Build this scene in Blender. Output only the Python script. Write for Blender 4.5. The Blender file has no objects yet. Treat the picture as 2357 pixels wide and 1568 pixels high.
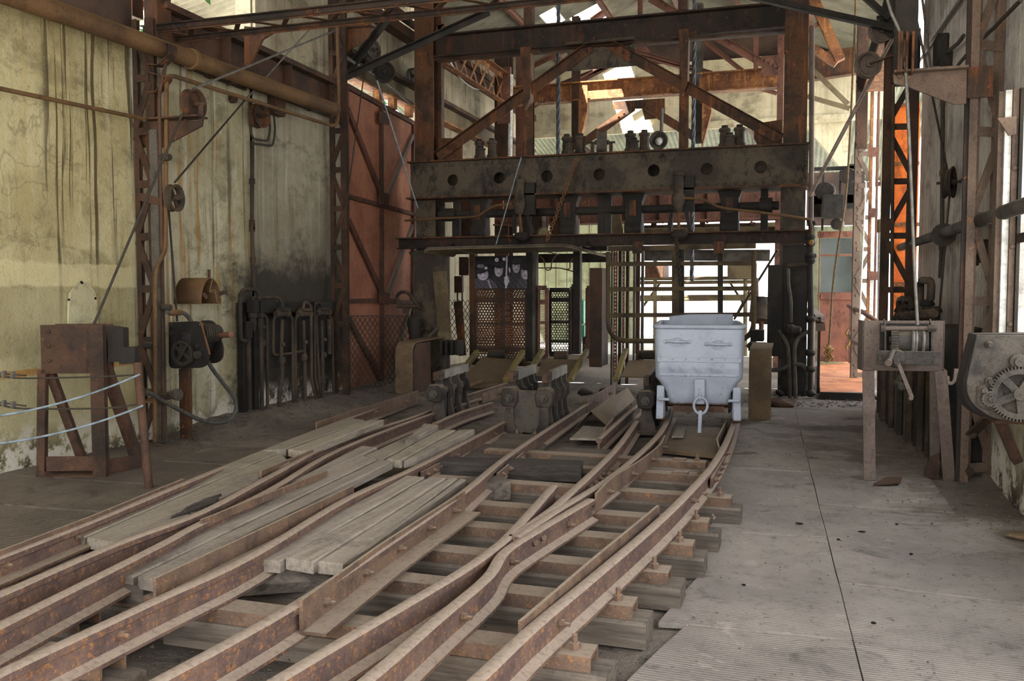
import bpy, math, random
from mathutils import Vector as V, Matrix
random.seed(7)
S = bpy.context.scene
COL = S.collection
# ---------------------------------------------------------------- camera, sky, sun, exposure
F, CX, CY = 2050.0, 1178.5, 784.0
YAW, PITCH, CAMH = math.radians(17.6), math.radians(3.04), 1.4
cam = bpy.data.cameras.new('camera'); cam.sensor_width = 36; cam.lens = F/2357*36
cam.clip_start = .05; cam.clip_end = 300
co = bpy.data.objects.new('camera', cam); COL.objects.link(co)
co.location = (0, 0, CAMH); co.rotation_euler = (math.pi/2-PITCH, 0, YAW); S.camera = co
W = bpy.data.worlds.new('sky'); S.world = W; W.use_nodes = True
wn = W.node_tree.nodes; wl = W.node_tree.links
bg = wn['Background']; bg.inputs['Strength'].default_value = 1.0
tc = wn.new('ShaderNodeTexCoord'); sx = wn.new('ShaderNodeSeparateXYZ'); wl.new(tc.outputs['Generated'], sx.inputs[0])
rp = wn.new('ShaderNodeValToRGB'); wl.new(sx.outputs['Z'], rp.inputs[0]); wl.new(rp.outputs[0], bg.inputs[0])
rp.color_ramp.elements[0].position = 0.0; rp.color_ramp.elements[0].color = (1.0, .98, .95, 1)
rp.color_ramp.elements[1].position = 0.8; rp.color_ramp.elements[1].color = (.86, .93, 1.0, 1)
sun = bpy.data.lights.new('sun', 'SUN'); sun.energy = 8.0; sun.angle = .009; sun.color = (1, .95, .86)
so = bpy.data.objects.new('sun', sun); COL.objects.link(so); so.location = (-4, 4, 20)
so.rotation_euler = V((.27, .60, -.75)).to_track_quat('-Z', 'Y').to_euler()
S.view_settings.view_transform = 'Standard'; S.view_settings.look = 'None'
S.view_settings.gamma = 1; S.view_settings.use_curve_mapping = False
S.view_settings.exposure = 2.56
S.cycles.max_bounces = 8; S.cycles.diffuse_bounces = 5; S.cycles.glossy_bounces = 3
S.cycles.transparent_max_bounces = 12; S.cycles.sample_clamp_indirect = 8
S.cycles.use_denoising = True
# ---------------------------------------------------------------- measuring: a pixel of the photograph and a known plane give a point
_r = V((math.cos(YAW), math.sin(YAW), 0))
_f = V((-math.sin(YAW)*math.cos(PITCH), math.cos(YAW)*math.cos(PITCH), -math.sin(PITCH)))
_u = V((-math.sin(YAW)*math.sin(PITCH), math.cos(YAW)*math.sin(PITCH), math.cos(PITCH)))
EYE = V((0, 0, CAMH))
def ray(x, y): return _f + _r*((x-CX)/F) - _u*((y-CY)/F)
def Z(x, y, z=0.0):
    d = ray(x, y); return EYE + d*((z-CAMH)/d.z)
def Y(x, y, yy):
    d = ray(x, y); return EYE + d*(yy/d.y)
def X(x, y, xx):
    d = ray(x, y); return EYE + d*(xx/d.x)
def lerp(a, b, t): return a+(b-a)*t
# ---------------------------------------------------------------- geometry
class G:
    def __init__(s): s.v = []; s.f = []
    def add(s, vs, fs):
        o = len(s.v); s.v += [V(p) for p in vs]; s.f += [tuple(i+o for i in f) for f in fs]; return s
    def box(s, c, d, R=None):
        c = V(c); x, y, z = d[0]/2, d[1]/2, d[2]/2
        ps = [V((a*x, b*y, e*z)) for e in (-1, 1) for b in (-1, 1) for a in (-1, 1)]
        if R is not None: ps = [R @ p for p in ps]
        return s.add([c+p for p in ps], [(0, 2, 3, 1), (4, 5, 7, 6), (0, 1, 5, 4), (2, 6, 7, 3), (0, 4, 6, 2), (1, 3, 7, 5)])
    def b2(s, a, b):
        a, b = V(a), V(b); return s.box((a+b)/2, (abs(b.x-a.x), abs(b.y-a.y), abs(b.z-a.z)))
    def sweep(s, pts, P, up=(0, 0, 1), cap=True, closed=False):
        pts = [V(p) for p in pts]; up = V(up); n = len(P); m = len(pts); rings = []
        for i, p in enumerate(pts):
            if closed: d0 = (p-pts[i-1]).normalized(); d1 = (pts[(i+1) % m]-p).normalized()
            else:
                d0 = (p-pts[max(i-1, 0)]); d1 = (pts[min(i+1, m-1)]-p)
                d0 = d0.normalized() if d0.length > 1e-9 else d1.normalized()
                d1 = d1.normalized() if d1.length > 1e-9 else d0
            t = (d0+d1).normalized(); k = 1/max(.35, t.dot(d1))
            uu = up if abs(t.dot(up)) < .97 else (V((0, 1, 0)) if abs(t.y) < .9 else V((1, 0, 0)))
            sd = t.cross(uu).normalized(); u2 = sd.cross(t)
            rings.append([p+sd*(a*k)+u2*b for a, b in P])
        vs = [q for r in rings for q in r]; fs = []
        for i in range(m if closed else m-1):
            j = (i+1) % m
            for q in range(n):
                w = (q+1) % n; fs.append((i*n+q, i*n+w, j*n+w, j*n+q))
        if cap and not closed: fs += [tuple(range(n-1, -1, -1)), tuple((m-1)*n+q for q in range(n))]
        return s.add(vs, fs)
    def tube(s, pts, r, n=8, up=None):
        pts = [V(p) for p in pts]; m = len(pts); fs = []; vs = []
        t0 = (pts[1]-pts[0]).normalized(); a = V((0, 0, 1)) if abs(t0.z) < .9 else V((0, 1, 0))
        nrm = t0.cross(a).normalized()
        for i, p in enumerate(pts):
            t = ((pts[min(i+1, m-1)]-p).normalized()+(p-pts[max(i-1, 0)]).normalized())
            t = t.normalized() if t.length > 1e-6 else t0
            nrm = (nrm-t*nrm.dot(t)).normalized(); bn = t.cross(nrm)
            rr = r[i] if isinstance(r, (list, tuple)) else r
            vs += [p+nrm*(rr*math.cos(2*math.pi*q/n))+bn*(rr*math.sin(2*math.pi*q/n)) for q in range(n)]
        for i in range(m-1):
            for q in range(n):
                w = (q+1) % n; fs.append((i*n+q, i*n+w, (i+1)*n+w, (i+1)*n+q))
        fs += [tuple(range(n-1, -1, -1)), tuple((m-1)*n+q for q in range(n))]
        return s.add(vs, fs)
    def lathe(s, p, ax, prof, n=16, cap=True):
        p = V(p); ax = V(ax).normalized(); a = V((0, 0, 1)) if abs(ax.z) < .9 else V((1, 0, 0))
        u = ax.cross(a).normalized(); w = ax.cross(u); vs = []; fs = []; m = len(prof)
        for h, r in prof:
            vs += [p+ax*h+u*(r*math.cos(2*math.pi*q/n))+w*(r*math.sin(2*math.pi*q/n)) for q in range(n)]
        for i in range(m-1):
            for q in range(n):
                e = (q+1) % n; fs.append((i*n+q, i*n+e, (i+1)*n+e, (i+1)*n+q))
        if cap: fs += [tuple(range(n-1, -1, -1)), tuple((m-1)*n+q for q in range(n))]
        return s.add(vs, fs)
    def cyl(s, a, b, r, n=12, r2=None):
        a, b = V(a), V(b); return s.lathe(a, b-a, [(0, r), ((b-a).length, r if r2 is None else r2)], n)
    def prism(s, pts, d):
        pts = [V(p) for p in pts]; d = V(d); n = len(pts)
        return s.add(pts+[p+d for p in pts], [tuple(range(n-1, -1, -1)), tuple(range(n, 2*n))]+[(i, (i+1) % n, n+(i+1) % n, n+i) for i in range(n)])
    def dome(s, p, d, r, n=8): return s.lathe(p, d, [(0, r), (r*.45, r*.85), (r*.75, r*.4)], n)
    def nut(s, p, d, r, h, tip=0):
        s.lathe(p, d, [(0, r), (h, r), (h*1.02, r*.6)], 6)
        if tip: s.lathe(p, d, [(h, r*.5), (h+tip, r*.5)], 8)
        return s
    def ball(s, c, r, n=10, m=6, sc=(1, 1, 1)):
        c = V(c); vs = []; fs = []
        for i in range(m+1):
            th = math.pi*i/m
            for q in range(n):
                ph = 2*math.pi*q/n; vs.append(c+V((r*sc[0]*math.sin(th)*math.cos(ph), r*sc[1]*math.sin(th)*math.sin(ph), r*sc[2]*math.cos(th))))
        for i in range(m):
            for q in range(n):
                e = (q+1) % n; fs.append((i*n+q, (i+1)*n+q, (i+1)*n+e, i*n+e))
        return s.add(vs, fs)
    def ring(s, c, ax, R, r, n=20, k=8, sx=1, up=None):
        ax = V(ax).normalized(); a = V(up) if up else (V((0, 0, 1)) if abs(ax.z) < .9 else V((1, 0, 0)))
        u = a; w = ax.cross(u).normalized(); u = w.cross(ax)
        pts = [V(c)+u*(R*sx*math.cos(2*math.pi*i/n))+w*(R*math.sin(2*math.pi*i/n)) for i in range(n)]
        return s.sweep(pts, [(r*math.cos(2*math.pi*q/k), r*math.sin(2*math.pi*q/k)) for q in range(k)], ax, closed=True)
    def holeplate(s, o, u, w, L, H, th, holes, n=16):
        # plate from o, length L along u, height H along w, thickness th along u x w, round holes (position along u, along w, radius)
        o, u, w = V(o), V(u).normalized(), V(w).normalized(); nn = u.cross(w)*th
        def q2(a, b, c, d):
            if b-a > 1e-5 and d-c > 1e-5: s.prism([o+u*a+w*c, o+u*b+w*c, o+u*b+w*d, o+u*a+w*d], nn)
        x = 0
        for hx, hy, r in sorted(holes):
            h = min(r*1.3, hy*.95, (H-hy)*.95) if min(hy, H-hy) > r else r*1.05
            q2(x, hx-h, 0, H); q2(hx-h, hx+h, 0, hy-h); q2(hx-h, hx+h, hy+h, H)
            vs = []; fs = []
            for i in range(n):
                a = 2*math.pi*(i+.5)/n; ca, sa = math.cos(a), math.sin(a); m = max(abs(ca), abs(sa))
                pc = o+u*(hx+r*ca)+w*(hy+r*sa); ps = o+u*(hx+h*ca/m)+w*(hy+h*sa/m)
                vs += [pc, ps, pc+nn, ps+nn]
            for i in range(n):
                a, b = 4*i, 4*((i+1) % n)
                fs += [(a+1, a, b, b+1), (a+2, a+3, b+3, b+2), (a, a+2, b+2, b)]
            # the four corners of the square cell
            for k in range(4):
                i0 = (n//8-1+k*n//4) % n; i1 = (i0+1) % n; a = math.pi/4+k*math.pi/2
                pk = o+u*(hx+h*(1 if math.cos(a) > 0 else -1))+w*(hy+h*(1 if math.sin(a) > 0 else -1)); b = len(vs)
                vs += [pk, pk+nn]; fs += [(4*i0+1, b, 4*i1+1), (4*i0+3, 4*i1+3, b+1)]
            s.add(vs, fs); x = hx+h
        q2(x, L, 0, H); return s
def fillet(pts, rad, k=4):
    pts = [V(p) for p in pts]; out = [pts[0]]
    for i in range(1, len(pts)-1):
        p = pts[i]; a = pts[i-1]-p; b = pts[i+1]-p; r = min(rad, a.length*.45, b.length*.45)
        a, b = p+a.normalized()*r, p+b.normalized()*r
        for j in range(k+1):
            t = j/k; out.append(a*(1-t)**2+p*2*t*(1-t)+b*t*t)
    return out+[pts[-1]]
def curve(pts, k=6):
    pts = [V(p) for p in pts]; out = []; n = len(pts)
    for i in range(n-1):
        p0, p1, p2, p3 = pts[max(i-1, 0)], pts[i], pts[i+1], pts[min(i+2, n-1)]
        for j in range(k):
            t = j/k; out.append(.5*((2*p1)+(p2-p0)*t+(2*p0-5*p1+4*p2-p3)*t*t+(3*p1-p0-3*p2+p3)*t**3))
    return out+[pts[-1]]
def sag(a, b, d, k=10):
    a, b = V(a), V(b); return [a.lerp(b, i/k)-V((0, 0, 4*d*(i/k)*(1-i/k))) for i in range(k+1)]
def RECT(w, h): return [(-w/2, -h/2), (w/2, -h/2), (w/2, h/2), (-w/2, h/2)]
def IP(b, h, tf=.016, tw=.012):
    return [(-b/2, -h/2), (b/2, -h/2), (b/2, -h/2+tf), (tw/2, -h/2+tf), (tw/2, h/2-tf), (b/2, h/2-tf), (b/2, h/2), (-b/2, h/2), (-b/2, h/2-tf), (-tw/2, h/2-tf), (-tw/2, -h/2+tf), (-b/2, -h/2+tf)]
def HP(b, h, tf=.016, tw=.012): return [(y, x) for x, y in IP(h, b, tf, tw)]
def LP(a, b, t=.01, sx=1, sy=1): return [(p*sx, q*sy) for p, q in ((0, 0), (a, 0), (a, t), (t, t), (t, b), (0, b))]
def UP_(w, h, t=.01): return [(-w/2, -h/2), (w/2, -h/2), (w/2, -h/2+t), (-w/2+t, -h/2+t), (-w/2+t, h/2-t), (w/2, h/2-t), (w/2, h/2), (-w/2, h/2)]
# ---------------------------------------------------------------- objects
WL = {}
def T(name, label, cat, loc=(0, 0, 0), group=None, rz=0):
    o = bpy.data.objects.new(name, None); o.empty_display_size = .1; COL.objects.link(o); o.location = loc
    o.rotation_euler = (0, 0, rz); o['label'] = label; o['category'] = cat
    if group: o['group'] = group
    WL[o.name] = V(loc); return o
def O(name, g, m, parent=None, ang=35, label=None, cat=None, group=None, kind=None, bev=0, local=False, at=None):
    me = bpy.data.meshes.new(name)
    if parent is not None: off = WL[parent.name]
    elif at is not None: off = V(at)
    else:
        xs = [p.x for p in g.v]; ys = [p.y for p in g.v]; zs = [p.z for p in g.v]
        off = V(((min(xs)+max(xs))/2, (min(ys)+max(ys))/2, min(zs)))
    me.from_pydata([tuple(p if local else p-off) for p in g.v], [], g.f); me.update()
    for mm in (m if isinstance(m, (list, tuple)) else [m]): me.materials.append(mm)
    if ang:
        me.shade_smooth(); me.set_sharp_from_angle(angle=math.radians(ang))
    o = bpy.data.objects.new(name, me); COL.objects.link(o)
    if parent is not None: o.parent = parent; WL[o.name] = off
    else:
        WL[o.name] = off; o.location = off
    if label: o['label'] = label
    if cat: o['category'] = cat
    if group: o['group'] = group
    if kind: o['kind'] = kind
    if bev:
        b = o.modifiers.new('edge', 'BEVEL'); b.width = bev; b.segments = 2; b.limit_method = 'ANGLE'; b.angle_limit = math.radians(40)
    return o
def struct(name, g, m, **k): return O(name, g, m, kind='structure', **k)
def piece(src, parent, delta):
    # one more piece sharing the mesh of src
    o = bpy.data.objects.new(src.name.split('.')[0], src.data); COL.objects.link(o); o.parent = parent
    o.location = V(src.location)+V(delta); return o
def clone(root, loc, label, rz=0, group=None):
    c = root.copy(); COL.objects.link(c); c.location = loc; c.rotation_euler = (0, 0, rz); c['label'] = label
    if group: c['group'] = group
    for ch in list(root.children):
        d = ch.copy(); COL.objects.link(d); d.parent = c
        for gg in list(ch.children):
            e = gg.copy(); COL.objects.link(e); e.parent = d
    return c
# ---------------------------------------------------------------- materials
def srgb(c): return tuple((x/255/12.92 if x/255 <= .04045 else ((x/255+.055)/1.055)**2.4) for x in c)+(1,)
class M:
    def __init__(s, name):
        s.m = bpy.data.materials.new(name); s.m.use_nodes = True; s.t = s.m.node_tree; s.n = s.t.nodes
        s.b = s.n['Principled BSDF']; s.geo = s.n.new('ShaderNodeNewGeometry'); s.pos = s.geo.outputs['Position']
        sp = s.n.new('ShaderNodeSeparateXYZ'); s.t.links.new(s.pos, sp.inputs[0]); s.x, s.y, s.z = sp.outputs
        s2 = s.n.new('ShaderNodeSeparateXYZ'); s.t.links.new(s.geo.outputs['Normal'], s2.inputs[0]); s.nz = s2.outputs['Z']
    def L(s, a, b):
        if hasattr(a, 'is_output'): s.t.links.new(a, b)
        else: b.default_value = a
    def mth(s, op, a, b=0.0, c=0.0):
        n = s.n.new('ShaderNodeMath'); n.operation = op
        for i, q in enumerate((a, b, c)): s.L(q, n.inputs[i])
        return n.outputs[0]
    def mul(s, a, b): return s.mth('MULTIPLY', a, b)
    def vec(s, sc, off=(0, 0, 0), src=None):
        n = s.n.new('ShaderNodeMapping'); s.t.links.new(src or s.pos, n.inputs[0]); n.inputs['Scale'].default_value = sc; n.inputs['Location'].default_value = off
        return n.outputs[0]
    def noise(s, scale, detail=4, rough=.6, v=None, dist=0.0):
        n = s.n.new('ShaderNodeTexNoise'); s.t.links.new(v or s.pos, n.inputs['Vector'])
        n.inputs['Scale'].default_value = scale; n.inputs['Detail'].default_value = detail; n.inputs['Roughness'].default_value = rough; n.inputs['Distortion'].default_value = dist
        return n.outputs[0]
    def vor(s, scale, v=None, feat='F1'):
        n = s.n.new('ShaderNodeTexVoronoi'); n.feature = feat; s.t.links.new(v or s.pos, n.inputs['Vector']); n.inputs['Scale'].default_value = scale
        return n.outputs[0]
    def wave(s, scale, v=None, d='X', dist=0, det=0):
        n = s.n.new('ShaderNodeTexWave'); n.bands_direction = d; s.t.links.new(v or s.pos, n.inputs['Vector']); n.inputs['Scale'].default_value = scale
        n.inputs['Distortion'].default_value = dist; n.inputs['Detail'].default_value = det; return n.outputs['Fac']
    def step(s, f, a, b, lo=0.0, hi=1.0):
        n = s.n.new('ShaderNodeMapRange'); n.clamp = True; n.interpolation_type = 'SMOOTHSTEP'; s.L(f, n.inputs[0])
        for i, q in enumerate((a, b, lo, hi)): n.inputs[i+1].default_value = q
        return n.outputs[0]
    def mix(s, f, a, b, mode='MIX'):
        n = s.n.new('ShaderNodeMix'); n.data_type = 'RGBA'; n.blend_type = mode; s.L(f, n.inputs[0])
        s.L(srgb(a) if isinstance(a, tuple) else a, n.inputs[6]); s.L(srgb(b) if isinstance(b, tuple) else b, n.inputs[7]); return n.outputs[2]
    def bump(s, h, st=.4, d=.01):
        n = s.n.new('ShaderNodeBump'); n.inputs['Strength'].default_value = st; n.inputs['Distance'].default_value = d
        s.L(h, n.inputs['Height']); s.t.links.new(n.outputs[0], s.b.inputs['Normal'])
    def out(s, col, rough=.8, metal=0.0, spec=.3):
        s.L(srgb(col) if isinstance(col, tuple) else col, s.b.inputs['Base Color']); s.L(rough, s.b.inputs['Roughness'])
        s.b.inputs['Metallic'].default_value = metal; s.b.inputs['Specular IOR Level'].default_value = spec; return s.m
def rust(name, base, dark, spot, sa=.5, dust=0, dustc=(160, 143, 125), rough=.75, sc=1.0, streak=0, db=.35, grime=.55, fine=1.0):
    m = M(name); n1 = m.noise(1.7*sc, 6, .7); n2 = m.noise(9*sc*fine, 6, .75); n3 = m.noise(60*sc, 4, .65); n4 = m.noise(3.6*sc, 7, .75, m.vec((1, 1, .6), (5, 2, 8)))
    c = m.mix(m.step(n1, .42, .6), base, dark)
    f = m.mul(m.step(n2, .70-.26*sa, .76-.22*sa), m.step(n3, .40, .56)); c = m.mix(f, c, spot)
    if streak:
        ns = m.noise(6, 5, .65, m.vec((1.8, 1.8, .14))); c = m.mix(m.mul(m.step(ns, .52, .68), streak), c, spot)
    k = tuple(int(q*.42) for q in dark); c = m.mix(m.mul(m.step(n4, .52, .62), grime), c, k)
    c = m.mix(m.step(n3, .5, .7, 0, .5), c, k)
    if dust:
        d = m.mul(m.step(m.nz, db, .9), m.step(n2, .3, .55, .45*dust, dust)); c = m.mix(d, c, dustc)
    m.bump(m.mth('ADD', n3, m.mul(n2, 1.5)), .45, .007); return m.out(c, rough)
MT = {}
MT['frame'] = rust('frame_rust', (84, 56, 36), (52, 40, 31), (142, 80, 36), .4, .5, (92, 70, 46), streak=.45)
MT['girder'] = rust('girder_grime', (82, 73, 60), (56, 49, 42), (120, 78, 46), .3, .5, (112, 82, 56), grime=.8)
MT['black'] = rust('black_grease', (46, 41, 36), (30, 27, 25), (76, 58, 42), .2, .5, (82, 70, 56))
MT['pipe'] = rust('pipe_brown', (104, 78, 50), (84, 62, 42), (120, 88, 54), .35, .7, (124, 98, 62), grime=.3)
MT['rusty'] = rust('brown_rust', (82, 58, 44), (58, 44, 36), (122, 76, 46), .4, .4, (112, 92, 74))
MT['dkpipe'] = rust('grimy_pipe', (74, 62, 50), (46, 41, 37), (104, 80, 56), .25, .5, (106, 90, 66))
MT['red'] = rust('red_primer', (118, 82, 68), (94, 64, 53), (164, 108, 74), .4, .3, (136, 104, 82))
MT['orange_beam'] = rust('orange_beam', (138, 92, 58), (102, 64, 42), (190, 136, 78), .6, .2, streak=.6)  # orange rust; on the runway beams it also carries painted orange light
MT['rail'] = rust('rail_steel', (112, 90, 80), (92, 75, 72), (176, 122, 70), .66, .95, (166, 149, 134), sc=2.2, db=.4, grime=.35, fine=2.2)
MT['guard'] = rust('guard_rust', (118, 96, 80), (98, 80, 70), (168, 118, 72), .6, .95, (158, 142, 126), sc=2, db=.4, grime=.35, fine=2.2)
MT['cast'] = rust('cast_iron', (70, 62, 55), (40, 37, 35), (102, 86, 68), .3, .9, (120, 107, 90))
MT['ramp'] = rust('ramp_plate', (118, 99, 74), (96, 78, 60), (136, 112, 78), .3, .5, (126, 109, 86), grime=.3)
MT['mauve'] = rust('mauve_paint', (106, 93, 85), (92, 79, 72), (92, 96, 100), .12, .5, (138, 122, 110), grime=.3)
MT['colr'] = rust('column_brown', (104, 87, 74), (86, 71, 61), (146, 102, 68), .45, .5, (130, 110, 94), grime=.4)
MT['beamdark'] = rust('beam_dark', (52, 40, 32), (34, 29, 26), (150, 80, 38), .35, .4, (84, 62, 42), streak=.15)
MT['gatebrown'] = rust('gate_brown', (84, 71, 48), (62, 50, 36), (104, 84, 50), .3, .3, (110, 98, 74))
MT['stand'] = rust('stand_brown', (72, 50, 36), (48, 37, 30), (112, 68, 38), .35, .4, (96, 76, 54))
MT['dustgear'] = rust('dusty_gear', (76, 70, 63), (50, 47, 44), (100, 88, 70), .4, .7, (118, 106, 88), sc=1.6)
MT['greymetal'] = rust('grey_metal', (90, 85, 77), (62, 57, 52), (112, 94, 74), .25, .5, (122, 110, 94))
MT['olive'] = rust('olive_metal', (108, 96, 70), (84, 71, 52), (124, 102, 66), .3, .3, (138, 128, 108), grime=.35)
MT['yellow'] = rust('worn_yellow', (140, 127, 68), (104, 90, 62), (112, 90, 60), .45, .3, (140, 127, 92), grime=.3)
MT['greybar'] = rust('pale_bar', (150, 146, 138), (124, 118, 112), (96, 90, 82), .2, .3, (168, 160, 148), grime=.15)
def plain(name, col, rough=.7, metal=0, var=.25, sc=20, bump=.2):
    m = M(name); n = m.noise(sc, 4); k = tuple(int(q*(1-var)) for q in col)
    m.bump(n, bump, .004); return m.out(m.mix(m.step(n, .3, .75), col, k), rough, metal)
MT['cable'] = plain('steel_cable', (120, 116, 110), .5, .3)
MT['ropepale'] = plain('pale_wire_rope', (150, 136, 124), .7)
MT['cabledk'] = plain('dark_cable', (62, 56, 48), .7)
MT['bluegrey'] = plain('blue_rope', (138, 152, 162), .6)
MT['rubber'] = plain('grey_hose', (84, 82, 78), .6)
MT['void'] = plain('dark_inside', (24, 22, 20), .9)  # near-black: painted shade for hole discs, plain colour for dark pebbles
MT['green'] = plain('green_paint', (70, 150, 118), .5)
MT['white'] = plain('white_pipe', (214, 212, 206), .5)
MT['brownbox'] = plain('brown_box', (70, 48, 36), .6)
MT['rope'] = plain('hemp', (128, 108, 78), .9)
MT['chain'] = plain('chain_rust', (116, 80, 48), .7)
MT['litchain'] = plain('chain_lit', (176, 138, 84), .7)  # paler copy of the chain colour, with light painted in
MT['steelrope'] = plain('hoist_rope', (84, 88, 94), .6, .2)
def wood(name, a, b, axis=(1, .12, 1), sc=14):
    m = M(name); n = m.noise(sc, 6, .7, m.vec(axis)); n2 = m.noise(2.2, 4); n3 = m.noise(40, 3); n5 = m.noise(7, 6, .75)
    oi = m.n.new('ShaderNodeObjectInfo').outputs['Random']
    c = m.mix(m.step(n, .32, .70), a, b); c = m.mix(m.step(n2, .52, .72, 0, .6), c, tuple(int(q*.66) for q in b))
    c = m.mix(m.mul(m.step(m.nz, .3, .8), m.step(n3, .35, .7, .1, .5)), c, tuple(min(255, int(q*1.10)) for q in a))
    c = m.mix(m.step(n5, .66, .74), c, (58, 53, 48)); c = m.mix(m.step(n5, .30, .26), c, (186, 180, 168))
    c = m.mix(m.step(oi, 0, 1, 0, .32), c, tuple(int(q*.7) for q in b))
    m.bump(m.mth('ADD', n, m.mul(n3, .3)), .6, .008); return m.out(c, .9)
MT['plank'] = wood('grey_plank', (160, 149, 137), (124, 114, 104), (6, .35, 6), 6)
MT['plankolive'] = wood('olive_plank', (164, 153, 138), (130, 120, 107), (6, .35, 6), 6)
MT['timber'] = wood('sleeper_timber', (126, 115, 104), (76, 69, 63), (.35, 6, 6), 6)
MT['darkwood'] = wood('dark_timber', (80, 73, 67), (46, 43, 42), (.35, 6, 6), 6)
# ---------------------------------------------------------------- setting materials
def wall_mat(name, base, alt, ochre, white, oc=.4, wh=.3, drip=0, soot=0, line=False, band=False, base_rot=True, mott=.7):
    m = M(name); n1 = m.noise(.9, 6, .65); n2 = m.noise(4, 8, .75, None, .2); n3 = m.noise(38, 5, .65); n4 = m.noise(1.7, 8, .7, m.vec((1, 1, 1.6), (3, 1, 4)), .25)
    st = m.noise(2.2, 7, .66, m.vec((3.4, 3.4, .2))); st2 = m.noise(2.0, 7, .64, m.vec((2.8, 2.8, .15), (7, 3, 1))); st3 = m.noise(3.4, 6, .6, m.vec((3, 3, .12), (2, 9, 1)))
    c = m.mix(m.step(n1, .4, .62), base, alt)
    c = m.mix(m.mul(m.step(n4, .5, .66), mott), c, tuple(int(q*.68) for q in alt))
    c = m.mix(m.step(n2, .50, .72, 0, .6*mott), c, tuple(int(q*.62) for q in alt))
    c = m.mix(m.step(n2, .42, .30, 0, .5*mott), c, white)
    c = m.mix(m.mul(m.step(st, .52, .66), oc), c, ochre)
    c = m.mix(m.mul(m.step(st2, .54, .66), wh), c, white)
    c = m.mix(m.mul(m.step(st3, .56, .68), oc), c, tuple(int(q*.5) for q in alt))
    c = m.mix(m.step(n3, .62, .72, 0, .6), c, tuple(int(q*.6) for q in alt))
    cr = m.noise(.8, 5, .55, None, .4); c = m.mix(m.mul(m.step(m.mth('ABSOLUTE', m.mth('SUBTRACT', cr, .5)), .004, .001), .3), c, tuple(int(q*.42) for q in alt))
    n6 = m.noise(14, 8, .8); c = m.mix(m.step(n6, .58, .70, 0, .5), c, tuple(int(q*.6) for q in alt)); c = m.mix(m.step(n6, .40, .30, 0, .35), c, white)
    if drip:
        d = m.noise(9, 3, .5, m.vec((1, 1.7, .045))); cl = m.noise(1.1, 1, .5, m.vec((1, 1, .0)))
        f = m.mul(m.step(d, .53, .60), m.step(cl, .44, .54))
        top = m.step(m.mth('ADD', m.z, m.mul(m.noise(5, 2, .5, m.vec((1, 1, .02))), 3.6)), 2.9, 4.2)
        c = m.mix(m.mul(m.mul(f, top), drip), c, (62, 50, 32))
        c = m.mix(m.mul(m.step(m.mth('ADD', m.z, m.mul(n2, 1.2)), 3.7, 4.4), .55), c, (96, 82, 54))
    if band:
        zb = m.mth('ADD', m.z, m.mul(n2, .12))
        c = m.mix(m.mul(m.mul(m.step(zb, 1.50, 1.53), m.step(zb, 1.72, 1.70)), .55), c, tuple(min(255, int(q*1.1)) for q in base))
        c = m.mix(m.step(zb, 1.53, 1.50, 0, .4), c, tuple(int(q*.80) for q in alt))
        c = m.mix(m.mul(m.step(m.mth('ADD', zb, m.mul(n4, .9)), 1.45, 1.30), .4), c, tuple(min(255, int(q*1.06)) for q in base))
    if line:
        zz = m.mth('ADD', m.z, m.mul(n3, .01)); c = m.mix(m.mul(m.mul(m.step(zz, .735, .745), m.step(zz, .80, .79)), m.step(n2, .6, .5, .35, .8)), c, (176, 122, 52))
    if soot:
        zz = m.mth('ADD', m.z, m.mth('MULTIPLY', m.mth('SUBTRACT', n2, .5), 1.1)); yy = m.mth('ADD', m.y, m.mth('MULTIPLY', m.mth('SUBTRACT', n4, .5), 1.6))
        f = m.mul(m.step(zz, 1.95, 1.55), m.step(yy, 8.2, 8.7)); c = m.mix(m.mul(f, soot), c, (50, 48, 44))
        f = m.mul(m.step(zz, 2.5, 1.7), m.step(yy, 8.3, 9.4)); c = m.mix(m.mul(f, .45), c, (66, 62, 54))
        f = m.mul(m.mul(m.step(n2, .40, .34), m.step(zz, .7, .5)), m.step(yy, 8.2, 8.6)); c = m.mix(m.mul(f, .8), c, (150, 128, 92))
    if base_rot:
        zz = m.mth('ADD', m.z, m.mul(n1, .7)); c = m.mix(m.mul(m.step(zz, .75, .45), m.step(n2, .45, .56)), c, (206, 200, 188))
        c = m.mix(m.mul(m.step(zz, .66, .35), m.step(n2, .52, .44)), c, (74, 68, 60))
    m.bump(m.mth('ADD', m.mul(n3, .6), m.mul(n2, 1.2)), .7, .02); return m.out(c, .92, 0, .2)
WA = wall_mat('plaster_yellow', (188, 179, 140), (168, 157, 116), (170, 152, 98), (208, 203, 174), .3, .35, drip=.85, line=True, band=True)
WB = wall_mat('plaster_streaked', (182, 176, 150), (160, 153, 124), (150, 112, 54), (216, 214, 204), .75, .7, soot=.9)
WC = wall_mat('plaster_grey', (158, 152, 134), (136, 130, 112), (130, 108, 66), (200, 196, 184), .35, .35, soot=.95)
WU = wall_mat('upper_plaster', (170, 162, 140), (146, 136, 116), (120, 100, 70), (196, 190, 176), .5, .4, base_rot=False)
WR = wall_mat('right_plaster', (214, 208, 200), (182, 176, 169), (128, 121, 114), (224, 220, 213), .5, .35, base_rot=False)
WBK = wall_mat('lintel_concrete', (206, 196, 164), (180, 170, 142), (160, 128, 80), (222, 214, 190), .25, .3, base_rot=False)
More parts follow.
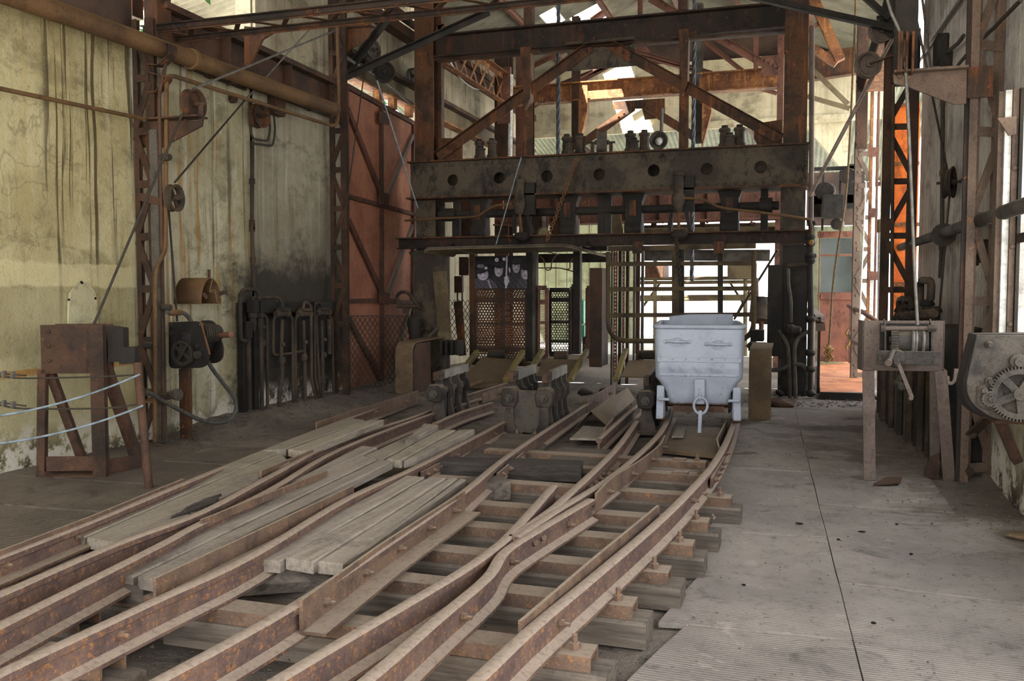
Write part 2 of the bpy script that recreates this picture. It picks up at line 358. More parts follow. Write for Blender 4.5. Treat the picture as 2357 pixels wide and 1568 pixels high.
def dirt_mat():
    m = M('dirt'); n1 = m.noise(.8, 5, .6); n2 = m.noise(6, 6, .75); n3 = m.noise(55, 4, .7)
    c = m.mix(m.step(n1, .35, .65), (142, 131, 120), (114, 105, 97)); c = m.mix(m.step(n2, .5, .7, 0, .7), c, (56, 52, 50))
    c = m.mix(m.step(n3, .68, .76), c, (176, 166, 150)); c = m.mix(m.step(n3, .36, .28), c, (40, 38, 37))
    m.bump(m.mth('ADD', n3, m.mul(n2, 2)), .9, .02); return m.out(c, .95, 0, .15)
DIRT = dirt_mat()
def plate_mat(name, a, b, rib='Y', rs=18):
    m = M(name); n1 = m.noise(1.1, 5, .6); n2 = m.noise(7, 6, .7); n3 = m.noise(60, 3, .6); sp = m.noise(120, 2, .5)
    c = m.mix(m.step(n1, .35, .65), a, b); c = m.mix(m.step(n2, .5, .75, 0, .5), c, tuple(int(q*.72) for q in b))
    r = m.wave(rs, None, rib, .5, 1); n5 = m.noise(2.3, 8, .75, None, 1.0); c = m.mix(m.step(n5, .55, .68, 0, .75), c, tuple(int(q*.6) for q in b)); c = m.mix(m.step(n5, .42, .34, 0, .6), c, tuple(min(255, int(q*1.14)) for q in a)); k = m.step(n2, .35, .65); c = m.mix(m.mul(m.mul(r, k), .13), c, tuple(int(q*.66) for q in b))
    dd = m.mth('ADD', m.mth('MULTIPLY', m.mth('SUBTRACT', m.y, 5.2), .16), m.mth('MULTIPLY', m.mth('SUBTRACT', m.x, .9), .5)); c = m.mix(m.step(m.mth('ADD', n5, m.mth('MULTIPLY', dd, .35)), .52, .66, 0, .8), c, (106, 96, 86)); n8 = m.noise(16, 6, .8); c = m.mix(m.step(n8, .56, .66, 0, .6), c, (84, 76, 70))
    c = m.mix(m.step(sp, .72, .76), c, (205, 198, 190)); c = m.mix(m.step(sp, .29, .25), c, (54, 50, 48))
    m.bump(m.mth('ADD', m.mul(r, .5), m.mth('ADD', n3, n2)), .5, .008); return m.out(c, .8, 0, .3)
PLR = plate_mat('floor_plate_right', (152, 142, 134), (130, 121, 115), 'Y', 16)
PLL = plate_mat('floor_plate_left', (118, 107, 96), (94, 85, 77), 'Y', 9)
def corr_mat(name, a, b):
    m = M(name); n1 = m.noise(1.5, 4); n2 = m.noise(6, 5, .7, m.vec((.3, 2, 1)))
    c = m.mix(m.step(n1, .35, .65), a, b); c = m.mix(m.step(n2, .55, .75, 0, .6), c, tuple(int(q*.6) for q in b)); return m.out(c, .7)
CORR = corr_mat('roof_zinc', (134, 132, 116), (104, 101, 88)); CORA = corr_mat('annex_zinc', (112, 116, 98), (88, 90, 76)); CORD = corr_mat('dark_cladding', (84, 66, 56), (58, 46, 40))
OUT = plain('bright_gravel', (200, 196, 186), .9)
# ---------------------------------------------------------------- floor
def ground(x0, x1, y0, y1, nx, ny, hf):
    g = G(); vs = [V((lerp(x0, x1, i/nx), lerp(y0, y1, j/ny), 0)) for j in range(ny+1) for i in range(nx+1)]
    for p in vs: p.z = hf(p.x, p.y)
    return g.add(vs, [(j*(nx+1)+i, j*(nx+1)+i+1, (j+1)*(nx+1)+i+1, (j+1)*(nx+1)+i) for j in range(ny) for i in range(nx)])
from mathutils import noise as NZ
def sm(a, b, x):
    t = max(0, min(1, (x-a)/(b-a))); return t*t*(3-2*t)
def hf(x, y):
    r = NZ.noise(V((x*2.2, y*2.2, 1)))*.016+NZ.noise(V((x*7, y*7, 4)))*.009
    pit = -.09*sm(-4.4, -4.0, x)*sm(-.72, -1.1, x)*sm(6.5, 5.7, y)
    heap = .10*sm(-5.1, -5.8, x)*sm(7, 8, y)+.05*sm(.9, 1.5, x)*sm(6.6, 7.6, y)
    return r-.024+pit+heap+.02*sm(7, 8, y)-.03*sm(-4.0, -4.3, x)*sm(7.2, 6.7, y)
floor = struct('floor', ground(-6.2, 2.2, -2, 13.6, 120, 220, hf), DIRT, ang=180)
def floorpl(quad, m, th=.012, warp=.006, n=6):
    a, b, c, d = [V(q) for q in quad]; g = G(); vs = []
    for j in range(n+1):
        for i in range(n+1):
            p = a.lerp(b, i/n).lerp(d.lerp(c, i/n), j/n); e = 1 if 0 < i < n and 0 < j < n else 1.6
            wy = NZ.noise(V((p.x*4, p.y*.2, 7)))*.022 if j in (0, n) else 0
            vs.append(V((p.x, p.y+wy-(.006 if j == n else 0), p.z+NZ.noise(V((p.x*3, p.y*3, 9)))*warp*e)))
    k = len(vs); vs += [p-V((0, 0, th+.012)) for p in vs]; w = n+1
    fs = [(j*w+i, j*w+i+1, (j+1)*w+i+1, (j+1)*w+i) for j in range(n) for i in range(n)]
    for i in range(n):
        fs += [(i, k+i, k+i+1, i+1), (n*w+i+1, k+n*w+i+1, k+n*w+i, n*w+i), ((i+1)*w, k+(i+1)*w, k+i*w, i*w), (i*w+n, k+i*w+n, k+(i+1)*w+n, (i+1)*w+n)]
    return O('floor_plate', g.add(vs, fs), m, floor, ang=50)
ys = [1.2, 2.2, 3.15, 3.78, 4.55, 5.35, 6.25, 7.3, 8.6, 9.9, 11.3, 12.6]
sL = [lerp(.30, .12, (y-2)/6) for y in ys]
for j in range(len(ys)-1):
    y0, y1 = ys[j], ys[j+1]-.008; o = .004*(j % 2)
    if j < 6: floorpl([(-.62+.03*j, y0-.05, o), (sL[j]-.003, y0, o), (sL[j+1]-.003, y1, o), (-.42, y1-.05, o)], PLR)
    else: floorpl([(-.60, y0, o), (sL[j]-.003, y0, o), (sL[j+1]-.003, y1, o), (-.60, y1, o)], PLR)
    if y0 < 6.2: floorpl([(sL[j]+.003, y0-.03, .003-o), (1.46, y0-.12, .003-o), (1.46, y1-.12, .003-o), (sL[j+1]+.003, y1-.03, .003-o)], PLR)
    elif y0 < 12: floorpl([(sL[j]+.003, y0, -.002), (1.0, y0, -.002), (1.0, y1, -.002), (sL[j+1]+.003, y1, -.002)], PLR)
for j, (y0, y1) in enumerate([(2.6, 3.6), (3.62, 4.5), (4.52, 5.3), (5.32, 6.1), (6.12, 6.9)]):
    xr_ = lambda q: -3.36-.04*(q-2.6)-.30*sm(3, 5.5, q)-.28*sm(5, 7, q)
    floorpl([(-5.84, y0, .004), (-5.0, y0+.02, .004), (-5.0, y1+.02, .004), (-5.84, y1, .004)], PLL); floorpl([(-4.99, y0+.03, .004), (xr_(y0), y0+.06, .004), (xr_(y1), y1+.05, .004), (-4.99, y1+.02, .004)], PLL)
O('floor_back', ground(-6.2, 2.2, 13.6, 20.2, 30, 30, lambda x, y: hf(x, y)), DIRT, floor, ang=180)
struct('ground_outside', ground(-14, 10, 20.2, 60, 6, 12, lambda x, y: -.10), OUT)
struct('ground_beside', ground(1.9, 14, -4, 20.2, 4, 4, lambda x, y: -.12), OUT)
struct('ground_behind', ground(-16, -6.0, -6, 20.2, 4, 4, lambda x, y: -.12), OUT)
struct('ground_front', ground(-6.2, 2.2, -14, -2, 4, 4, lambda x, y: -.06), OUT)
# ---------------------------------------------------------------- walls
XL = -5.85
wl_ = struct('wall_left', G().b2((XL-.28, -4, -.2), (XL-.03, 10.75, 3.72)), WU)
def panel(y0, y1, z0, z1, m, parent=wl_, x=XL):
    g = G(); n = max(2, int((y1-y0)*8)); k = max(2, int((z1-z0)*8)); vs = []
    for j in range(k+1):
        for i in range(n+1):
            y = lerp(y0, y1, i/n); z = lerp(z0, z1, j/k); vs.append(V((x+NZ.noise(V((y*1.4, z*1.4, 3)))*.022, y, z)))
    g.add(vs, [(j*(n+1)+i, (j+1)*(n+1)+i, (j+1)*(n+1)+i+1, j*(n+1)+i+1) for j in range(k) for i in range(n)])
    g.b2((x-.06, y0, z0), (x-.03, y1, z1)); return O('wall_panel', g, m, parent, ang=60)
yj = X(581, 500, XL).y
panel(-4, 6.868, -.1, 3.74, WA); panel(6.87, yj-.02, -.1, 3.72, WB); panel(yj+.02, 10.95, -.1, 3.70, WC)
wu = struct('wall_left_upper', G().b2((XL-.35, 9.0, 4.2), (XL-.15, 10.75, 6.4)), WU)
O('wall_panel', G().b2((XL-.14, 9.02, 4.22), (XL-.1, 10.7, 6.2)), WU, wu)
struct('wall_left_sun_block', G().b2((XL-.3, -4, 3.74), (XL-.1, 7.0, 6.3)), CORD)  # unseen upper wall, added to keep the sun off the left floor
# the wall beyond the gate, above it and behind it
w2 = struct('wall_left_far', G().b2((XL-.3, 13.6, -.1), (XL-.1, 20, 6.1)), WU)
O('wall_panel', G().b2((XL-.1, 10.95, 4.75), (XL-.05, 20, 5.55)), WU, w2)
# right wall
XR = 1.46
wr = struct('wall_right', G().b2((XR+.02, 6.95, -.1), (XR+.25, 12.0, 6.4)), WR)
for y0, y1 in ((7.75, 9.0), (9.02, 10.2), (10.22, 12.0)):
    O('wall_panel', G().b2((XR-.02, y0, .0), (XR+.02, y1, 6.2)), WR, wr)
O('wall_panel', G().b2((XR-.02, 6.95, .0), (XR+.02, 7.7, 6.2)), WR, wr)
# the parapet under the front window and the hood over it
O('sill_wall', G().b2((XR-.01, -2.5, -.1), (XR+.2, 6.94, .98)), WC, wr)
O('sill_face', G().b2((XR-.04, 3.0, -.1), (XR-.012, 7.68, .97)), WC, wr)
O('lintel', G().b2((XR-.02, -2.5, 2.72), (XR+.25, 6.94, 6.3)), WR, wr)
# brick infill in the window pier
br = MT['red']
bk = O('brick', G().b2((XR-.045, 7.72, .12), (XR-.022, 7.91, .175)), rust('brick', (112, 78, 66), (92, 66, 58), (70, 58, 52), .5, .2), wr)
for r in range(7):
    for c in range(3):
        if (r, c) != (0, 0): piece(bk, wr, (0, c*.205+(.1 if r % 2 else 0), r*.072))
# back wall with its long lintel
wb = struct('wall_back', G().b2((-8.0, 20.0, 5.05), (1.9, 20.35, 6.45)), WBK)
O('lintel_lip', G().b2((-6.6, 19.9, 4.96), (1.0, 20.0, 5.12)), WBK, wb)
O('haunch', G().prism([(.1, 20.0, 5.0), (1.05, 20.0, 5.05), (1.05, 20.0, 3.8)], (0, .3, 0)), WBK, wb)
O('haunch', G().prism([(-5.9, 20.0, 5.0), (-7.2, 20.0, 5.05), (-7.2, 20.0, 3.6)], (0, .3, 0)), WBK, wb)
O('gable_cladding', G().prism([(-6.4, 20.1, 6.45), (1.8, 20.1, 6.45), (1.6, 20.1, 6.6), (.2, 20.1, 7.0), (-1.7, 20.1, 7.3), (-6.3, 20.1, 6.5)], (0, .05, 0)), CORD, wb)
# far left cladding seen behind the cage, in upright boards
CL = wall_mat('pale_cladding', (124, 126, 100), (106, 108, 84), (96, 86, 60), (150, 150, 128), .5, .4, base_rot=False)
wf = struct('wall_far_left', G().b2((-9.6, 27.0, -.1), (-4.6, 27.1, 5.2)), CL)
for i in range(14):
    O('cladding_board', G().b2((-9.55+i*.35, 26.95, -.1), (-9.55+i*.35+.33, 27.0, 5.2)), CL, wf)
# ---------------------------------------------------------------- roof: corrugated sheets, one by one, with some missing
RX, RZ_ = -2.5, 7.75
def sheet(p0, p1, width, amp=.018, pitch=.09, per=6):
    # p0 eave point, p1 ridge point, extends width along +Y
    n = int(width/pitch)*per; g = G(); vs = []
    for i in range(n+1):
        y = width*i/n; w = amp*math.sin(2*math.pi*y/pitch)
        for p in (p0, p1): vs.append(V((p[0], p[1]+y, p[2]+w)))
    return g.add(vs, [(2*i, 2*i+2, 2*i+3, 2*i+1) for i in range(n)])
roof = struct('ceiling', G().b2((RX-.05, -3.5, RZ_-.22), (RX+.05, 20.2, RZ_-.08)), MT['red'])
srcs = {}
y = -3.5; i = 0
while y < 20.2:
    for sd in (0, 1):
        for half in (0, 1):
            e = (-6.5, 6.05) if sd == 0 else (1.75, 6.05)
            a = (lerp(e[0], RX, half*.5), lerp(e[1], RZ_, half*.5)); b = (lerp(e[0], RX, half*.5+.52), lerp(e[1], RZ_, half*.5+.52))
            gap = sd == 0 and half == 1 and (14.1 < y < 14.9 or 17.6 < y < 19.2)
            if gap: a = (-3.75, lerp(6.05, RZ_, (6.5-3.75)/4.0))
            if sd == 0 and half == 0 and 16.0 < y < 16.9: b = (-4.8, lerp(6.05, RZ_, (6.5-4.8)/4.0)); half = 2
            k = (sd, half, gap)
            if k not in srcs: srcs[k] = (O('roof_sheet', sheet((a[0], y, a[1]), (b[0], y, b[1]), .9), CORR, roof, ang=60), y)
            else: piece(srcs[k][0], roof, (0, y-srcs[k][1], .004*(i % 2)))
    y += .885; i += 1
for sd in (-1, 1):
    for t in (.03, .35, .68):
        ex = -6.4 if sd < 0 else 1.65; x = lerp(ex, RX, t); z = lerp(6.05, RZ_, t)-.09
        O('purlin', G().sweep([(x, -3.4, z), (x, 20.0, z)], IP(.07, .12)), MT['red'], roof)
# lean-to roof outside the left wall
lt = struct('ceiling_lean_to', G().b2((-9.3, 7.0, 5.6), (-9.2, 17, 5.7)), MT['red'])
ls = O('roof_sheet', sheet((-9.4, 7.0, 5.78), (-6.2, 7.0, 6.5), 2.0, .03, .16), CORR, lt, ang=60)
for k in range(1, 6): piece(ls, lt, (0, 2.0*k, 0))
# annex roof beyond the back lintel
an = struct('ceiling_annex', G().b2((-9.6, 27.9, 4.5), (3, 28.1, 4.62)), MT['rusty'])
def sheet2(x0, w, y0, z0, y1, z1):
    n = int(w/.12)*6; g = G(); vs = []
    for i in range(n+1):
        x = x0+w*i/n; q = .02*math.sin(2*math.pi*(x-x0)/.12)
        vs += [V((x, y0, z0+q)), V((x, y1, z1+q))]
    return g.add(vs, [(2*i, 2*i+1, 2*i+3, 2*i+2) for i in range(n)])
a0 = O('roof_sheet', sheet2(-9.6, 1.8, 20.4, 6.05, 28, 4.65), CORA, an, ang=60)
for k in range(1, 7): piece(a0, an, (1.79*k, 0, 0))
for xx, yy in ((-6.0, 24), (-1.5, 24)):
    O('rafter', G().sweep([(xx, 20.5, 5.9), (xx+1.2, 27.9, 4.5)], IP(.08, .14)), MT['rusty'], an)
# ---------------------------------------------------------------- tracks
def rz(y): return .28 if y > 1120 else (.15 if y < 985 else lerp(.15, .28, (y-985)/135))
RAILP = [(-.045, -.125), (.045, -.125), (.045, -.113), (.010, -.098), (.008, -.04), (.024, -.03), (.026, -.006), (.018, 0), (-.018, 0), (-.026, -.006), (-.024, -.03), (-.008, -.04), (-.010, -.098), (-.045, -.113)]
def rpts(px, dz=0): return [Z(x, y, rz(y)+dz) for x, y in px]
def boltrow(pts, n, off, r=.016, parent=None, s=1, name='bolt', z=-.06):
    # n bolt heads along the side of a swept bar
    L = [0]
    for a, b in zip(pts, pts[1:]): L.append(L[-1]+(b-a).length)
    src = None
    for i in range(n):
        d = L[-1]*(i+.5)/n; k = max(j for j in range(len(L)-1) if L[j] <= d); t = (pts[k+1]-pts[k]).normalized(); p = pts[k]+t*(d-L[k])
        sd = t.cross(V((0, 0, 1))).normalized()*s
        g = G().nut(p+sd*off+V((0, 0, z)), sd, r, .022, .02); O(name, g, MT['guard'], parent)
def rail(px, label, smooth=True, bolts=0, fish=None, plate=None, dz=0):
    pts = rpts(px, dz); cp = curve(pts, 5) if smooth and len(pts) > 2 else pts
    t = T('rail', label, 'rail', pts[0]-V((0, 0, .125)), 'rails of the mine tracks')
    O('rail_steel', G().sweep(cp, RAILP), MT['rail'], t, ang=40)
    if bolts: boltrow(cp, bolts, .01, parent=t)
    if fish:
        a, b = [Z(x, y, rz(y)+dz) for x, y in fish]; u = (b-a).normalized(); sd = u.cross(V((0, 0, 1)))
        fp = O('fishplate', G().sweep([a+sd*.016-V((0, 0, .066)), b+sd*.016-V((0, 0, .066))], RECT(.016, .06)), MT['rail'], t)
        for i in range(4):
            p = a.lerp(b, (i+.5)/4)+sd*.024-V((0, 0, .066)); O('fishplate_bolt', G().nut(p, sd, .018, .016, .014), MT['guard'], fp)
    return t
rail([(-90, 1312), (0, 1280), (200, 1203), (422, 1112), (560, 1056), (727, 990), (955, 906)], 'outer rusty rail along the ribbed floor by the yellow wall')
rail([(-80, 1400), (0, 1366), (264, 1252), (463, 1178), (612, 1100), (780, 1014), (962, 955), (1060, 913), (1165, 880)], 'rusty rail second in from the yellow wall, running to the cage ramp', fish=((700, 1052), (770, 1020)))
rail([(-80, 1478), (0, 1438), (364, 1255), (455, 1206), (620, 1127), (780, 1034), (969, 960), (1100, 918)], 'rusty rail bending past the broken planks, third in from the yellow wall')
rail([(-120, 1612), (0, 1547), (350, 1384), (580, 1277), (800, 1146), (970, 1068), (1168, 966)], 'rusty rail ending at the foot of the double brake stand', bolts=5, fish=((965, 1074), (1030, 1042)))
rail([(200, 1660), (353, 1570), (520, 1480), (690, 1383), (880, 1258), (1068, 1130), (1185, 1037), (1352, 928), (1412, 890)], 'long straight rail passing right beside the double brake stand', fish=((1140, 1077), (1200, 1030)))
rail([(440, 1680), (600, 1584), (780, 1478), (1054, 1318), (1140, 1258), (1172, 1230), (1222, 1176), (1275, 1116)], 'wing rail ending blunt beside the planks at the crossing')
rail([(1178, 1234), (1262, 1176), (1305, 1140), (1415, 1036), (1466, 968)], 'thin point rail leading to the single brake stand left of the tub', fish=((1345, 1102), (1385, 1066)))
rail([(1186, 1236), (1290, 1168), (1390, 1108), (1462, 1052), (1522, 992), (1548, 940)], "curved point rail under the tub's near left wheel")
rail([(660, 1680), (826, 1576), (1010, 1420), (1123, 1325), (1160, 1270), (1226, 1226), (1360, 1148)], 'wing rail with a kink and a bolted block at the crossing', bolts=4)
rail([(930, 1700), (1088, 1570), (1226, 1442), (1360, 1331), (1500, 1213), (1580, 1137), (1640, 1070), (1674, 1012), (1690, 968), (1696, 930)], 'curved outermost rail beside the metal floor plates', bolts=4, fish=((1632, 1088), (1662, 1040)))
rail([(1072, 908), (1162, 880)], 'short pale rail behind the first brake stand', smooth=False)
rail([(1000, 974), (1060, 948), (1131, 926)], 'low grooved rail between the two left brake stands')
rail([(1378, 1010), (1440, 955), (1500, 905)], 'short rail stub in front of the left brake stand of the tub')
# frog fillers where the point rails meet
tf = T('crossing_block', 'cast block filling the gap of the rail crossing', 'crossing', Z(1160, 1250, .2))
O('filler', G().prism([Z(1120, 1290, .25), Z(1150, 1282, .25), Z(1200, 1240, .25), Z(1182, 1232, .25)], (0, 0, -.07)), MT['rail'], tf)
for q in ((1220, 1252), (1238, 1240)): O('bolt', G().nut(Z(q[0], q[1], .22), (.7, -.6, .3), .03, .035, .02), MT['guard'], tf)
# upright guard bars (angle irons) beside the rails
def guard(px, h, label, z0=None, t=.014, foot=0, bolts=0, side=1, smooth=False):
    pts = [Z(x, y, (rz(y)+.02) if z0 is None else z0) for x, y in px]; cp = curve(pts, 4) if smooth else pts
    th = T('guard_rail', label, 'guard rail', pts[0]-V((0, 0, h)), 'guard rails of the mine tracks')
    P = [(-t/2, -h), (t/2, -h), (t/2, 0), (-t/2, 0)]
    if foot: P = [(-t/2, -h), (foot, -h), (foot, -h+.012), (t/2, -h+.012), (t/2, 0), (-t/2, 0)]
    O('bar', G().sweep(cp, P), MT['guard'], th, ang=40)
    if bolts: boltrow(cp, bolts, t/2, .016, th, 1, z=-h*.55)
guard([(-90, 1302), (0, 1268), (210, 1188), (422, 1102)], .12, 'guard bar along the floor by the yellow wall', foot=.09, bolts=4)
guard([(600, 1084), (740, 1027), (892, 964)], .07, 'guard bar with a tapered far end between the first rails')
guard([(463, 1196), (600, 1142), (751, 1084)], .04, 'thin guard strip beside the broken planks')
guard([(355, 1332), (580, 1227), (812, 1118)], .085, 'guard bar beside the middle planks, cut square at its end', foot=.05)
guard([(692, 1382), (880, 1250), (1068, 1130)], .125, 'tall angle guard with a wide foot along the straight rail', foot=.10, bolts=5)
guard([(1197, 1430), (1360, 1290), (1480, 1192), (1515, 1163)], .095, 'guard bar inside the curved outermost rail')
guard([(1372, 1136), (1411, 1098), (1470, 1062), (1518, 1024), (1530, 1002)], .10, 'bent guard bar in front of the tub', bolts=4, smooth=True)
guard([(728, 972), (840, 937), (962, 899)], .15, 'tall guard bar at the foot of the grimy pipe bank', z0=.2, bolts=3)
guard([(1110, 907), (1182, 886)], .11, 'short guard plate beside the double brake stand', z0=.19, bolts=1)
guard([(1350, 921), (1416, 882)], .15, 'perforated guard plate on the straight rail before the cage', z0=.2, bolts=2)
guard([(1672, 968), (1650, 1010), (1655, 1030)], .12, 'short guard plate inside the curve below the tub', z0=.17)
guard([(1392, 985), (1412, 962)], .11, 'small upright plate beside the folded sheet', z0=.18)
# planks
def plank(q, m, lab, z=.235, th=.055, grp='walkway planks between the rails'):
    zj = z+random.uniform(-.006, .006); P = [Z(x, y, zj) for x, y in q]; n = 6; g = G(); a, b, c, d = P; vs = []
    for i in range(n+1):
        w = NZ.noise(V((P[0].x*5, P[0].y+i*.8, 2)))*.007
        l = a.lerp(d, i/n)+V((0, 0, w)); r = b.lerp(c, i/n)+V((0, 0, w*.5))
        e = (r-l).normalized()*.008; l = l+e*.8; r = r-e*.8
        vs += [l-V((0, 0, th)), r-V((0, 0, th)), r-V((0, 0, .006)), r-e, l+e, l-V((0, 0, .006))]
    fs = [tuple(range(5, -1, -1)), tuple(n*6+k for k in range(6))]
    for i in range(n):
        for k in range(6): fs.append((i*6+k, i*6+(k+1) % 6, (i+1)*6+(k+1) % 6, (i+1)*6+k))
    O('plank', g.add(vs, fs), m, ang=30, label=lab, cat='plank', group=grp)
PK, PO = MT['plank'], MT['plankolive']
plank([(154, 1219), (195, 1237), (640, 1042), (600, 1037)], PO, 'outermost plank between the two rails nearest the yellow wall')
plank([(198, 1237), (264, 1248), (668, 1064), (643, 1042)], PO, 'broad plank with a chipped end, second from the outer rail')
plank([(270, 1245), (335, 1237), (600, 1102), (560, 1098)], PK, 'plank against the second rail beside the dark hole')
plank([(603, 1036), (660, 1033), (840, 968), (800, 960)], PO, 'far plank beside the outer rail, pale and dusty')
plank([(662, 1034), (700, 1040), (885, 966), (842, 968)], PO, 'far plank beside the tapered guard bar')
plank([(372, 1257), (418, 1240), (870, 1030), (830, 1026)], PK, 'plank running along the third rail')
plank([(266, 1321), (309, 1327), (868, 1058), (822, 1047)], PK, 'long plank with white splashes on its near end')
plank([(315, 1325), (354, 1333), (905, 1062), (872, 1058)], PK, 'plank pressed against the square-cut guard bar')
plank([(838, 1048), (884, 1056), (1004, 992), (978, 986)], PO, 'pale far plank left of the charred edge')
plank([(887, 1056), (925, 1060), (1050, 990), (1007, 991)], PO, 'pale far plank next to the charred edge')
plank([(928, 1060), (962, 1052), (1094, 988), (1053, 990)], PK, 'far plank with a charred edge over the hole')
plank([(932, 1012), (960, 1006), (1010, 979), (974, 975)], PK, 'short loose board lying askew by the low grooved rail', .27)
plank([(576, 1286), (648, 1292), (979, 1099), (932, 1095)], PK, 'plank by the fourth rail with a hole in it')
plank([(655, 1284), (724, 1295), (1028, 1100), (983, 1099)], PK, 'plank with a white bird splash on its near end')
plank([(728, 1292), (792, 1298), (1055, 1101), (1031, 1100)], PK, 'third plank before the tall angle guard')
plank([(797, 1292), (850, 1262), (1074, 1104), (1058, 1101)], PK, 'narrow plank against the long straight rail')
# broken splinters at the dark hole
for k, q in enumerate([((420, 1172), (480, 1152), (512, 1135), (466, 1150)), ((430, 1175), (500, 1155), (505, 1143), (455, 1160)), ((390, 1190), (440, 1176), (450, 1166), (415, 1178))]):
    plank(list(q), MT['darkwood'], ['long charred splinter over the hole', 'curled charred splinter beside the hole', 'small charred splinter at the hole edge'][k], .25, .02, 'charred splinters')
# sleepers: a timber with a steel channel on it
def sleeper(xr, xl, y, z, lab, ang=.01, foot=True):
    c = V((xr, y, 0)); d = V((-1, ang, 0)).normalized(); L = xr-xl
    t = T('sleeper', lab, 'sleeper', (xr-L/2, y, z-.17), 'sleepers under the rails')
    a = c+V((0, 0, z)); b = a+d*L
    O('timber', G().sweep([a+V((.06, 0, -.105))+d*.0, a+d*L*.5+V((0, .004, -.105)), b+V((0, 0, -.105))], [(-.085, -.055), (.085, -.055), (.09, .04), (.075, .052), (-.075, .052), (-.09, .04)]), MT['timber'], t, ang=30)
    O('channel', G().sweep([a-V((0, 0, .027)), b-V((0, 0, .027))], [(-.062, -.028), (-.05, -.028), (-.05, .016), (.05, .016), (.05, -.028), (.062, -.028), (.062, .028), (-.062, .028)]), MT['guard'], t)
    O('bolt', G().nut(a+d*.07, (0, 0, 1), .02, .024, .03), MT['guard'], t)
    O('clip', G().box(a+d*.2+V((0, -.01, .008)), (.1, .06, .016)), MT['guard'], t)
SL = [(1368, 1500), (1462, 1386), (1542, 1312), (1597, 1250), (1632, 1198), (1684, 1144)]
nm = ['nearest', 'second nearest', 'third nearest', 'fourth nearest', 'fifth nearest', 'sixth nearest']
for k, (x, y) in enumerate(SL):
    p = Z(x, y, .15); sleeper(p.x, p.x-1.75-.05*k, p.y, .15, f'{nm[k]} sleeper jutting out beside the metal floor plates')
for k, (yy, xr) in enumerate([(6.35, -.55), (6.85, -.62)]):
    sleeper(xr, -2.4, yy, .12, ['sleeper crossing just before the tub boards', 'sleeper half buried below the tub boards'][k])
for k, (x, y) in enumerate([(260, 1520), (525, 1384)]):
    p = Z(x, y, .15); sleeper(p.x, p.x-1.55, p.y, .15, ['sleeper end at the bottom edge by the fourth rail', 'sleeper end jutting right of the fourth rail, bolt on top'][k])
for k, yy in enumerate([2.75, 3.55, 4.3, 5.0, 5.7]):
    sleeper(-2.6-.05*k, [-3.2, -3.32, -3.44, -3.58, -3.78][k], yy, .15, f'sleeper mostly hidden under the walkway planks, row {["one","two","three","four","five"][k]} from the near end')
# cross timbers under the plank ends
for k, (a, b, r, m) in enumerate([((525, 1340), (760, 1325), .075, 'timber'), ((585, 1306), (770, 1312), .035, 'timber'), ((250, 1352), (352, 1362), .04, 'timber'), ((165, 1245), (250, 1265), .035, 'darkwood'),
                               ((1000, 1075), (1340, 1085), .06, 'darkwood'), ((1050, 1130), (1165, 1122), .06, 'timber')]):
    p, q = Z(a[0], a[1], .19-r), Z(b[0], b[1], .19-r)
    P = [(r*math.cos(i*.785), r*math.sin(i*.785)) for i in range(8)] if r > .06 else RECT(2*r*1.6, 2*r)
    O('cross_timber', G().sweep([p, p.lerp(q, .5)+V((0, 0, .004)), q], P), MT[m], ang=40, label=['round log under the ends of the planks by the fourth rail', 'pale batten on top of the round log', 'batten under the white-splashed plank', 'dark batten under the outermost planks', 'charred cross timber behind the sleepers', 'short log between rails beside the straight rail'][k], cat='timber')
# boards and sheets around the brake stands
plank([(1525, 1035), (1650, 1048), (1660, 985), (1550, 978)], MT['ramp'], 'wide board between the rails below the tub', .05, .03, 'boards below the tub')
plank([(1545, 1003), (1575, 1003), (1580, 985), (1553, 985)], PK, 'small loose board below the hanging coupling chain', .085, .02, 'boards below the tub')
plank([(1050, 1055), (1215, 1062), (1260, 1022), (1110, 1022)], MT['timber'], 'wide grey board between the straight rails before the double brake', .10, .03, 'boards before the brakes')
plank([(1235, 1075), (1390, 1085), (1420, 1035), (1290, 1030)], MT['timber'], 'wide broken board beside the crossing rails', .11, .03, 'boards before the brakes')
plank([(1310, 1008), (1388, 1010), (1400, 985), (1340, 980)], PK, 'pale sheet lying left of the single brake stand', .09, .02, 'boards before the brakes')
plank([(1120, 1022), (1215, 1024), (1240, 1000), (1150, 998)], MT['timber'], 'timber block right under the double brake stand', .06, .05, 'boards before the brakes')
g = G(); a, b, c, d = Z(1360, 945, .21), Z(1445, 892, .22), Z(1462, 920, .1), Z(1395, 977, .1); e, f2 = Z(1318, 990, .04), Z(1350, 960, .04)
g.prism([a, b, c, d], (0, 0, -.012)).prism([a, e, f2, a.lerp(b, .4)], (0, .012, -.012))
O('folded_sheet', g, MT['ramp'], ang=20, label='folded steel sheet leaning between the rails by the single brake', cat='sheet')
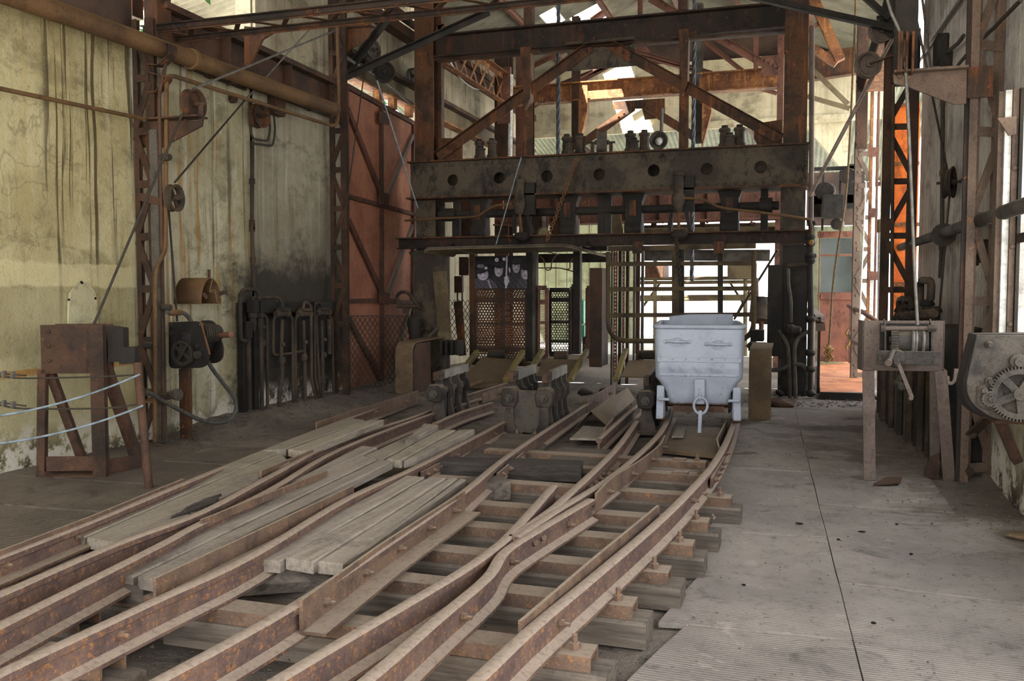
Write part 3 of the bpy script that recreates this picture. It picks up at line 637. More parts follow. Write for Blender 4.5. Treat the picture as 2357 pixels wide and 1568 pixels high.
# ---------------------------------------------------------------- cast iron brake stands
def stand(base, u, L, H, lab, bars, nuts=(), plate=False, n=4):
    # local frame: y along the track, x to the right of it, z up
    u = V((u.x, u.y, 0)).normalized(); rt = V((u.y, -u.x, 0)); base = V(base)
    R = lambda x, y, z: base+rt*x+u*y+V((0, 0, z))
    t = T('brake_stand', lab, 'brake stand', base, 'cast iron brake stands')
    W2 = .17 if plate else 0
    for sx in bars:
        x0 = sx*W2
        for i in range(n):
            y = .07+(L-.14)*i/(n-1); k = .62*H
            prof = [(-.10, 0), (.10, 0), (.09, .05), (.055, .16*H/.5), (.05, .45*H), (.085, k-.05), (.085, k+.03), (.045, k+.08), (.04, .86*H), (-.02, .86*H), (-.04, k+.06), (-.08, k+.04), (-.085, k-.07), (-.045, .42*H), (-.055, .16*H/.5), (-.09, .05)]
            O('rib', G().prism([R(x0+a*(1 if sx >= 0 else -1), y-.028, z) for a, z in prof], u*.056), MT['cast'], t, ang=40, bev=.006)
        O('pivot_bar', G().cyl(R(x0, -.03, .60*H), R(x0, L, .60*H), .042, 12), MT['cast'], t)
        O('web', G().b2((0, 0, 0), (1, 1, 1)) if 0 else G().prism([R(x0-.02, .05, .05), R(x0+.02, .05, .05), R(x0+.02, L-.05, .05), R(x0-.02, L-.05, .05)], (0, 0, .5*H)), MT['black'], t)
        O('brake_bar', G().sweep([R(x0+.0, .22, .92*H), R(x0, L+.08, .92*H)], RECT(.05, .16*H)), MT['greybar'], t, label='pale worn brake bar', bev=.004)
        eb = O('brake_bar_end', G().sweep([R(x0+.0, -.02, .92*H), R(x0, .215, .92*H)], RECT(.055, .165*H)), MT['rusty'], t, bev=.004)
        for yy in (.04, .15):
            O('bolt_hole_shade', G().cyl(R(x0+.0275, yy, .92*H), R(x0+.029, yy, .92*H), .014), MT['void'], eb)  # near-black disc, painted shade in place of a drilled hole
        O('knuckle', G().prism([R(x0-.075, -.07, .46*H), R(x0+.05, -.07, .44*H), R(x0+.085, -.07, .54*H), R(x0+.085, -.07, .70*H), R(x0+.04, -.07, .78*H), R(x0-.06, -.07, .77*H), R(x0-.09, -.07, .66*H)], u*.16), MT['cast'], t, ang=40, bev=.015)
        O('nut', G().nut(R(x0, -.07, .60*H), -u, .046, .035, .03), MT['dustgear'], t)
        O('foot', G().prism([R(x0-.13, -.06, 0), R(x0+.13, -.06, 0), R(x0+.13, L, 0), R(x0-.13, L, 0)], (0, 0, .03)), MT['cast'], t)
    if plate:
        O('front_plate', G().prism([R(-.17, -.04, .02), R(.17, -.04, .02), R(.17, -.04, .70*H), R(.12, -.04, .72*H), R(-.12, -.04, .72*H), R(-.17, -.04, .70*H)], u*.03), MT['dustgear'], t, bev=.004)
        for s in (-1, 1):
            O('post', G().prism([R(s*.17-.10, -.065, 0), R(s*.17+.10, -.065, 0), R(s*.17+.05, -.065, .1), R(s*.17+.04, -.065, .45*H), R(s*.17-.04, -.065, .45*H), R(s*.17-.05, -.065, .1)], u*.07), MT['cast'], t, bev=.006)
            for x in (-.08, .08): O('foot_bolt', G().nut(R(s*.17+x, -.09, .02), (0, 0, 1), .022, .02, .02), MT['guard'], t)
    return t
u1 = Z(1110, 897, .15)-Z(962, 956, .15)
stand(Z(1004, 978, .03), u1, 1.05, .55, 'brake stand with a pale drilled bar, nearest the orange gate', (1,))
u2 = Z(1352, 928, .15)-Z(1185, 1037, .22)
stand(Z(1215, 1000, .03), u2, 1.0, .60, 'double brake stand with two nuts on its front plate', (-1, 1), plate=True)
stand(Z(1487, 1000, .03), u2, 1.15, .56, 'single dark brake stand at the left side of the tub', (1,))
# ---------------------------------------------------------------- covers beside the tracks and ramps to the cages
def cover(x, y, w, d, h, lab):
    t = T('guard_cover', lab, 'cover', (x, y, 0), 'bent sheet covers')
    P = [(x, y, 0), (x, y, h-.16)]+[(x, y+.16-.16*math.cos(a), h-.16+.16*math.sin(a)) for a in (.4, .8, 1.2, 1.57)]+[(x, y+d, h+.02)]
    O('bent_sheet', G().sweep(P, RECT(.012, w), up=(1, 0, 0)), MT['ramp'], t, ang=50)
    O('side_sheet', G().prism([(x+w/2-.01, y+.05, 0), (x+w/2-.01, y+d*.55, 0), (x+w/2-.01, y+d*.55, h-.02), (x+w/2-.01, y+.16, h-.02), (x+w/2-.01, y+.05, h-.14)], (-.008, 0, 0)), MT['rusty'], t)
p = Z(938, 905, 0); cover(p.x+.02, p.y-.15, .26, 1.2, .72, 'bent sheet cover at the foot of the left frame post')
p = Z(1748, 966, 0); cover(p.x, p.y, .24, .9, .78, 'upright bent sheet cover right of the tub')
def ramp(name_l, quad, bars, roller=None):
    P = [Y(x, y, yy) for x, y, yy in quad]; t = T('ramp', name_l, 'ramp', (P[0]+P[1])/2, 'tilting ramps before the cages')
    O('tread_plate', G().prism(P, (0, 0, -.02)), MT['ramp'], t)
    for (a, b) in bars:
        p, q = Y(*a), Y(*b); O('side_bar', G().sweep([p+V((0, 0, .03)), p.lerp(q, .55)+V((0, 0, .04)), q+V((0, 0, .03))], RECT(.07, .08)), MT['yellow'], t, label='bar with worn yellow paint', bev=.006)
    if roller:
        a, b = Y(*roller[0]), Y(*roller[1]); O('roller', G().cyl(a, b, .07, 14), MT['dkpipe'], t)
        for q in (a, b): O('roller_bracket', G().box(q+V((0, 0, -.1)), (.03, .1, .22)), MT['rusty'], t)
ramp('left ramp plate between two yellowed bars before the perforated door', [(1068, 866, 12.3), (1165, 880, 12.3), (1190, 828, 13.2), (1110, 822, 13.2)], [((1056, 872, 12.2), (1098, 815, 13.2)), ((1163, 880, 12.2), (1204, 815, 13.2))], ((1125, 815, 13.3), (1165, 815, 13.3)))
ramp('middle ramp plate with a roller at its upper edge', [(1235, 862, 12.3), (1310, 872, 12.3), (1335, 828, 13.2), (1250, 826, 13.2)], [((1226, 850, 12.4), (1248, 814, 13.2)), ((1312, 880, 12.2), (1352, 812, 13.2))], ((1278, 818, 13.3), (1306, 818, 13.3)))
ramp('right ramp plate of tread steel beside the tub', [(1430, 866, 12.3), (1512, 868, 12.3), (1512, 828, 13.2), (1446, 830, 13.2)], [((1418, 878, 12.2), (1440, 812, 13.2))], ((1472, 817, 13.3), (1510, 817, 13.3)))
ramp('lower tread plate in front of the left ramp', [(1066, 890, 11.9), (1160, 892, 11.9), (1165, 882, 12.25), (1068, 868, 12.25)], [])
O('brass_cylinder', G().cyl(Z(1076, 890, .15), Z(1110, 878, .15), .035, 12).tube(fillet([Z(1076, 890, .15), Z(1060, 884, .18), Z(1058, 896, .02)], .05), .02), MT['pipe'], label='small bent pipe lying before the left ramp', cat='pipe')
# loose lumps and scraps
def lump(x, y, r, m, lab, z=0.0, sc=(1, 1, .6), name='lump', cat='rubble'):
    g = G().ball(Z(x, y, z)+V((0, 0, r*.3)), r, 9, 6, sc)
    for i, p in enumerate(g.v): p += V((NZ.noise(p*9), NZ.noise(p*9+V((5, 0, 0))), NZ.noise(p*9+V((0, 7, 0)))))*r*.45
    O(name, g, m, ang=25, label=lab, cat=cat)
lump(1790, 935, .13, MT['rusty'], 'broken rusty slab before the right frame post', sc=(1.7, 1, .35)); lump(1795, 908, .07, MT['black'], 'small dark block before the right frame post', .05)
lump(2070, 956, .08, MT['ramp'], 'flat stone by the row of dark pipes', sc=(1.3, 1, .4)); lump(2352, 1242, .06, MT['ramp'], 'stone chip at the right floor edge', sc=(1.3, 1, .4))
lump(1345, 905, .06, MT['black'], 'dark block before the middle ramp', .05, (1.8, 1, .8)); lump(1390, 905, .05, MT['black'], 'second dark block before the middle ramp', .05, (1.4, 1, .9))
for k, (x, y) in enumerate([(1984, 1226), (2064, 1208), (1930, 1244), (1840, 1207), (2097, 1276), (2010, 1435), (1712, 1348)]):
    lump(x, y, .011, MT['void'], ['thin dark sliver on the floor plates', 'dark pebble under the seam beside the winch', 'tiny dark pebble by the seam', 'curled black flake before the winch', 'dark pebble in the middle of the plate', 'dark flake on the near plate', 'dark crumb near the sleepers'][k], .012, (2.2 if k in (0, 3) else 1, .7, .5), 'pebble', 'pebble')
g = G().prism([Z(2010, 1117, .01), Z(2040, 1101, .02), Z(2076, 1102, .03), Z(2072, 1113, .02), Z(2048, 1116, .015)], (0, 0, .012))
O('sheet_scrap', g, MT['rusty'], label='rusty scrap of plate on the floor below the winch', cat='scrap')

# grit and flakes strewn over the floor
random.seed(21); g = G()
def flakes(n, fx, s0, s1, z=.012):
    for i in range(n):
        x, y = fx(); r = random.uniform(s0, s1); a = random.uniform(0, 6.28); h = r*random.uniform(.2, .6); c = V((x, y, max(z, hf(x, y)) if z < .05 else z))
        p = [c+V((r*math.cos(a+k*2.09)*random.uniform(.5, 1), r*math.sin(a+k*2.09)*random.uniform(.5, 1), 0)) for k in range(3)]; g.add(p+[c+V((0, 0, h))], [(0, 1, 3), (1, 2, 3), (2, 0, 3)])
flakes(900, lambda: (min(1.44, 1.42-abs(random.gauss(0, .35))), random.uniform(5.8, 10.5)), .004, .018)
flakes(900, lambda: (max(-5.8, -5.75+abs(random.gauss(0, .5))), random.uniform(6.6, 11.8)), .006, .028)
flakes(700, lambda: (random.uniform(-.4, 1.4), random.uniform(2.2, 9)), .003, .012)
flakes(900, lambda: (random.uniform(-4, -.6), random.uniform(6.2, 12.4)), .006, .03)
flakes(700, lambda: (random.uniform(-4, -.5), random.uniform(2.4, 6.4)), .004, .018)
flakes(500, lambda: (random.uniform(-.6, 1.0), random.uniform(11.4, 13)), .008, .035)
mg_ = M('grit'); oi = mg_.noise(300, 1, .5); mg_.out(mg_.mix(mg_.step(oi, .45, .6), (58, 52, 47), (112, 102, 90)), .95)
O('debris', g, mg_.m, floor, ang=0, kind='stuff')
# ---------------------------------------------------------------- headframe: front portal, back portal, girders
YF, YB = 12.8, 16.4
hd = T('headframe', 'dark riveted steel headframe straddling the cages, with pierced girder and braces', 'headframe', (-2.65, YF, 0))
fm, gm, bm = MT['frame'], MT['girder'], MT['black']
def vcol(x0, x1, y, d, z0, z1, m, name='column', t=.02, parent=hd):
    c = (x0+x1)/2; b = x1-x0
    return O(name, G().sweep([(c, y+d/2, z0), (c, y+d/2, z1)], IP(b, d, t, .014), up=(0, 1, 0)), m, parent)
xl0, xl1 = Y(962, 300, YF).x, Y(1005, 300, YF).x
xr0, xr1 = Y(1803, 300, YF).x, Y(1857, 300, YF).x
vcol(xl0, xl1, YF-.12, .34, 3.36, 6.9, fm); vcol(xr0, xr1, YF-.12, .34, 3.36, 6.9, fm)
vcol(xl0+.02, xl1+.03, YF-.14, .4, 0, 2.84, gm); vcol(xr0-.02, xr1, YF-.14, .4, 0, 2.84, gm)
# rear flange of the left post seen behind its front flange
xa, xb = Y(1008, 300, YF+.5).x, Y(1020, 300, YF+.5).x
O('column', G().b2((xa, YF+.4, 3.36), (xb, YF+.55, 6.6)), MT['rusty'], hd)
# box of sheet around the lower right post
O('post_casing', G().b2((Y(1768, 700, YF).x, YF-.30, .55), (Y(1800, 700, YF).x, YF-.05, 1.78)), bm, hd)
O('post_casing', G().b2((Y(1800, 700, YF).x, YF-.16, 0), (Y(1858, 700, YF).x, YF+.1, 2.05)), bm, hd)
O('post_casing', G().b2((Y(965, 700, YF).x, YF-.2, 0), (Y(1030, 700, YF).x, YF+.1, 2.06)), gm, hd)
O('bracket', G().prism([Y(940, 580, YF), Y(1000, 580, YF), Y(1000, 690, YF), Y(966, 625, YF)], (0, .05, 0)), gm, hd)
O('bent_side_plate', G().sweep([Y(1012, 625, YF-.35), Y(1020, 720, YF-.32), Y(1024, 782, YF-.35)], RECT(.22, .01), up=(0, 1, 0)), MT['olive'], hd)
# pierced main girder
gx0, gx1 = -5.58, .14; z0, z1 = 2.84, 3.36
gd = T  # (alias unused)
px_h = [(1043, 415), (1150, 410), (1260, 406), (1380, 402), (1505, 393), (1627, 390), (1751, 385)]
YG = YF-.28
holes = []
for x, y in px_h:
    p = Y(x, y, YG); holes.append((p.x-gx0, p.z-z0, .085))
mg = O('main_girder', G().holeplate((gx0, YG, z0), (1, 0, 0), (0, 0, 1), gx1-gx0, z1-z0, .016, holes), gm, hd)
O('girder_back_web', G().b2((gx0, YG+.42, z0), (gx1, YG+.44, z1)), gm, hd)
O('girder_flange', G().b2((gx0-.02, YG-.10, z1), (gx1+.02, YG+.52, z1+.022)), fm, hd)
O('girder_flange', G().b2((gx0-.03, YG-.12, z0-.025), (gx1+.02, YG+.5, z0)), fm, hd)
O('girder_angle', G().b2((gx0, YG-.022, z1-.1), (gx1, YG-.002, z1)), gm, hd); O('girder_angle', G().b2((gx0, YG-.022, z0), (gx1, YG-.002, z0+.1)), gm, hd)
rv = O('rivet', G().dome((gx0+.06, YG-.022, z1-.05), (0, -1, 0), .024), gm, mg)
nr = 46
for i in range(1, nr): piece(rv, mg, ((gx1-gx0-.12)*i/(nr-1), 0, 0))
for i in range(0, nr): piece(rv, mg, ((gx1-gx0-.12)*i/(nr-1), 0, -.42))
for i in range(7):
    piece(rv, mg, (gx1-gx0-.10, 0, -.05*i-.05))
# portal beam below, channel with a hole or two
bx0, bx1 = -5.82, .24
O('portal_beam', G().sweep([(bx0, YF-.25, 2.16), (bx1, YF-.25, 2.16)], UP_(.10, .17, .014)), MT['beamdark'], hd)
O('portal_beam_flange', G().b2((bx0, YF-.34, 2.225), (bx1, YF-.18, 2.245)), fm, hd)
for x, y in ((1043, 565), (1353, 560)):
    p = Y(x, y, YF-.31); O('beam_hole_shade', G().cyl(p, p+V((0, .008, 0)), .032, 14), MT['void'], hd)  # flat dark disc paints the shade inside the hole
# top beam with ragged underside flange
O('top_beam', G().sweep([(xl1, YF, 5.14), (xr0, YF, 5.14)], IP(.24, .34, .022, .016)), MT['beamdark'], hd)
g = G(); n = 40; vs = []
for i in range(n+1):
    x = lerp(xl1, xr0, i/n); w = NZ.noise(V((x*3, 0, 1)))*.05
    vs += [V((x, YF-.13, 4.945+w*.4)), V((x, YF-.06, 4.925+w)), V((x, YF+.10, 4.93-w*.6))]
g.add(vs, [(3*i+k, 3*i+3+k, 3*i+4+k, 3*i+1+k) for i in range(n) for k in (0, 1)])
O('peeling_flange', g, MT['rusty'], hd, label='flaking rusted bottom flange')
# gusset and braces
def gus(px, y, th, m, parent, name='gusset'): return O(name, G().prism([Y(a, b, y) for a, b in px], (0, th, 0)), m, parent)
gus([(1304, 98), (1460, 84), (1464, 150), (1437, 153), (1320, 162), (1308, 152)], YF-.03, .025, gm, hd)
gus([(1008, 318), (1064, 318), (1064, 366), (1008, 372)], YF+.02, .025, fm, hd)
gus([(1737, 285), (1800, 275), (1800, 332), (1745, 336), (1735, 318)], YF+.02, .025, fm, hd)
def angle(a, b, w, m, parent, name='brace', y=YF-.06, yb=None):
    p, q = Y(a[0], a[1], y), Y(b[0], b[1], y if yb is None else yb)
    return O(name, G().sweep([p, q], LP(w, w, .014), up=(0, -1, 0)), m, parent)
def riv_row(a, b, n, y, parent, m=fm, r=.02):
    s0 = None
    for i in range(n):
        t = i/(n-1) if n > 1 else 0; p = Y(lerp(a[0], b[0], t), lerp(a[1], b[1], t), y); O('rivet', G().dome(p, (0, -1, 0), r), m, parent)
for a, b in (((1362, 108), (1008, 362)), ((1404, 105), (1798, 322))):
    p, q = Y(a[0], a[1], YF-.05), Y(b[0], b[1], YF-.05); d = (q-p).normalized()
    k = O('brace', G().sweep([p, q], [(-.012, -.07), (0, -.07), (0, .058), (-.07, .058), (-.07, .07), (.0, .07)][::-1] if 0 else RECT(.014, .14)), fm, hd)
    sdn = V((-d.z, 0, d.x)); sdn = sdn if sdn.z > 0 else -sdn
    O('brace_lip', G().sweep([p+sdn*.07-V((0, .04, 0)), q+sdn*.07-V((0, .04, 0))], RECT(.09, .012)), fm, hd)
    for i in range(3):
        for s, e in ((p, 1), (q, -1)):
            O('rivet', G().dome(s+d*e*(.09+.13*i)-V((0, .01, 0)), (0, -1, 0), .022), fm, k)
for i, (x, y) in enumerate([(1330, 104), (1360, 100), (1420, 95), (1445, 93), (1318, 140), (1395, 118)]):
    O('rivet', G().dome(Y(x, y, YF-.022), (0, -1, 0), .02), gm, hd)
# hangers with flared heads
def hanger(x0, x1, ytop, ybot, yy, m, parent, flare=1):
    p0, p1 = Y(x0, ytop, yy), Y(x1, ytop, yy); q = Y(x0, ybot, yy); w = p1.x-p0.x; c = (p0.x+p1.x)/2
    h = O('hanger', G().sweep([(c, yy, p0.z), (c, yy, q.z)], UP_(w, .12, .012), up=(0, 1, 0)), m, parent)
    if flare: O('hanger_head', G().prism([(c-w/2, yy-.02, p0.z), (c+w/2+.02, yy-.02, p0.z), (c+w/2+.01, yy-.02, p0.z-.75), (c, yy-.02, p0.z-.9)], (0, -.2, 0)), m, parent); O('hanger_clip', G().box((c+w/2+.05, yy-.12, p0.z-.06), (.16, .1, .06)), m, parent)
    for z in (p0.z-1.0, p0.z-1.4): O('bolt', G().dome((c, yy-.06, z), (0, -1, 0), .018), m, h)
    return h
hanger(1206, 1228, 118, 362, YF+.05, MT['frame'], hd); hanger(1566, 1586, 78, 342, YF+.05, MT['frame'], hd)
for a, b, y0_, y1_ in ((1209, 1228, -40, 62), (1563, 1585, -60, 28)):
    p0, p1 = Y(a, y0_, YF), Y(b, y0_, YF); q = Y(a, y1_, YF); O('upper_post', G().b2((p0.x, YF-.08, q.z), (p1.x, YF+.08, p0.z)), MT['rusty'], hd)
# back portal: the same, with the light on it put into paler browns
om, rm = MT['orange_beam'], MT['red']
bl0, bl1 = Y(1142, 250, YB).x, Y(1174, 250, YB).x; br0, br1 = Y(1788, 250, YB).x, Y(1802, 250, YB).x
vcol(bl0, bl1, YB-.1, .3, 0, 6.4, MT['rusty'], 'rear_column'); vcol(bl1+.02, bl1+.22, YB+.3, .3, 4.0, 6.4, rm, 'rear_column'); vcol(br0, br1, YB, .3, 0, 6.6, rm, 'rear_column')
O('rear_top_beam', G().sweep([(bl1, YB, 5.14), (br0, YB, 5.14)], IP(.24, .34, .022, .016)), om, hd)
O('rear_girder', G().b2((bl0, YB-.1, 2.72), (br1, YB-.05, 3.36)), rm, hd); O('rear_girder_flange', G().b2((bl0, YB-.2, 3.36), (br1, YB+.2, 3.39)), rm, hd); O('rear_girder_flange', G().b2((bl0, YB-.2, 2.69), (br1, YB+.2, 2.72)), rm, hd)
O('rear_tie', G().cyl(Y(1476, 534, YB+.3), Y(1800, 530, YB+.3), .07, 12), MT['olive'], hd); O('rear_tie', G().b2(Y(1476, 552, YB+.5), Y(1790, 545, YB+.55)), MT['frame'], hd); O('rear_tie', G().b2(Y(1476, 526, YB+.7), Y(1790, 512, YB+.75)), MT['olive'], hd)
O('rear_bed', G().b2(Y(1476, 552, YB+.9), Y(1792, 514, YB+1.0)), MT['olive'], hd)
for x in (1498, 1536, 1610, 1668, 1725): O('rear_bracket', G().b2(Y(x, 556, YB+.6), Y(x+14, 512, YB+.7)), MT['rusty'], hd)
for x in (1290, 1345, 1420, 1455, 1530, 1640, 1700):
    p = Y(x, 470, YB-.12); O('rear_stiffener', G().b2((p.x-.09, YB-.16, 2.72), (p.x+.09, YB-.1, 3.36)), rm, hd)
for x in range(1050, 1790, 34):
    O('rivet', G().dome(Y(x, 512, YB-.1), (0, -1, 0), .025), rm, hd)
gus([(1412, 234), (1530, 226), (1530, 270), (1484, 276), (1478, 250), (1412, 252)], YB-.14, .02, fm, hd); gus([(1340, 196), (1352, 196), (1352, 252), (1340, 252)], YB-.2, .03, om, hd); gus([(1610, 178), (1622, 178), (1622, 238), (1610, 238)], YB-.2, .03, om, hd)
for a, b in (((1458, 246), (1340, 330)), ((1484, 244), (1600, 316)), ((1020, 365), (1148, 258))):
    p, q = Y(a[0], a[1], YB-.16), Y(b[0], b[1], YB-.16); k = O('rear_brace', G().sweep([p, q], RECT(.014, .15)), fm, hd)
    for i in range(3): O('rivet', G().dome(p.lerp(q, .08+.1*i)-V((0, .01, 0)), (0, -1, 0), .022), fm, k)
gus([(1752, 130), (1792, 126), (1792, 172), (1752, 175)], YB-.2, .02, MT['red'], hd)
for i in range(4): O('rivet', G().dome(Y(1762+10*i, 140+6*i, YB-.2), (0, -1, 0), .026), rm, hd)
hanger(1318, 1335, 40, 345, YB+.0, MT['rusty'], hd, 0); hanger(1602, 1619, 10, 330, YB-.05, MT['greymetal'], hd, 0)
for k, (c, s) in enumerate([(1318, 1), (1600, 1)]):
    p = Y(c+18, 236, YB-.1); O('hanger_head', G().prism([p, p+V((.16, 0, .0)), p+V((.16, 0, -.2)), p+V((0, 0, -.85))], (0, -.15, 0)), om, hd)
O('rear_portal_beam', G().sweep([Y(1480, 588, YB), Y(1772, 588, YB)], UP_(.12, .2, .014)), MT['greymetal'], hd)
# side lattice girder of the tower
lg = T('lattice_girder', 'tan lattice girder with crossed flats behind the left frame post', 'girder', (-5.35, 14.6, 4.9))
gy0, gy1 = 12.95, 16.25; lx = -5.32
for z in (4.96, 5.52):
    O('chord', G().sweep([(lx, gy0, z), (lx, gy1, z)], LP(.12, .09 if z < 5 else -.09, .012)), MT['orange_beam'], lg)
n = 7
for i in range(n):
    a, b = lerp(gy0, gy1, i/n), lerp(gy0, gy1, (i+1)/n)
    O('flat', G().sweep([(lx+.01, a, 5.0), (lx+.01, b, 5.48)], RECT(.008, .055)), MT['orange_beam'], lg); O('flat', G().sweep([(lx-.01, a, 5.48), (lx-.01, b, 5.0)], RECT(.008, .055)), MT['orange_beam'], lg)
O('end_plate', G().b2((lx-.1, gy1-.1, 4.6), (lx+.16, gy1+.0, 5.65)), MT['red'], lg)
for i in range(7): O('rivet', G().dome((lx+.1, gy1-.1, 4.7+.13*i), (0, -1, 0), .022), MT['red'], lg)
O('white_cable', G().tube(curve([Y(1020, 137, 13.2), Y(1035, 142, 13.3), Y(1060, 180, 14.2), Y(1090, 203, 14.9), Y(1112, 206, 15.3)]), .012), MT['white'], label='white cable drooping along the tan lattice girder', cat='cable')
O('white_pipe', G().tube([Y(1176, 172, 16.2), Y(1174, 372, 16.2)], .045, 10), MT['white'], label='white plastic pipe beside the rear frame post', cat='pipe')
# wind braces of the roof behind
rb = T('roof_truss', 'rust-red roof truss of angle irons above the cages', 'roof truss', (-2.6, 18.5, 6.0))
for a, b, w in (((1225, 240), (1470, 110), .1), ((1240, 210), (1390, 152), .07), ((1474, 118), (1640, 165), .08), ((1474, 125), (1790, 212), .07), ((1500, -10), (1760, 140), .14), ((1610, 80), (1722, 168), .08), ((1360, 45), (1440, -10), .12), ((1225, 148), (1302, 110), .1)):
    p, q = Y(a[0], a[1], 18.6), Y(b[0], b[1], 18.6); O('angle', G().sweep([p, q], LP(w, w, .012), up=(0, -1, 0)), rm, rb)
O('king_post', G().sweep([Y(1474, 120, 18.6), Y(1474, -30, 18.6)], RECT(.1, .08), up=(0, 1, 0)), rm, rb); O('node_plate', G().prism([Y(1462, 118, 18.55), Y(1498, 120, 18.55), Y(1476, 92, 18.55)], (0, .02, 0)), rm, rb)
O('hanger_rod', G().sweep([Y(1740, 20, 18.6), Y(1740, 172, 18.6)], RECT(.09, .06), up=(0, 1, 0)), rm, rb)
# things standing on the main girder
def nutgroup(cx, cy, lab):
    p = Y(cx, cy, YF); t = T('tie_bolts', lab, 'bolts', (p.x, YF-.05, z1+.022), 'tie bolts on the girder')
    for dx, dy, h in ((-.10, .05, .30), (.10, .05, .30), (-.02, -.12, .17)):
        c = V((p.x+dx, YF-.05+dy, z1+.022)); O('tie_bolt', G().lathe(c, (0, 0, 1), [(0, .085), (h*.3, .085), (h*.3, .07), (h*.85, .065), (h*.86, .08), (h, .078)], 8), MT['dkpipe'], t, ang=30)
        O('bolt_tip', G().cyl(c+V((0, 0, h)), c+V((0, 0, h+.04)), .045, 10), bm, t)
nutgroup(1118, 350, 'three tall tie bolts on the girder near the left post'); nutgroup(1320, 340, 'three tall tie bolts on the girder beside the small sheave')
nutgroup(1467, 332, 'three tall tie bolts on the girder right of the small sheave'); nutgroup(1685, 320, 'three tall tie bolts on the girder near the right post')
def sheave(c, ax, R, w, lab, m='dkpipe', holes=0, spokes=4, grp='rope sheaves', bracket=None, mb='rusty'):
    c = V(c); ax = V(ax).normalized(); t = T('sheave', lab, 'pulley', c-V((0, 0, R)), grp)
    prof = [(-w/2, R), (-w/2+.008, R), (-w*.12, R*.84), (w*.12, R*.84), (w/2-.008, R), (w/2, R), (w/2, R*.86), (w*.2, R*.74), (-w*.2, R*.74), (-w/2, R*.86), (-w/2, R)]
    O('rim', G().lathe(c, ax, prof, 28, cap=False), MT[m], t, ang=30)
    O('hub', G().lathe(c, ax, [(-w*.7, R*.2), (w*.7, R*.2), (w*.75, R*.16), (w*.75, .001)], 14), MT[m], t)
    O('axle', G().cyl(c-ax*w*1.3, c+ax*w*1.3, R*.09, 10), MT['dkpipe'], t)
    if spokes:
        a = V((0, 0, 1)); b = ax.cross(a).normalized(); a = b.cross(ax)
        for i in range(spokes):
            an_ = 2*math.pi*(i+.3)/spokes; d = a*math.cos(an_)+b*math.sin(an_); O('spoke', G().sweep([c+d*R*.15, c+d*R*.78], RECT(w*.3, R*.2), up=ax), MT[m], t)
    else: O('disc', G().lathe(c, ax, [(-.006, R*.8), (.006, R*.8)], 24), MT[m], t)
    if bracket:
        for p in bracket: O('bracket', G().sweep([c+ax*w*.9*p[3], V(p[:3])+ax*w*.9*p[3]], RECT(.05, .012)), MT[mb], t)
    return t
c = Y(1385, 328, YF+.1); sheave(c, (.98, .2, 0), .17, .15, 'small grooved sheave on the girder between the tie bolts', 'greymetal', spokes=0, bracket=[(c.x, c.y, z1+.02, 1), (c.x, c.y, z1+.02, -1)])
# ropes
def rope(a, b, r, m, lab, k=1, cat='rope', sg=0.0):
    g = G()
    if k > 1:
        a, b = V(a), V(b); L = (b-a).length; n = int(L*14); d = (b-a).normalized(); u = d.orthogonal().normalized(); w = d.cross(u)
        for s in range(k):
            g.tube([a+d*(L*i/n)+(u*math.cos(i*.9+s*2*math.pi/k)+w*math.sin(i*.9+s*2*math.pi/k))*r*.55 for i in range(n+1)], r*.55, 6)
    else: g.tube(sag(a, b, sg), r, 7)
    return O('rope' if cat == 'rope' else cat, g, MT[m], ang=60, label=lab, cat=cat)
p = Y(1285, 200, 14.6); rope((p.x, 14.6, 6.6), (p.x, 14.6, 3.2), .034, 'steelrope', 'thick twisted hoist rope over the left cage', 3)
p = Y(1597, 200, 14.6); rope((p.x, 14.6, 6.6), (p.x, 14.6, 1.6), .034, 'steelrope', 'thick twisted hoist rope over the right cage', 3)
# bell lamp under the annex lintel
p = Y(1517, 325, 15.2); t = T('bell_lamp', 'bell-shaped lamp hanging behind the girder', 'lamp', p)
O('lamp_shade', G().lathe(p+V((0, .25, .05)), (0, -1, -.15), [(0, .04), (.1, .06), (.2, .09), (.3, .16), (.31, .15), (.2, .08)], 18), MT['greymetal'], t); O('bulb', G().ball(p+V((0, .02, 0)), .07), MT['white'], t); O('stem', G().cyl(p+V((0, .25, .05)), p+V((0, .3, .6)), .03), MT['greymetal'], t)
# ---------------------------------------------------------------- gear hung below the girder
sh = T('cross_shaft', 'black shaft with bearing blocks hung under the girder', 'shaft', (-2.7, YF, 2.4))
zs = Y(1200, 490, YF).z; x0, x1 = Y(1010, 490, YF).x, Y(1793, 480, YF).x
O('shaft', G().cyl((x0, YF, zs), (x1, YF, zs), .06, 16), bm, sh)
for a, b, r in ((1020, 1052, .10), (1748, 1778, .11)): O('collar', G().cyl((Y(a, 490, YF).x, YF, zs), (Y(b, 490, YF).x, YF, zs), r, 16), bm, sh)
for k, x in enumerate((1105, 1310, 1460, 1680)):
    c = Y(x, 490, YF); xx = c.x
    hb = O('hanger_block', G().prism([(xx-.17, YF-.1, 2.82), (xx+.17, YF-.1, 2.82), (xx+.12, YF-.1, 2.7), (xx+.12, YF-.1, 2.4), (xx-.12, YF-.1, 2.4), (xx-.12, YF-.1, 2.7)], (0, .2, 0)), bm, sh, bev=.01)
    O('block_recess', G().b2((xx-.05, YF-.125, 2.5), (xx+.05, YF-.1, 2.72)), MT['frame'], sh)
    O('pendant', G().lathe((xx-.13, YF, 2.33), (1, 0, 0), [(0, .10), (.02, .13), (.24, .13), (.26, .10)], 18), bm, sh, bev=.004)
    O('pendant_arm', G().b2((xx-.1, YF-.05, 2.3), (xx+.1, YF+.05, 2.5)), bm, sh)
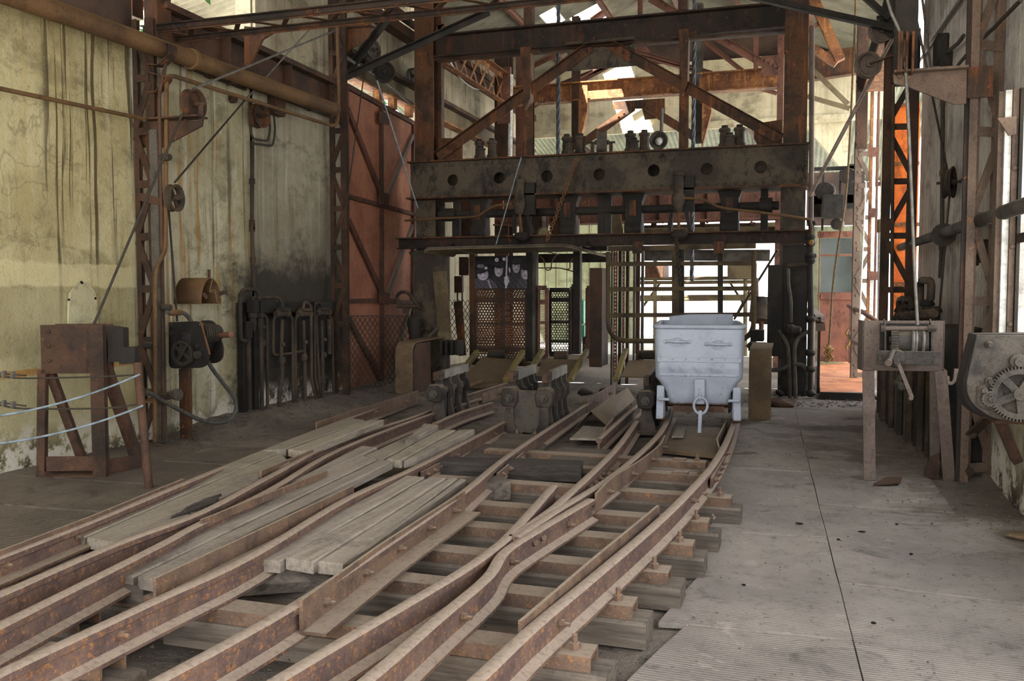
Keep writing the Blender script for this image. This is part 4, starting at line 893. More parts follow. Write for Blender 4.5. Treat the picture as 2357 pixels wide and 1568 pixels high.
for x in (1052, 1215, 1385, 1400, 1760):
    c = Y(x, 450, YF); O('strap', G().b2((c.x-.05, YF-.04, 2.25), (c.x+.05, YF+.04, 2.84)), bm, sh)
def cyl_unit(px, top, bot, rodbot, lab):
    a, b, c = Y(px, top, YF-.45), Y(px-2, bot, YF-.45), Y(px+4 if px < 1400 else px, rodbot, YF-.45)
    t = T('brake_cylinder', lab, 'cylinder', c, 'brake cylinders on the girder')
    ax = (b-a); L = ax.length
    O('barrel', G().lathe(a, ax, [(0, .05), (.01, .075), (.06, .085), (.06, .07), (L-.14, .07), (L-.13, .088), (L-.06, .092), (L, .085), (L+.03, .07), (L+.06, .075), (L+.1, .055)], 18), gm, t)
    O('mount_plate', G().b2((a.x-.02, YF-.4, b.z-.1), (a.x+.2, YF-.3, a.z-.05)), bm, t)
    O('piston_rod', G().cyl(b, c, .022, 10), MT['pipe'], t)
    for s in (-1, 1): O('link', G().sweep([b+V((s*.1, .1, -.1)), c+V((s*.14, .1, .02))], RECT(.05, .06), up=(0, 1, 0)), bm, t)
    O('joint', G().ball(c+V((0, 0, -.03)), .09, 10, 6, (1.4, .8, .8)), bm, t)
cyl_unit(1197, 412, 478, 540, 'slim brake cylinder with rod on the girder, above the plate canopy'); cyl_unit(1563, 395, 470, 535, 'slim brake cylinder with rod on the girder, above the tub')
p = Y(935, 509, YF-.5); q = [Y(x, y, YF-.5) for x, y in ((932, 508), (1000, 503), (1090, 499), (1118, 485), (1140, 474), (1180, 470))]
O('thin_pipe', G().tube(curve(q), .018), MT['pipe'], label='thin bent air pipe leading left from the first cylinder', cat='pipe')
q = [Y(x, y, YF-.5) for x, y in ((1572, 456), (1620, 460), (1660, 478), (1740, 488), (1850, 503), (1866, 512), (1868, 540))]
O('thin_pipe', G().tube(curve(q), .018), MT['pipe'], label='thin bent air pipe leading right to the post valves', cat='pipe')
def chainline(a, b, n, r, m, lab):
    a, b = V(a), V(b); g = G(); d = (b-a); L = d.length; d.normalize()
    t = T('chain', lab, 'chain', b)
    for i in range(n):
        c = a+d*(L*(i+.5)/n); s = V((1, 0, 0)) if i % 2 else V((0, 1, 0)); O('link', G().ring(c, s, L/n*.62, r, 10, 5, .55 if False else 1), MT[m], t, ang=60)
    return t
chainline(Y(1328, 365, YF-.55), Y(1258, 556, YF-.6), 34, .008, 'chain', 'rusty chain slanting across the girder to the canopy')
chainline(Y(1556, 545, YF-.5), Y(1566, 655, YF-.5), 18, .010, 'cabledk', 'dark greasy chain hanging over the tub')
rope(Y(1200, 362, YF-.45), Y(1142, 562, YF-.6), .009, 'bluegrey', 'pale cord from the girder down to the plate canopy')
# canopy plate in front of the left cage
cp = T('canopy', 'thin bent metal canopy with rounded edge below the portal beam', 'canopy', Y(1170, 578, 12.2))
pf = [Y(x, y, 11.9) for x, y in ((977, 578), (985, 571), (1060, 569), (1180, 566), (1290, 563), (1315, 566), (1355, 578))]
pb = [p+V((.06, 1.0, -.02)) for p in pf]; n = len(pf)
g = G().add(pf+pb+[p-V((0, 0, .03)) for p in pf+pb], [(i, i+1, n+i+1, n+i) for i in range(n-1)]+[(2*n+i, 3*n+i, 3*n+i+1, 2*n+i+1) for i in range(n-1)]+[(i, 2*n+i, 2*n+i+1, i+1) for i in range(n-1)]+[(n+i, n+i+1, 3*n+i+1, 3*n+i) for i in range(n-1)]+[(0, n, 3*n, 2*n), (n-1, 3*n-1, 4*n-1, 2*n-1) if 0 else (n-1, 3*n-1, 4*n-1, 2*n-1)])
O('plate', g, MT['olive'], cp, ang=40)
O('rim', G().tube(pf, .016, 6), MT['greymetal'], cp)
for x in (1050, 1240): O('stay', G().sweep([Y(x, 575, 12.0), Y(x+45, 586, 12.8)], RECT(.02, .012)), MT['olive'], cp)
# ---------------------------------------------------------------- cage with perforated doors
YC = 13.55
MT['leaf'] = rust('back_leaf_rust', (176, 124, 96), (140, 98, 76), (196, 140, 90), .4, .2)
MT['slot'] = rust('slotted_red', (184, 122, 104), (150, 98, 84), (200, 140, 104), .3, .2)
cg = T('cage', 'left cage frame of dark posts around the perforated doors', 'mine cage', Y(1220, 850, YC))
for x0, x1, yb in ((1083, 1096, 830), (1213, 1236, 832), (1321, 1336, 815)):
    a, b = Y(x0, 585, YC), Y(x1, yb, YC); O('post', G().b2((a.x, YC-.06, b.z), (b.x, YC+.08, 2.2)), bm if x0 > 1100 else MT['frame'], cg)
O('post_edge', G().b2((Y(1226, 600, YC-.08).x, YC-.09, Y(1226, 832, YC).z), (Y(1232, 600, YC-.08).x, YC-.062, 2.1)), MT['greymetal'], cg)
O('cross_bar', G().b2((Y(1236, 590, YC+.9).x, YC+.9, Y(1236, 605, YC+.9).z), (Y(1420, 590, YC+.9).x, YC+1.0, Y(1236, 585, YC+.9).z)), bm, cg)
O('roof', G().b2((Y(1085, 585, YC).x, YC, 2.14), (Y(1335, 585, YC).x, YC+2.0, 2.2)), bm, cg)
O('floor_sheet', G().b2((Y(1085, 830, YC).x, YC, Y(1085, 840, YC).z), (Y(1335, 830, YC).x, YC+2.0, Y(1085, 832, YC).z)), MT['rusty'], cg)
def perf(x0, x1, y0, y1, yy, m, parent, cell, yaw=0.0, name='perforated_sheet', r=.40):
    # a sheet with round holes in hexagonal order: each hexagonal cell is a ring of metal
    a, b = Y(x0, y1, yy), Y(x1, y1, yy); zt = Y(x0, y0, yy).z; Wd = b.x-a.x; Hh = zt-a.z; g = G(); vs = []; fs = []
    dx = cell; dz = cell*.866; nr_ = int(Hh/dz)+1; nc = int(Wd/dx)+1; k = 0
    for j in range(nr_):
        for i in range(nc):
            cx = (i+.5+(.5 if j % 2 else 0))*dx; cz = (j+.5)*dz
            if cx > Wd: continue
            o = len(vs)
            for q in range(6):
                an_ = math.pi/6+q*math.pi/3; R = cell/math.sqrt(3); ca, sa = math.cos(an_), math.sin(an_)
                for rr in (R, cell*r):
                    vs.append(V((a.x+min(max(cx+rr*ca, 0), Wd), yy, a.z+min(max(cz+rr*sa, 0), Hh))))
            for q in range(6):
                e = (q+1) % 6; fs.append((o+2*q, o+2*e, o+2*e+1, o+2*q+1))
    if yaw:
        R = Matrix.Rotation(yaw, 3, 'Z'); vs = [R @ (p-a)+a for p in vs]
    g.add(vs, fs); return O(name, g, m, parent, ang=0, kind='stuff')
def cagedoor(x0, x1, y0, y1, yy, lab, m, mf, cell, bars, yaw=0.0):
    a, b = Y(x0, y1, yy), Y(x1, y1, yy); zt = Y(x0, y0, yy).z; Wd = b.x-a.x
    t = T('cage_door', lab, 'gate', a, 'perforated cage doors'); R = Matrix.Rotation(yaw, 3, 'Z'); u = R @ V((1, 0, 0))
    perf(x0, x1, y0, y1, yy, m, t, cell, yaw)
    for s in (0, 1): O('stile', G().sweep([a+u*(Wd*s), a+u*(Wd*s)+V((0, 0, zt-a.z))], RECT(.05, .04), up=(0, 1, 0)), mf, t)
    for z in bars:
        zz = lerp(a.z, zt, z); O('rail_bar', G().sweep([a+V((0, -.03, zz-a.z)), a+u*Wd+V((0, -.03, zz-a.z))], RECT(.02, .075 if z > .6 or z < .2 else .04)), mf, t)
    return t
for q0, q1 in ((1088, 1157), (1160, 1216)): perf(q0, q1, 640, 815, YC+1.6, MT['leaf'], cg, .058, 0, 'back_leaf', .34)
cagedoor(1096, 1156, 663, 832, YC-.02, 'left leaf of the rusty perforated cage doors', MT['frame'], MT['rusty'], .048, (.0, .17, .52, .84, 1))
cagedoor(1161, 1212, 663, 832, YC-.02, 'right leaf of the rusty perforated cage doors', MT['frame'], MT['rusty'], .048, (.0, .17, .52, .84, 1))
cagedoor(1239, 1259, 663, 822, YC+.05, 'narrow brown perforated side leaf beside the dark cage post', MT['red'], MT['red'], .03, (.0, .5, .8, 1))
cagedoor(1266, 1312, 668, 815, YC+.7, 'black perforated leaf with daylight behind it', bm, bm, .046, (.0, .2, .5, .85, 1))
cagedoor(1351, 1359, 663, 820, YC+.5, 'sliver of red perforated leaf before the green tub', MT['red'], MT['red'], .03, (.0, .5, .8, 1))
cagedoor(1316, 1321, 660, 810, YC+.1, 'slim rusty door stile at the far cage post', MT['rusty'], MT['rusty'], .03, (.0, .5, 1))
O('far_leaf', G(), MT['red']) if 0 else None
# hooks and bent rods above the open door
for k, q in enumerate([((1240, 588), (1252, 598), (1255, 622), (1268, 622), (1270, 600), (1282, 585)), ((1238, 617), (1290, 617), (1330, 628)), ((1300, 620), (1312, 620), (1312, 600), (1330, 586))]):
    O('bent_rod', G().tube(fillet([Y(x, y, YC+.3) for x, y in q], .06), .011, 6), MT['pipe'], label=['hooked rod hanging above the open cage door', 'long thin rod across the open cage door', 'short cranked rod beside the far cage post'][k], cat='rod')
# printed portrait board of four men in helmets: a flat picture painted point by point
def paint(u, v):
    # grey level of the print, u to the right and v upward, both 0..1 (the print is 1.64 wide to 1 high)
    g = [26+20*NZ.noise(V((u*9, v*7, 0)))]; tx = 30*NZ.noise(V((u*38, v*26, 3)))+16*NZ.noise(V((u*90, v*60, 5)))
    def el(cx, cy, rx, ry, rot=0):
        dx, dy = (u-cx)*1.64, v-cy; c_, s_ = math.cos(rot), math.sin(rot); return ((dx*c_+dy*s_)/rx)**2+((-dx*s_+dy*c_)/ry)**2
    def coat(cx, cy, rx, ry, lev):
        if el(cx, cy, rx, ry) < 1: g[0] = lev+tx*.8+22*math.sin(u*60+v*34)*.35
    def head(fx, fy, w, h, rot, cap, face, look, slit=False):
        if el(fx, fy, w, h, rot) < 1:
            c_, s_ = math.cos(rot), math.sin(rot); dx, dy = (u-fx)*1.64, v-fy; a = (dx*c_+dy*s_)/w; b = (-dx*s_+dy*c_)/h
            q = face-46*max(0, a*look)-22*max(0, abs(a)-.6)/.4+tx*.45
            for e in (-.40, .40):
                d = ((a-e-.05*look)/.26)**2+((b-.12)/.13)**2
                if d < 1: q -= 52*(1-d*.5)
                d = ((a-e)/.30)**2+((b-.32)/.07)**2
                if d < 1: q -= 46
                if not slit and ((a-e-.05*look)/.10)**2+((b-.12)/.05)**2 < 1: q = min(190, q+40)
            if (a/.13)**2+((b+.10)/.30)**2 < 1: q += 26
            if ((a-.1*look)/.20)**2+((b+.36)/.06)**2 < 1: q -= 42
            if (a/.36)**2+((b+.56)/.08)**2 < 1: q -= 48
            if (a/.30)**2+((b+.72)/.06)**2 < 1: q += 14
            g[0] = q
        cx_, cy_ = fx-math.sin(rot)*h*.78/1.64, fy+math.cos(rot)*h*.78
        if el(cx_, cy_, w*1.22, h*.56, rot) < 1: g[0] = cap+tx*1.1
        if el(fx-math.sin(rot)*h*.42/1.64, fy+math.cos(rot)*h*.42, w*1.22, h*.10, rot) < 1: g[0] = cap*.45
    coat(.76, .05, .32, .46, 46); head(.79, .67, .120, .20, 0, 40, 150, .5)
    coat(.97, .04, .26, .40, 62); head(.965, .50, .145, .23, 0, 24, 158, -.5)
    coat(.44, .02, .28, .42, 40); head(.46, .57, .135, .21, -.06, 38, 168, .6)
    coat(.15, .0, .46, .34, 72); head(.155, .43, .175, .18, .25, 40, 178, .4, True)
    if el(.11, .69, .12, .06) < 1: g[0] = 112+2.4*tx
    for lx_, ly_, r_ in ((.215, .63, .045), (.42, .88, .06), (.56, .90, .05)):
        if el(lx_, ly_, r_, r_) < 1: g[0] = 214+tx*.3-60*(el(lx_, ly_, r_*.4, r_*.4) < 1)
    if abs(u-.605-.02*(v-.5)) < .013: g[0] = 186+tx*.4
    for k in range(4):
        if el(.60+.010*k, .34-.05*k, .075, .024, .35) < 1: g[0] = 196-14*k+tx*.3
    if el(.60, .20, .06, .13, .1) < 1: g[0] = 176+tx*.4
    if el(.665, .56, .025, .085, .1) < 1: g[0] = 176+tx*.3
    if abs((u-.255)-.22*(.25-v)) < .016 and v < .26: g[0] = 150+tx
    return max(8, min(238, g[0]))
a, b = Y(1093, 664, YC-.1), Y(1214, 664, YC-.1); zt = Y(1093, 590, YC-.1).z; nx, nz_ = 250, 154
g = G(); g.add([(lerp(a.x, b.x, i/nx), YC-.1, lerp(a.z, zt, j/nz_)) for j in range(nz_+1) for i in range(nx+1)], [(j*(nx+1)+i, j*(nx+1)+i+1, (j+1)*(nx+1)+i+1, (j+1)*(nx+1)+i) for j in range(nz_) for i in range(nx)])
pm = M('print'); at = pm.n.new('ShaderNodeAttribute'); at.attribute_name = 'ink'; pm.out(at.outputs['Color'], .6)
pt = T('portrait_board', 'black and white photo board of four men in caps and helmets above the cage doors', 'poster', a)
po = O('print', g, pm.m, pt, ang=0); ca = po.data.color_attributes.new('ink', 'FLOAT_COLOR', 'POINT')
for k in range((nx+1)*(nz_+1)):
    i, j = k % (nx+1), k//(nx+1); w = paint(i/nx, j/nz_); ca.data[k].color = srgb((w, w*.96, min(255, w*1.04)))
O('backing', G().b2((a.x, YC-.095, a.z), (b.x, YC-.075, zt)), MT['brownbox'], pt)
# sheet and gate parts between the cages
O('hanging_sheet', G().sweep([Y(1383, 617, 12.6), Y(1383, 843, 12.6)], LP(-.36, .24, .012), up=(0, 1, 0)) if 0 else G().b2((Y(1357, 617, 12.6).x, 12.6, Y(1357, 845, 12.6).z), (Y(1386, 617, 12.6).x, 12.62, Y(1357, 617, 12.6).z)).b2((Y(1386, 617, 12.6).x-.012, 12.62, Y(1357, 843, 12.6).z), (Y(1386, 617, 12.6).x, 13.05, Y(1357, 617, 12.6).z)), MT['stand'], label='tall bent steel sheet between the two cages', cat='sheet')
# slotted red guide panels and posts left of the right cage
gp = T('guide_panel', 'slotted red panel strip between upright posts left of the tub', 'panel', Y(1425, 860, 13.4))
for x0, x1 in ((1411, 1421), (1431, 1438)):
    a, b = Y(x0, 870, 13.4), Y(x1, 578, 13.4); n = 34
    for s in (a.x, b.x-.012): O('stile', G().b2((s, 13.4, a.z), (s+.012, 13.42, b.z)), MT['red'], gp)
    sl0 = O('slat', G().b2((a.x, 13.4, a.z), (b.x, 13.415, a.z+.046)), MT['slot'], gp)
    for i in range(1, n): piece(sl0, gp, (0, 0, (b.z-a.z)*i/n))
for x0, x1, m, yy in ((1405, 1410, 'greymetal', 13.3), (1422, 1430, 'black', 13.5), (1439, 1448, 'rusty', 13.6), (1456, 1462, 'greymetal', 14.2), (1463, 1473, 'rusty', 14.4), (1474, 1482, 'greymetal', 14.2)):
    a, b = Y(x0, 860 if yy < 14 else 820, yy), Y(x1, 575, yy); O('post', G().b2((a.x, yy, max(0, a.z-.3)), (b.x, yy+.07, b.z)), MT[m], gp)
pl = T('perforated_plate', 'tan perforated curved plate high above the red slotted panel', 'plate', Y(1420, 520, 15))
g = G().prism([Y(1404, 478, 14.9), Y(1415, 484, 14.9), Y(1428, 500, 14.9), Y(1434, 530, 14.9), Y(1436, 545, 14.9), Y(1404, 545, 14.9)], (0, .02, 0)); O('sheet', g, MT['olive'], pl)
# tube gate in front of the right cage
tg = T('tube_gate', 'swing gate of bent tubes in front of the bright opening', 'gate', Y(1560, 785, 12.35)); yy = 12.35
O('outer_tube', G().tube(fillet([Y(x, y, yy) for x, y in ((1400, 580), (1400, 785), (1735, 785), (1735, 578))], .28, 6), .034, 10), MT['gatebrown'], tg)
O('top_flat', G().sweep([Y(1400, 573, yy), Y(1740, 566, yy)], RECT(.03, .07)), MT['gatebrown'], tg)
for y in (608, 666, 726):
    O('bar', G().sweep([Y(1400, y, yy), Y(1735, y-2, yy)], RECT(.035, .06)), MT['gatebrown'], tg)
for x, w in ((1555, .10), (1569, .07), (1658, .07)): O('upright', G().sweep([Y(x, 575, yy+.04), Y(x, 784, yy+.04)], RECT(w, .03), up=(0, 1, 0)), MT['black'] if w < .1 else MT['gatebrown'], tg)
for x in (1468, 1655): O('hook', G().box(Y(x, 570, yy-.04), (.14, .06, .16)), MT['frame'], tg)

mh = T('machine_housing', 'brown riveted housings behind the cross shaft over the left cage', 'machine', Y(1180, 552, 14.4))
for q in ((1040, 556, 1128, 500), (1194, 556, 1262, 498), (1266, 556, 1334, 503)): O('case', G().b2(Y(q[0], q[1], 14.3), Y(q[2], q[3], 14.7)), MT['rusty'], mh, bev=.02); O('case_edge', G().b2(Y(q[2]-5, q[1], 14.26), Y(q[2], q[3], 14.3)), MT['red'], mh)
O('flange_cap', G().lathe(Y(1248, 541, 14.2), (.6, -.8, 0), [(0, .12), (.05, .12), (.055, .1), (.08, .1)], 18), MT['olive'], mh)
O('bed_beam', G().b2((Y(1010, 566, 14.4).x, 14.3, 2.1), (Y(1400, 566, 14.4).x, 14.6, Y(1200, 556, 14.3).z)), MT['beamdark'], mh)
for x in (1075, 1112): 
    for y in (443, 466, 483): O('bolt', G().dome(Y(x+(y-443)*.3, y, 14.9), (0, -1, 0), .05), MT['frame'], mh)
O('bolt_plate', G().b2(Y(1060, 492, 14.92), Y(1160, 432, 14.98)), MT['red'], mh)
O('plate_bracket', G().b2((Y(1090, 500, 14.95).x, 14.93, 2.2), (Y(1120, 500, 14.95).x, 15.0, Y(1090, 480, 14.95).z)), MT['red'], mh)
# ---------------------------------------------------------------- the white mine tub
def tub_mat(name, lo):
    m = M(name); n1 = m.noise(3, 5, .6); n2 = m.noise(26, 5, .7); n3 = m.noise(90, 3)
    c = m.mix(m.step(n1, .35, .7), (160, 167, 181), (146, 153, 168)); c = m.mix(m.step(n2, .60, .72, 0, .7), c, (96, 98, 106))
    zz = m.mth('ADD', m.z, m.mth('MULTIPLY', m.mth('SUBTRACT', n2, .5), .10)); c = m.mix(m.step(zz, lo+.02, lo-.02), c, (110, 76, 52))
    m.bump(m.mth('ADD', n3, m.mul(n2, 2)), .55, .006); return m.out(c, .48, 0, .4)
TB = tub_mat('tub_paint', .355); TW = tub_mat('tub_wheel_paint', .21); TC = tub_mat('tub_chain_paint', .02)
pl_, pr_ = Z(1506, 985, .15), Z(1703, 985, .15)
tx, ty = (pl_.x+pr_.x)/2, 8.46; hw = .415
tb = T('mine_tub', 'white painted iron mine tub standing on the curved rails', 'mine cart', (tx, ty, .15)); Lr = 1.45
rt0 = V((math.cos(math.radians(6)), math.sin(math.radians(6)), 0)); fw0 = V((-rt0.y, rt0.x, 0))
Q = lambda x, y, z: V((tx, ty, 0))+rt0*x+fw0*y+V((0, 0, z))
# body: rounded rectangle sections stacked
def rr(w, y0, y1, z, r, k=5):
    out = []
    for cx, cy, a0 in ((w-r, y0+r, -90), (w-r, y1-r, 0), (-w+r, y1-r, 90), (-w+r, y0+r, 180)):
        for i in range(k+1):
            a = math.radians(a0+90*i/k); out.append(Q(cx+r*math.cos(a), cy+r*math.sin(a), z))
    return out
ztop = 1.085
secs = [(.275, .10, Lr-.10, .34, .05), (.285, .06, Lr-.06, .37, .06), (.30, .04, Lr-.04, .46, .06), (.35, .02, Lr-.02, .54, .07), (.40, .005, Lr, .60, .075), (.405, .0, Lr, .62, .08), (.41, 0, Lr, .80, .08), (hw, 0, Lr, 1.0, .08), (hw, 0, Lr, ztop, .08)]
g = G(); rings = [rr(*s) for s in secs]; n = len(rings[0])
inner = [(.385, .03, Lr-.03, ztop, .07), (.38, .035, Lr-.035, .85, .07), (.30, .08, Lr-.08, .45, .06)]; rings += [rr(*s) for s in inner]
vs = [p for r in rings for p in r]; fs = [(i*n+q, i*n+(q+1) % n, (i+1)*n+(q+1) % n, (i+1)*n+q) for i in range(len(rings)-1) for q in range(n)]
fs += [tuple(range(n-1, -1, -1)), tuple((len(rings)-1)*n+q for q in range(n))]
O('body', g.add(vs, fs), TB, tb, ang=45)
rim = rr(hw-.002, -.008, Lr+.008, ztop, .085)
# the far rim bows upward at its middle
O('rim', G().sweep(rim, [((.024*math.cos(i*.785)), .022*math.sin(i*.785)) for i in range(8)], closed=True), TB, tb, ang=60)
O('far_lip', G().sweep([Q(-hw+.10, Lr+.01, ztop+.012), Q(-.1, Lr+.01, ztop+.035), Q(hw-.05, Lr+.01, ztop+.04)], RECT(.05, .10)), TB, tb, bev=.012)
O('lock_hole', G().cyl(Q(.01, .02, ztop+.01), Q(.01, .06, ztop+.02), .014), MT['void'], tb) if 0 else None
# front bands with rivets and the dented strip between them
O('band', G().sweep([Q(-hw+.03, -.004, .775), Q(hw-.03, -.004, .775)], RECT(.016, .045)), TB, tb, bev=.006)
O('band', G().sweep([Q(-hw+.05, -.004, .635), Q(hw-.05, -.004, .635)], RECT(.016, .03)), TB, tb, bev=.006)
for z, k in ((.785, 7), (.632, 7)):
    for i in range(k): O('rivet', G().dome(Q(lerp(-hw+.06, hw-.06, i/(k-1)), -.01, z), -fw0, .013), TB, tb)
g = G(); nx, nz_ = 44, 8; vs = []
for j in range(nz_+1):
    for i in range(nx+1):
        u, v = i/nx, j/nz_; x = lerp(-hw+.05, hw-.05, u); d = 0
        for cx, cd in ((-.24, .014), (-.15, .016), (-.02, .012), (.13, .018), (.19, .012)): d += cd*math.exp(-((x-cx+(v-.5)*.05)/.028)**2)*math.sin(math.pi*v)
        vs.append(Q(x, -.018+.012*abs(v-.5)*2-d*1.7+.006, lerp(.645, .76, v)))
O('dented_strip', g.add(vs, [(j*(nx+1)+i, j*(nx+1)+i+1, (j+1)*(nx+1)+i+1, (j+1)*(nx+1)+i) for j in range(nz_) for i in range(nx)]), TB, tb, ang=60)
# two handles, each over a pressed hand hollow
for hx, hz in ((-.20, .945), (.175, .925)):
    hol = O('hand_hollow', G().lathe(Q(hx, -.004, hz-.005), -fw0, [(0, .065), (.012, .062), (.010, .05), (-.0, .045)], 20, cap=False), TB, tb, ang=50)
    for k, p in enumerate(hol.data.vertices): p.co.z = (p.co.z-(hz-.005-.15))*.72+(hz-.005-.15)
    O('handle', G().tube(curve([Q(hx-.105, -.012, hz), Q(hx-.07, -.03, hz+.005), Q(hx, -.035, hz), Q(hx+.07, -.03, hz+.002), Q(hx+.105, -.012, hz)], 4), .012, 8), TB, tb, ang=60)
    for s in (-1, 1): O('handle_boss', G().dome(Q(hx+s*.108, -.002, hz), -fw0, .022, 10), TB, tb)
# coupling plate, bolts, hook, ring and end bar
O('coupling_plate', G().prism([Q(-.035, -.03, .60), Q(.055, -.03, .60), Q(.055, -.03, .50), Q(.02, -.03, .47), Q(-.035, -.03, .50)], fw0*.03), TB, tb, bev=.005)
for z in (.565, .515): O('bolt', G().dome(Q(.008, -.03, z), -fw0, .02, 10), TB, tb)
O('drawbar', G().sweep([Q(.01, -.02, .6), Q(.01, .0, .36)], RECT(.10, .05), up=(0, 1, 0)), TB, tb, bev=.012)
cpl = O('coupling_hook', G().tube(curve([Q(.015, -.03, .49), Q(.015, -.06, .44), Q(.012, -.07, .41)], 4), .013, 8), TB, tb)
O('coupling_ring', G().ring(Q(.02, -.075, .355), fw0, .062, .013, 24, 8, 1.25, (0, 0, 1)), TC, tb, ang=60)
O('end_bar', G().sweep([Q(.018, -.075, .31), Q(.012, -.085, .10)], RECT(.034, .024), up=(0, 1, 0)), TC, tb, bev=.006)
# wheels, axles and axle pins
for sx in (-1, 1):
    for yy in (.30, 1.12):
        c = Q(sx*.335, yy, .15+.175)
        O('wheel', G().lathe(c-rt0*.02*sx, rt0*sx, [(0, .02), (0, .19), (.014, .19), (.022, .172), (.075, .168), (.08, .15), (.06, .14), (.05, .06), (.085, .055), (.085, .01)], 28), TW, tb, ang=35)
    O('axle_pin', G().tube([Q(sx*.27, -.03, .40), Q(sx*.36, -.035, .405)], .014, 8).ball(Q(sx*.36, -.035, .405), .02), TB, tb)
    O('buffer_leg', G().sweep([Q(sx*.352, .08, .52), Q(sx*.36, .08, .20)], RECT(.07, .05), up=(0, 1, 0)), TW, tb, bev=.006)
for yy in (.30, 1.12): O('axle', G().cyl(Q(-.36, yy, .325), Q(.36, yy, .325), .03, 12), MT['rusty'], tb)
O('underframe', G().prism([Q(-.24, .12, .33), Q(.24, .12, .33), Q(.24, .12, .27), Q(-.24, .12, .27)], fw0*1.2), MT['rusty'], tb)
# ---------------------------------------------------------------- left side: columns, pipes, winches
def lattice(lab, a, b, wa, wb, z0, z1, step, m, name='lattice_column', grp='lattice columns', ph=0, y=None, rivets=0, dep=.05):
    # two chords at plan points a and b, joined by flat battens and diagonals
    a, b = V(a), V(b); d = (b-a).normalized(); t = T(name, lab, 'column', V(((a.x+b.x)/2, (a.y+b.y)/2, z0)), grp)
    n_ = V((d.y, -d.x, 0)); n_ = n_ if n_.y < 0 else -n_
    for p, w in ((a, wa), (b, wb)):
        ch = O('chord', G().sweep([V((p.x, p.y, z0)), V((p.x, p.y, z1))], UP_(w, dep, .012), up=n_), m, t)
        if rivets and p is a:
            for i in range(rivets): O('rivet', G().dome(V((p.x, p.y, lerp(z0+.2, z1-.2, i/rivets)))+n_*(dep/2), n_, .02), m, ch)
    z = z0+ph; k = 0
    while z < z1-.1:
        O('batten', G().sweep([V((a.x, a.y, z))+n_*(dep/2+.004), V((b.x, b.y, z))+n_*(dep/2+.004)], RECT(.012, .07)), m, t)
        e = min(step, z1-z); p, q = (a, b) if k % 2 else (b, a)
        O('diagonal', G().sweep([V((p.x, p.y, z+.04))+n_*(dep/2+.004), V((q.x, q.y, z+e-.04))+n_*(dep/2+.004)], RECT(.012, .065)), m, t)
        z += step; k += 1
    return t
yq = X(323, 600, -5.80).y
L1 = lattice('lattice column between the yellow and streaked wall panels', tuple(Y(357, 600, yq).xy)+(0,), tuple(Y(324, 600, yq).xy)+(0,), .095, .05, 0, 3.9, .48, MT['stand'])
O('cover_strip', G().b2(Y(358, 1018, 6.8), Y(371, 300, 6.86)), MT['greymetal'], L1)
O('upper_shaft', G().b2(Y(332, 50, 7.1)+V((0, 0, -.15)), Y(392, -60, 7.3)), MT['frame'], L1)
O('upper_box', G().b2(Y(250, 42, 7.15), Y(328, -60, 7.3)), MT['frame'], L1)
yq = X(766, 500, -5.78).y
L2 = lattice('lattice column between the grimy wall panel and the orange gate', tuple(Y(794, 500, yq).xy)+(0,), tuple(Y(767, 500, yq).xy)+(0,), .085, .06, 0, 6.3, .5, MT['stand'])
a_, b_ = Y(764, 300, 10.75), Y(774, 300, 10.75)
O('cover_strip', G().b2((Y(752, 300, 10.9).x, 10.8, 3.6), (Y(778, 300, 10.9).x, 11.0, 6.6)), MT['frame'], L2)
# bracket plates carrying sheaves
def tri_bracket(px, y, lab, m='rusty', th=.02, top=.16):
    P = [Y(a, b, y) for a, b in px]; t = T('bracket', lab, 'bracket', P[0], 'sheave brackets')
    O('web', G().prism(P, (0, th, 0)), MT[m], t)
    O('top_flange', G().b2((P[0].x, y-top/2, P[0].z), (P[1].x, y+top/2, P[0].z+.016)), MT[m], t)
    for i in range(3): O('bolt', G().nut(P[-1]+V((.04, -.0, .05+.12*i)), (0, -1, 0), .02, .02), MT[m], t)
    return t
tri_bracket([(345, 279), (466, 277), (464, 290), (370, 340), (347, 346)], 6.84, 'tapered bracket on the left lattice column, carrying a sheave')
O('plate', G().b2(Y(320, 340, 6.9), Y(346, 280, 6.92)), MT['frame'], L1)
c = Y(445, 240, 6.86); sheave(c, (1, 0, 0), .135, .09, 'sheave standing on the tapered bracket of the left column', 'frame', spokes=0, bracket=[(c.x, c.y, c.z-.16, 1), (c.x, c.y, c.z-.16, -1)])
c = Y(401, 456, 6.86); sheave(c, (1, .12, 0), .125, .07, 'spoked sheave low on the left lattice column', 'dkpipe', spokes=4)
O('strap', G().sweep([Y(320, 452, 6.8), Y(386, 470, 6.8)], RECT(.012, .07)), MT['rusty'], L1)
c = X(597, 267, XL+.12); sheave(c, (1, -.1, 0), .135, .09, 'sheave fixed to the streaked wall under the long pipe', 'frame', spokes=0, bracket=[(XL, c.y+.1, c.z, -1)])
O('wall_stud', G().lathe(X(531, 228, XL), (1, 0, 0), [(0, .045), (.06, .045), (.07, .03)], 14), MT['rusty'], label='round rusty stud on the streaked wall', cat='stud')
jb = T('junction_box', 'small rusty junction box with cables beside the wall sheave', 'box', X(628, 262, XL))
p, q = X(615, 262, XL), X(640, 238, XL); O('case', G().b2((XL, p.y, p.z), (XL+.1, q.y, q.z+.04)), MT['brownbox'], jb, bev=.006); O('lid', G().b2((XL+.1, p.y+.02, p.z+.02), (XL+.115, q.y-.02, q.z+.02)), MT['rusty'], jb)
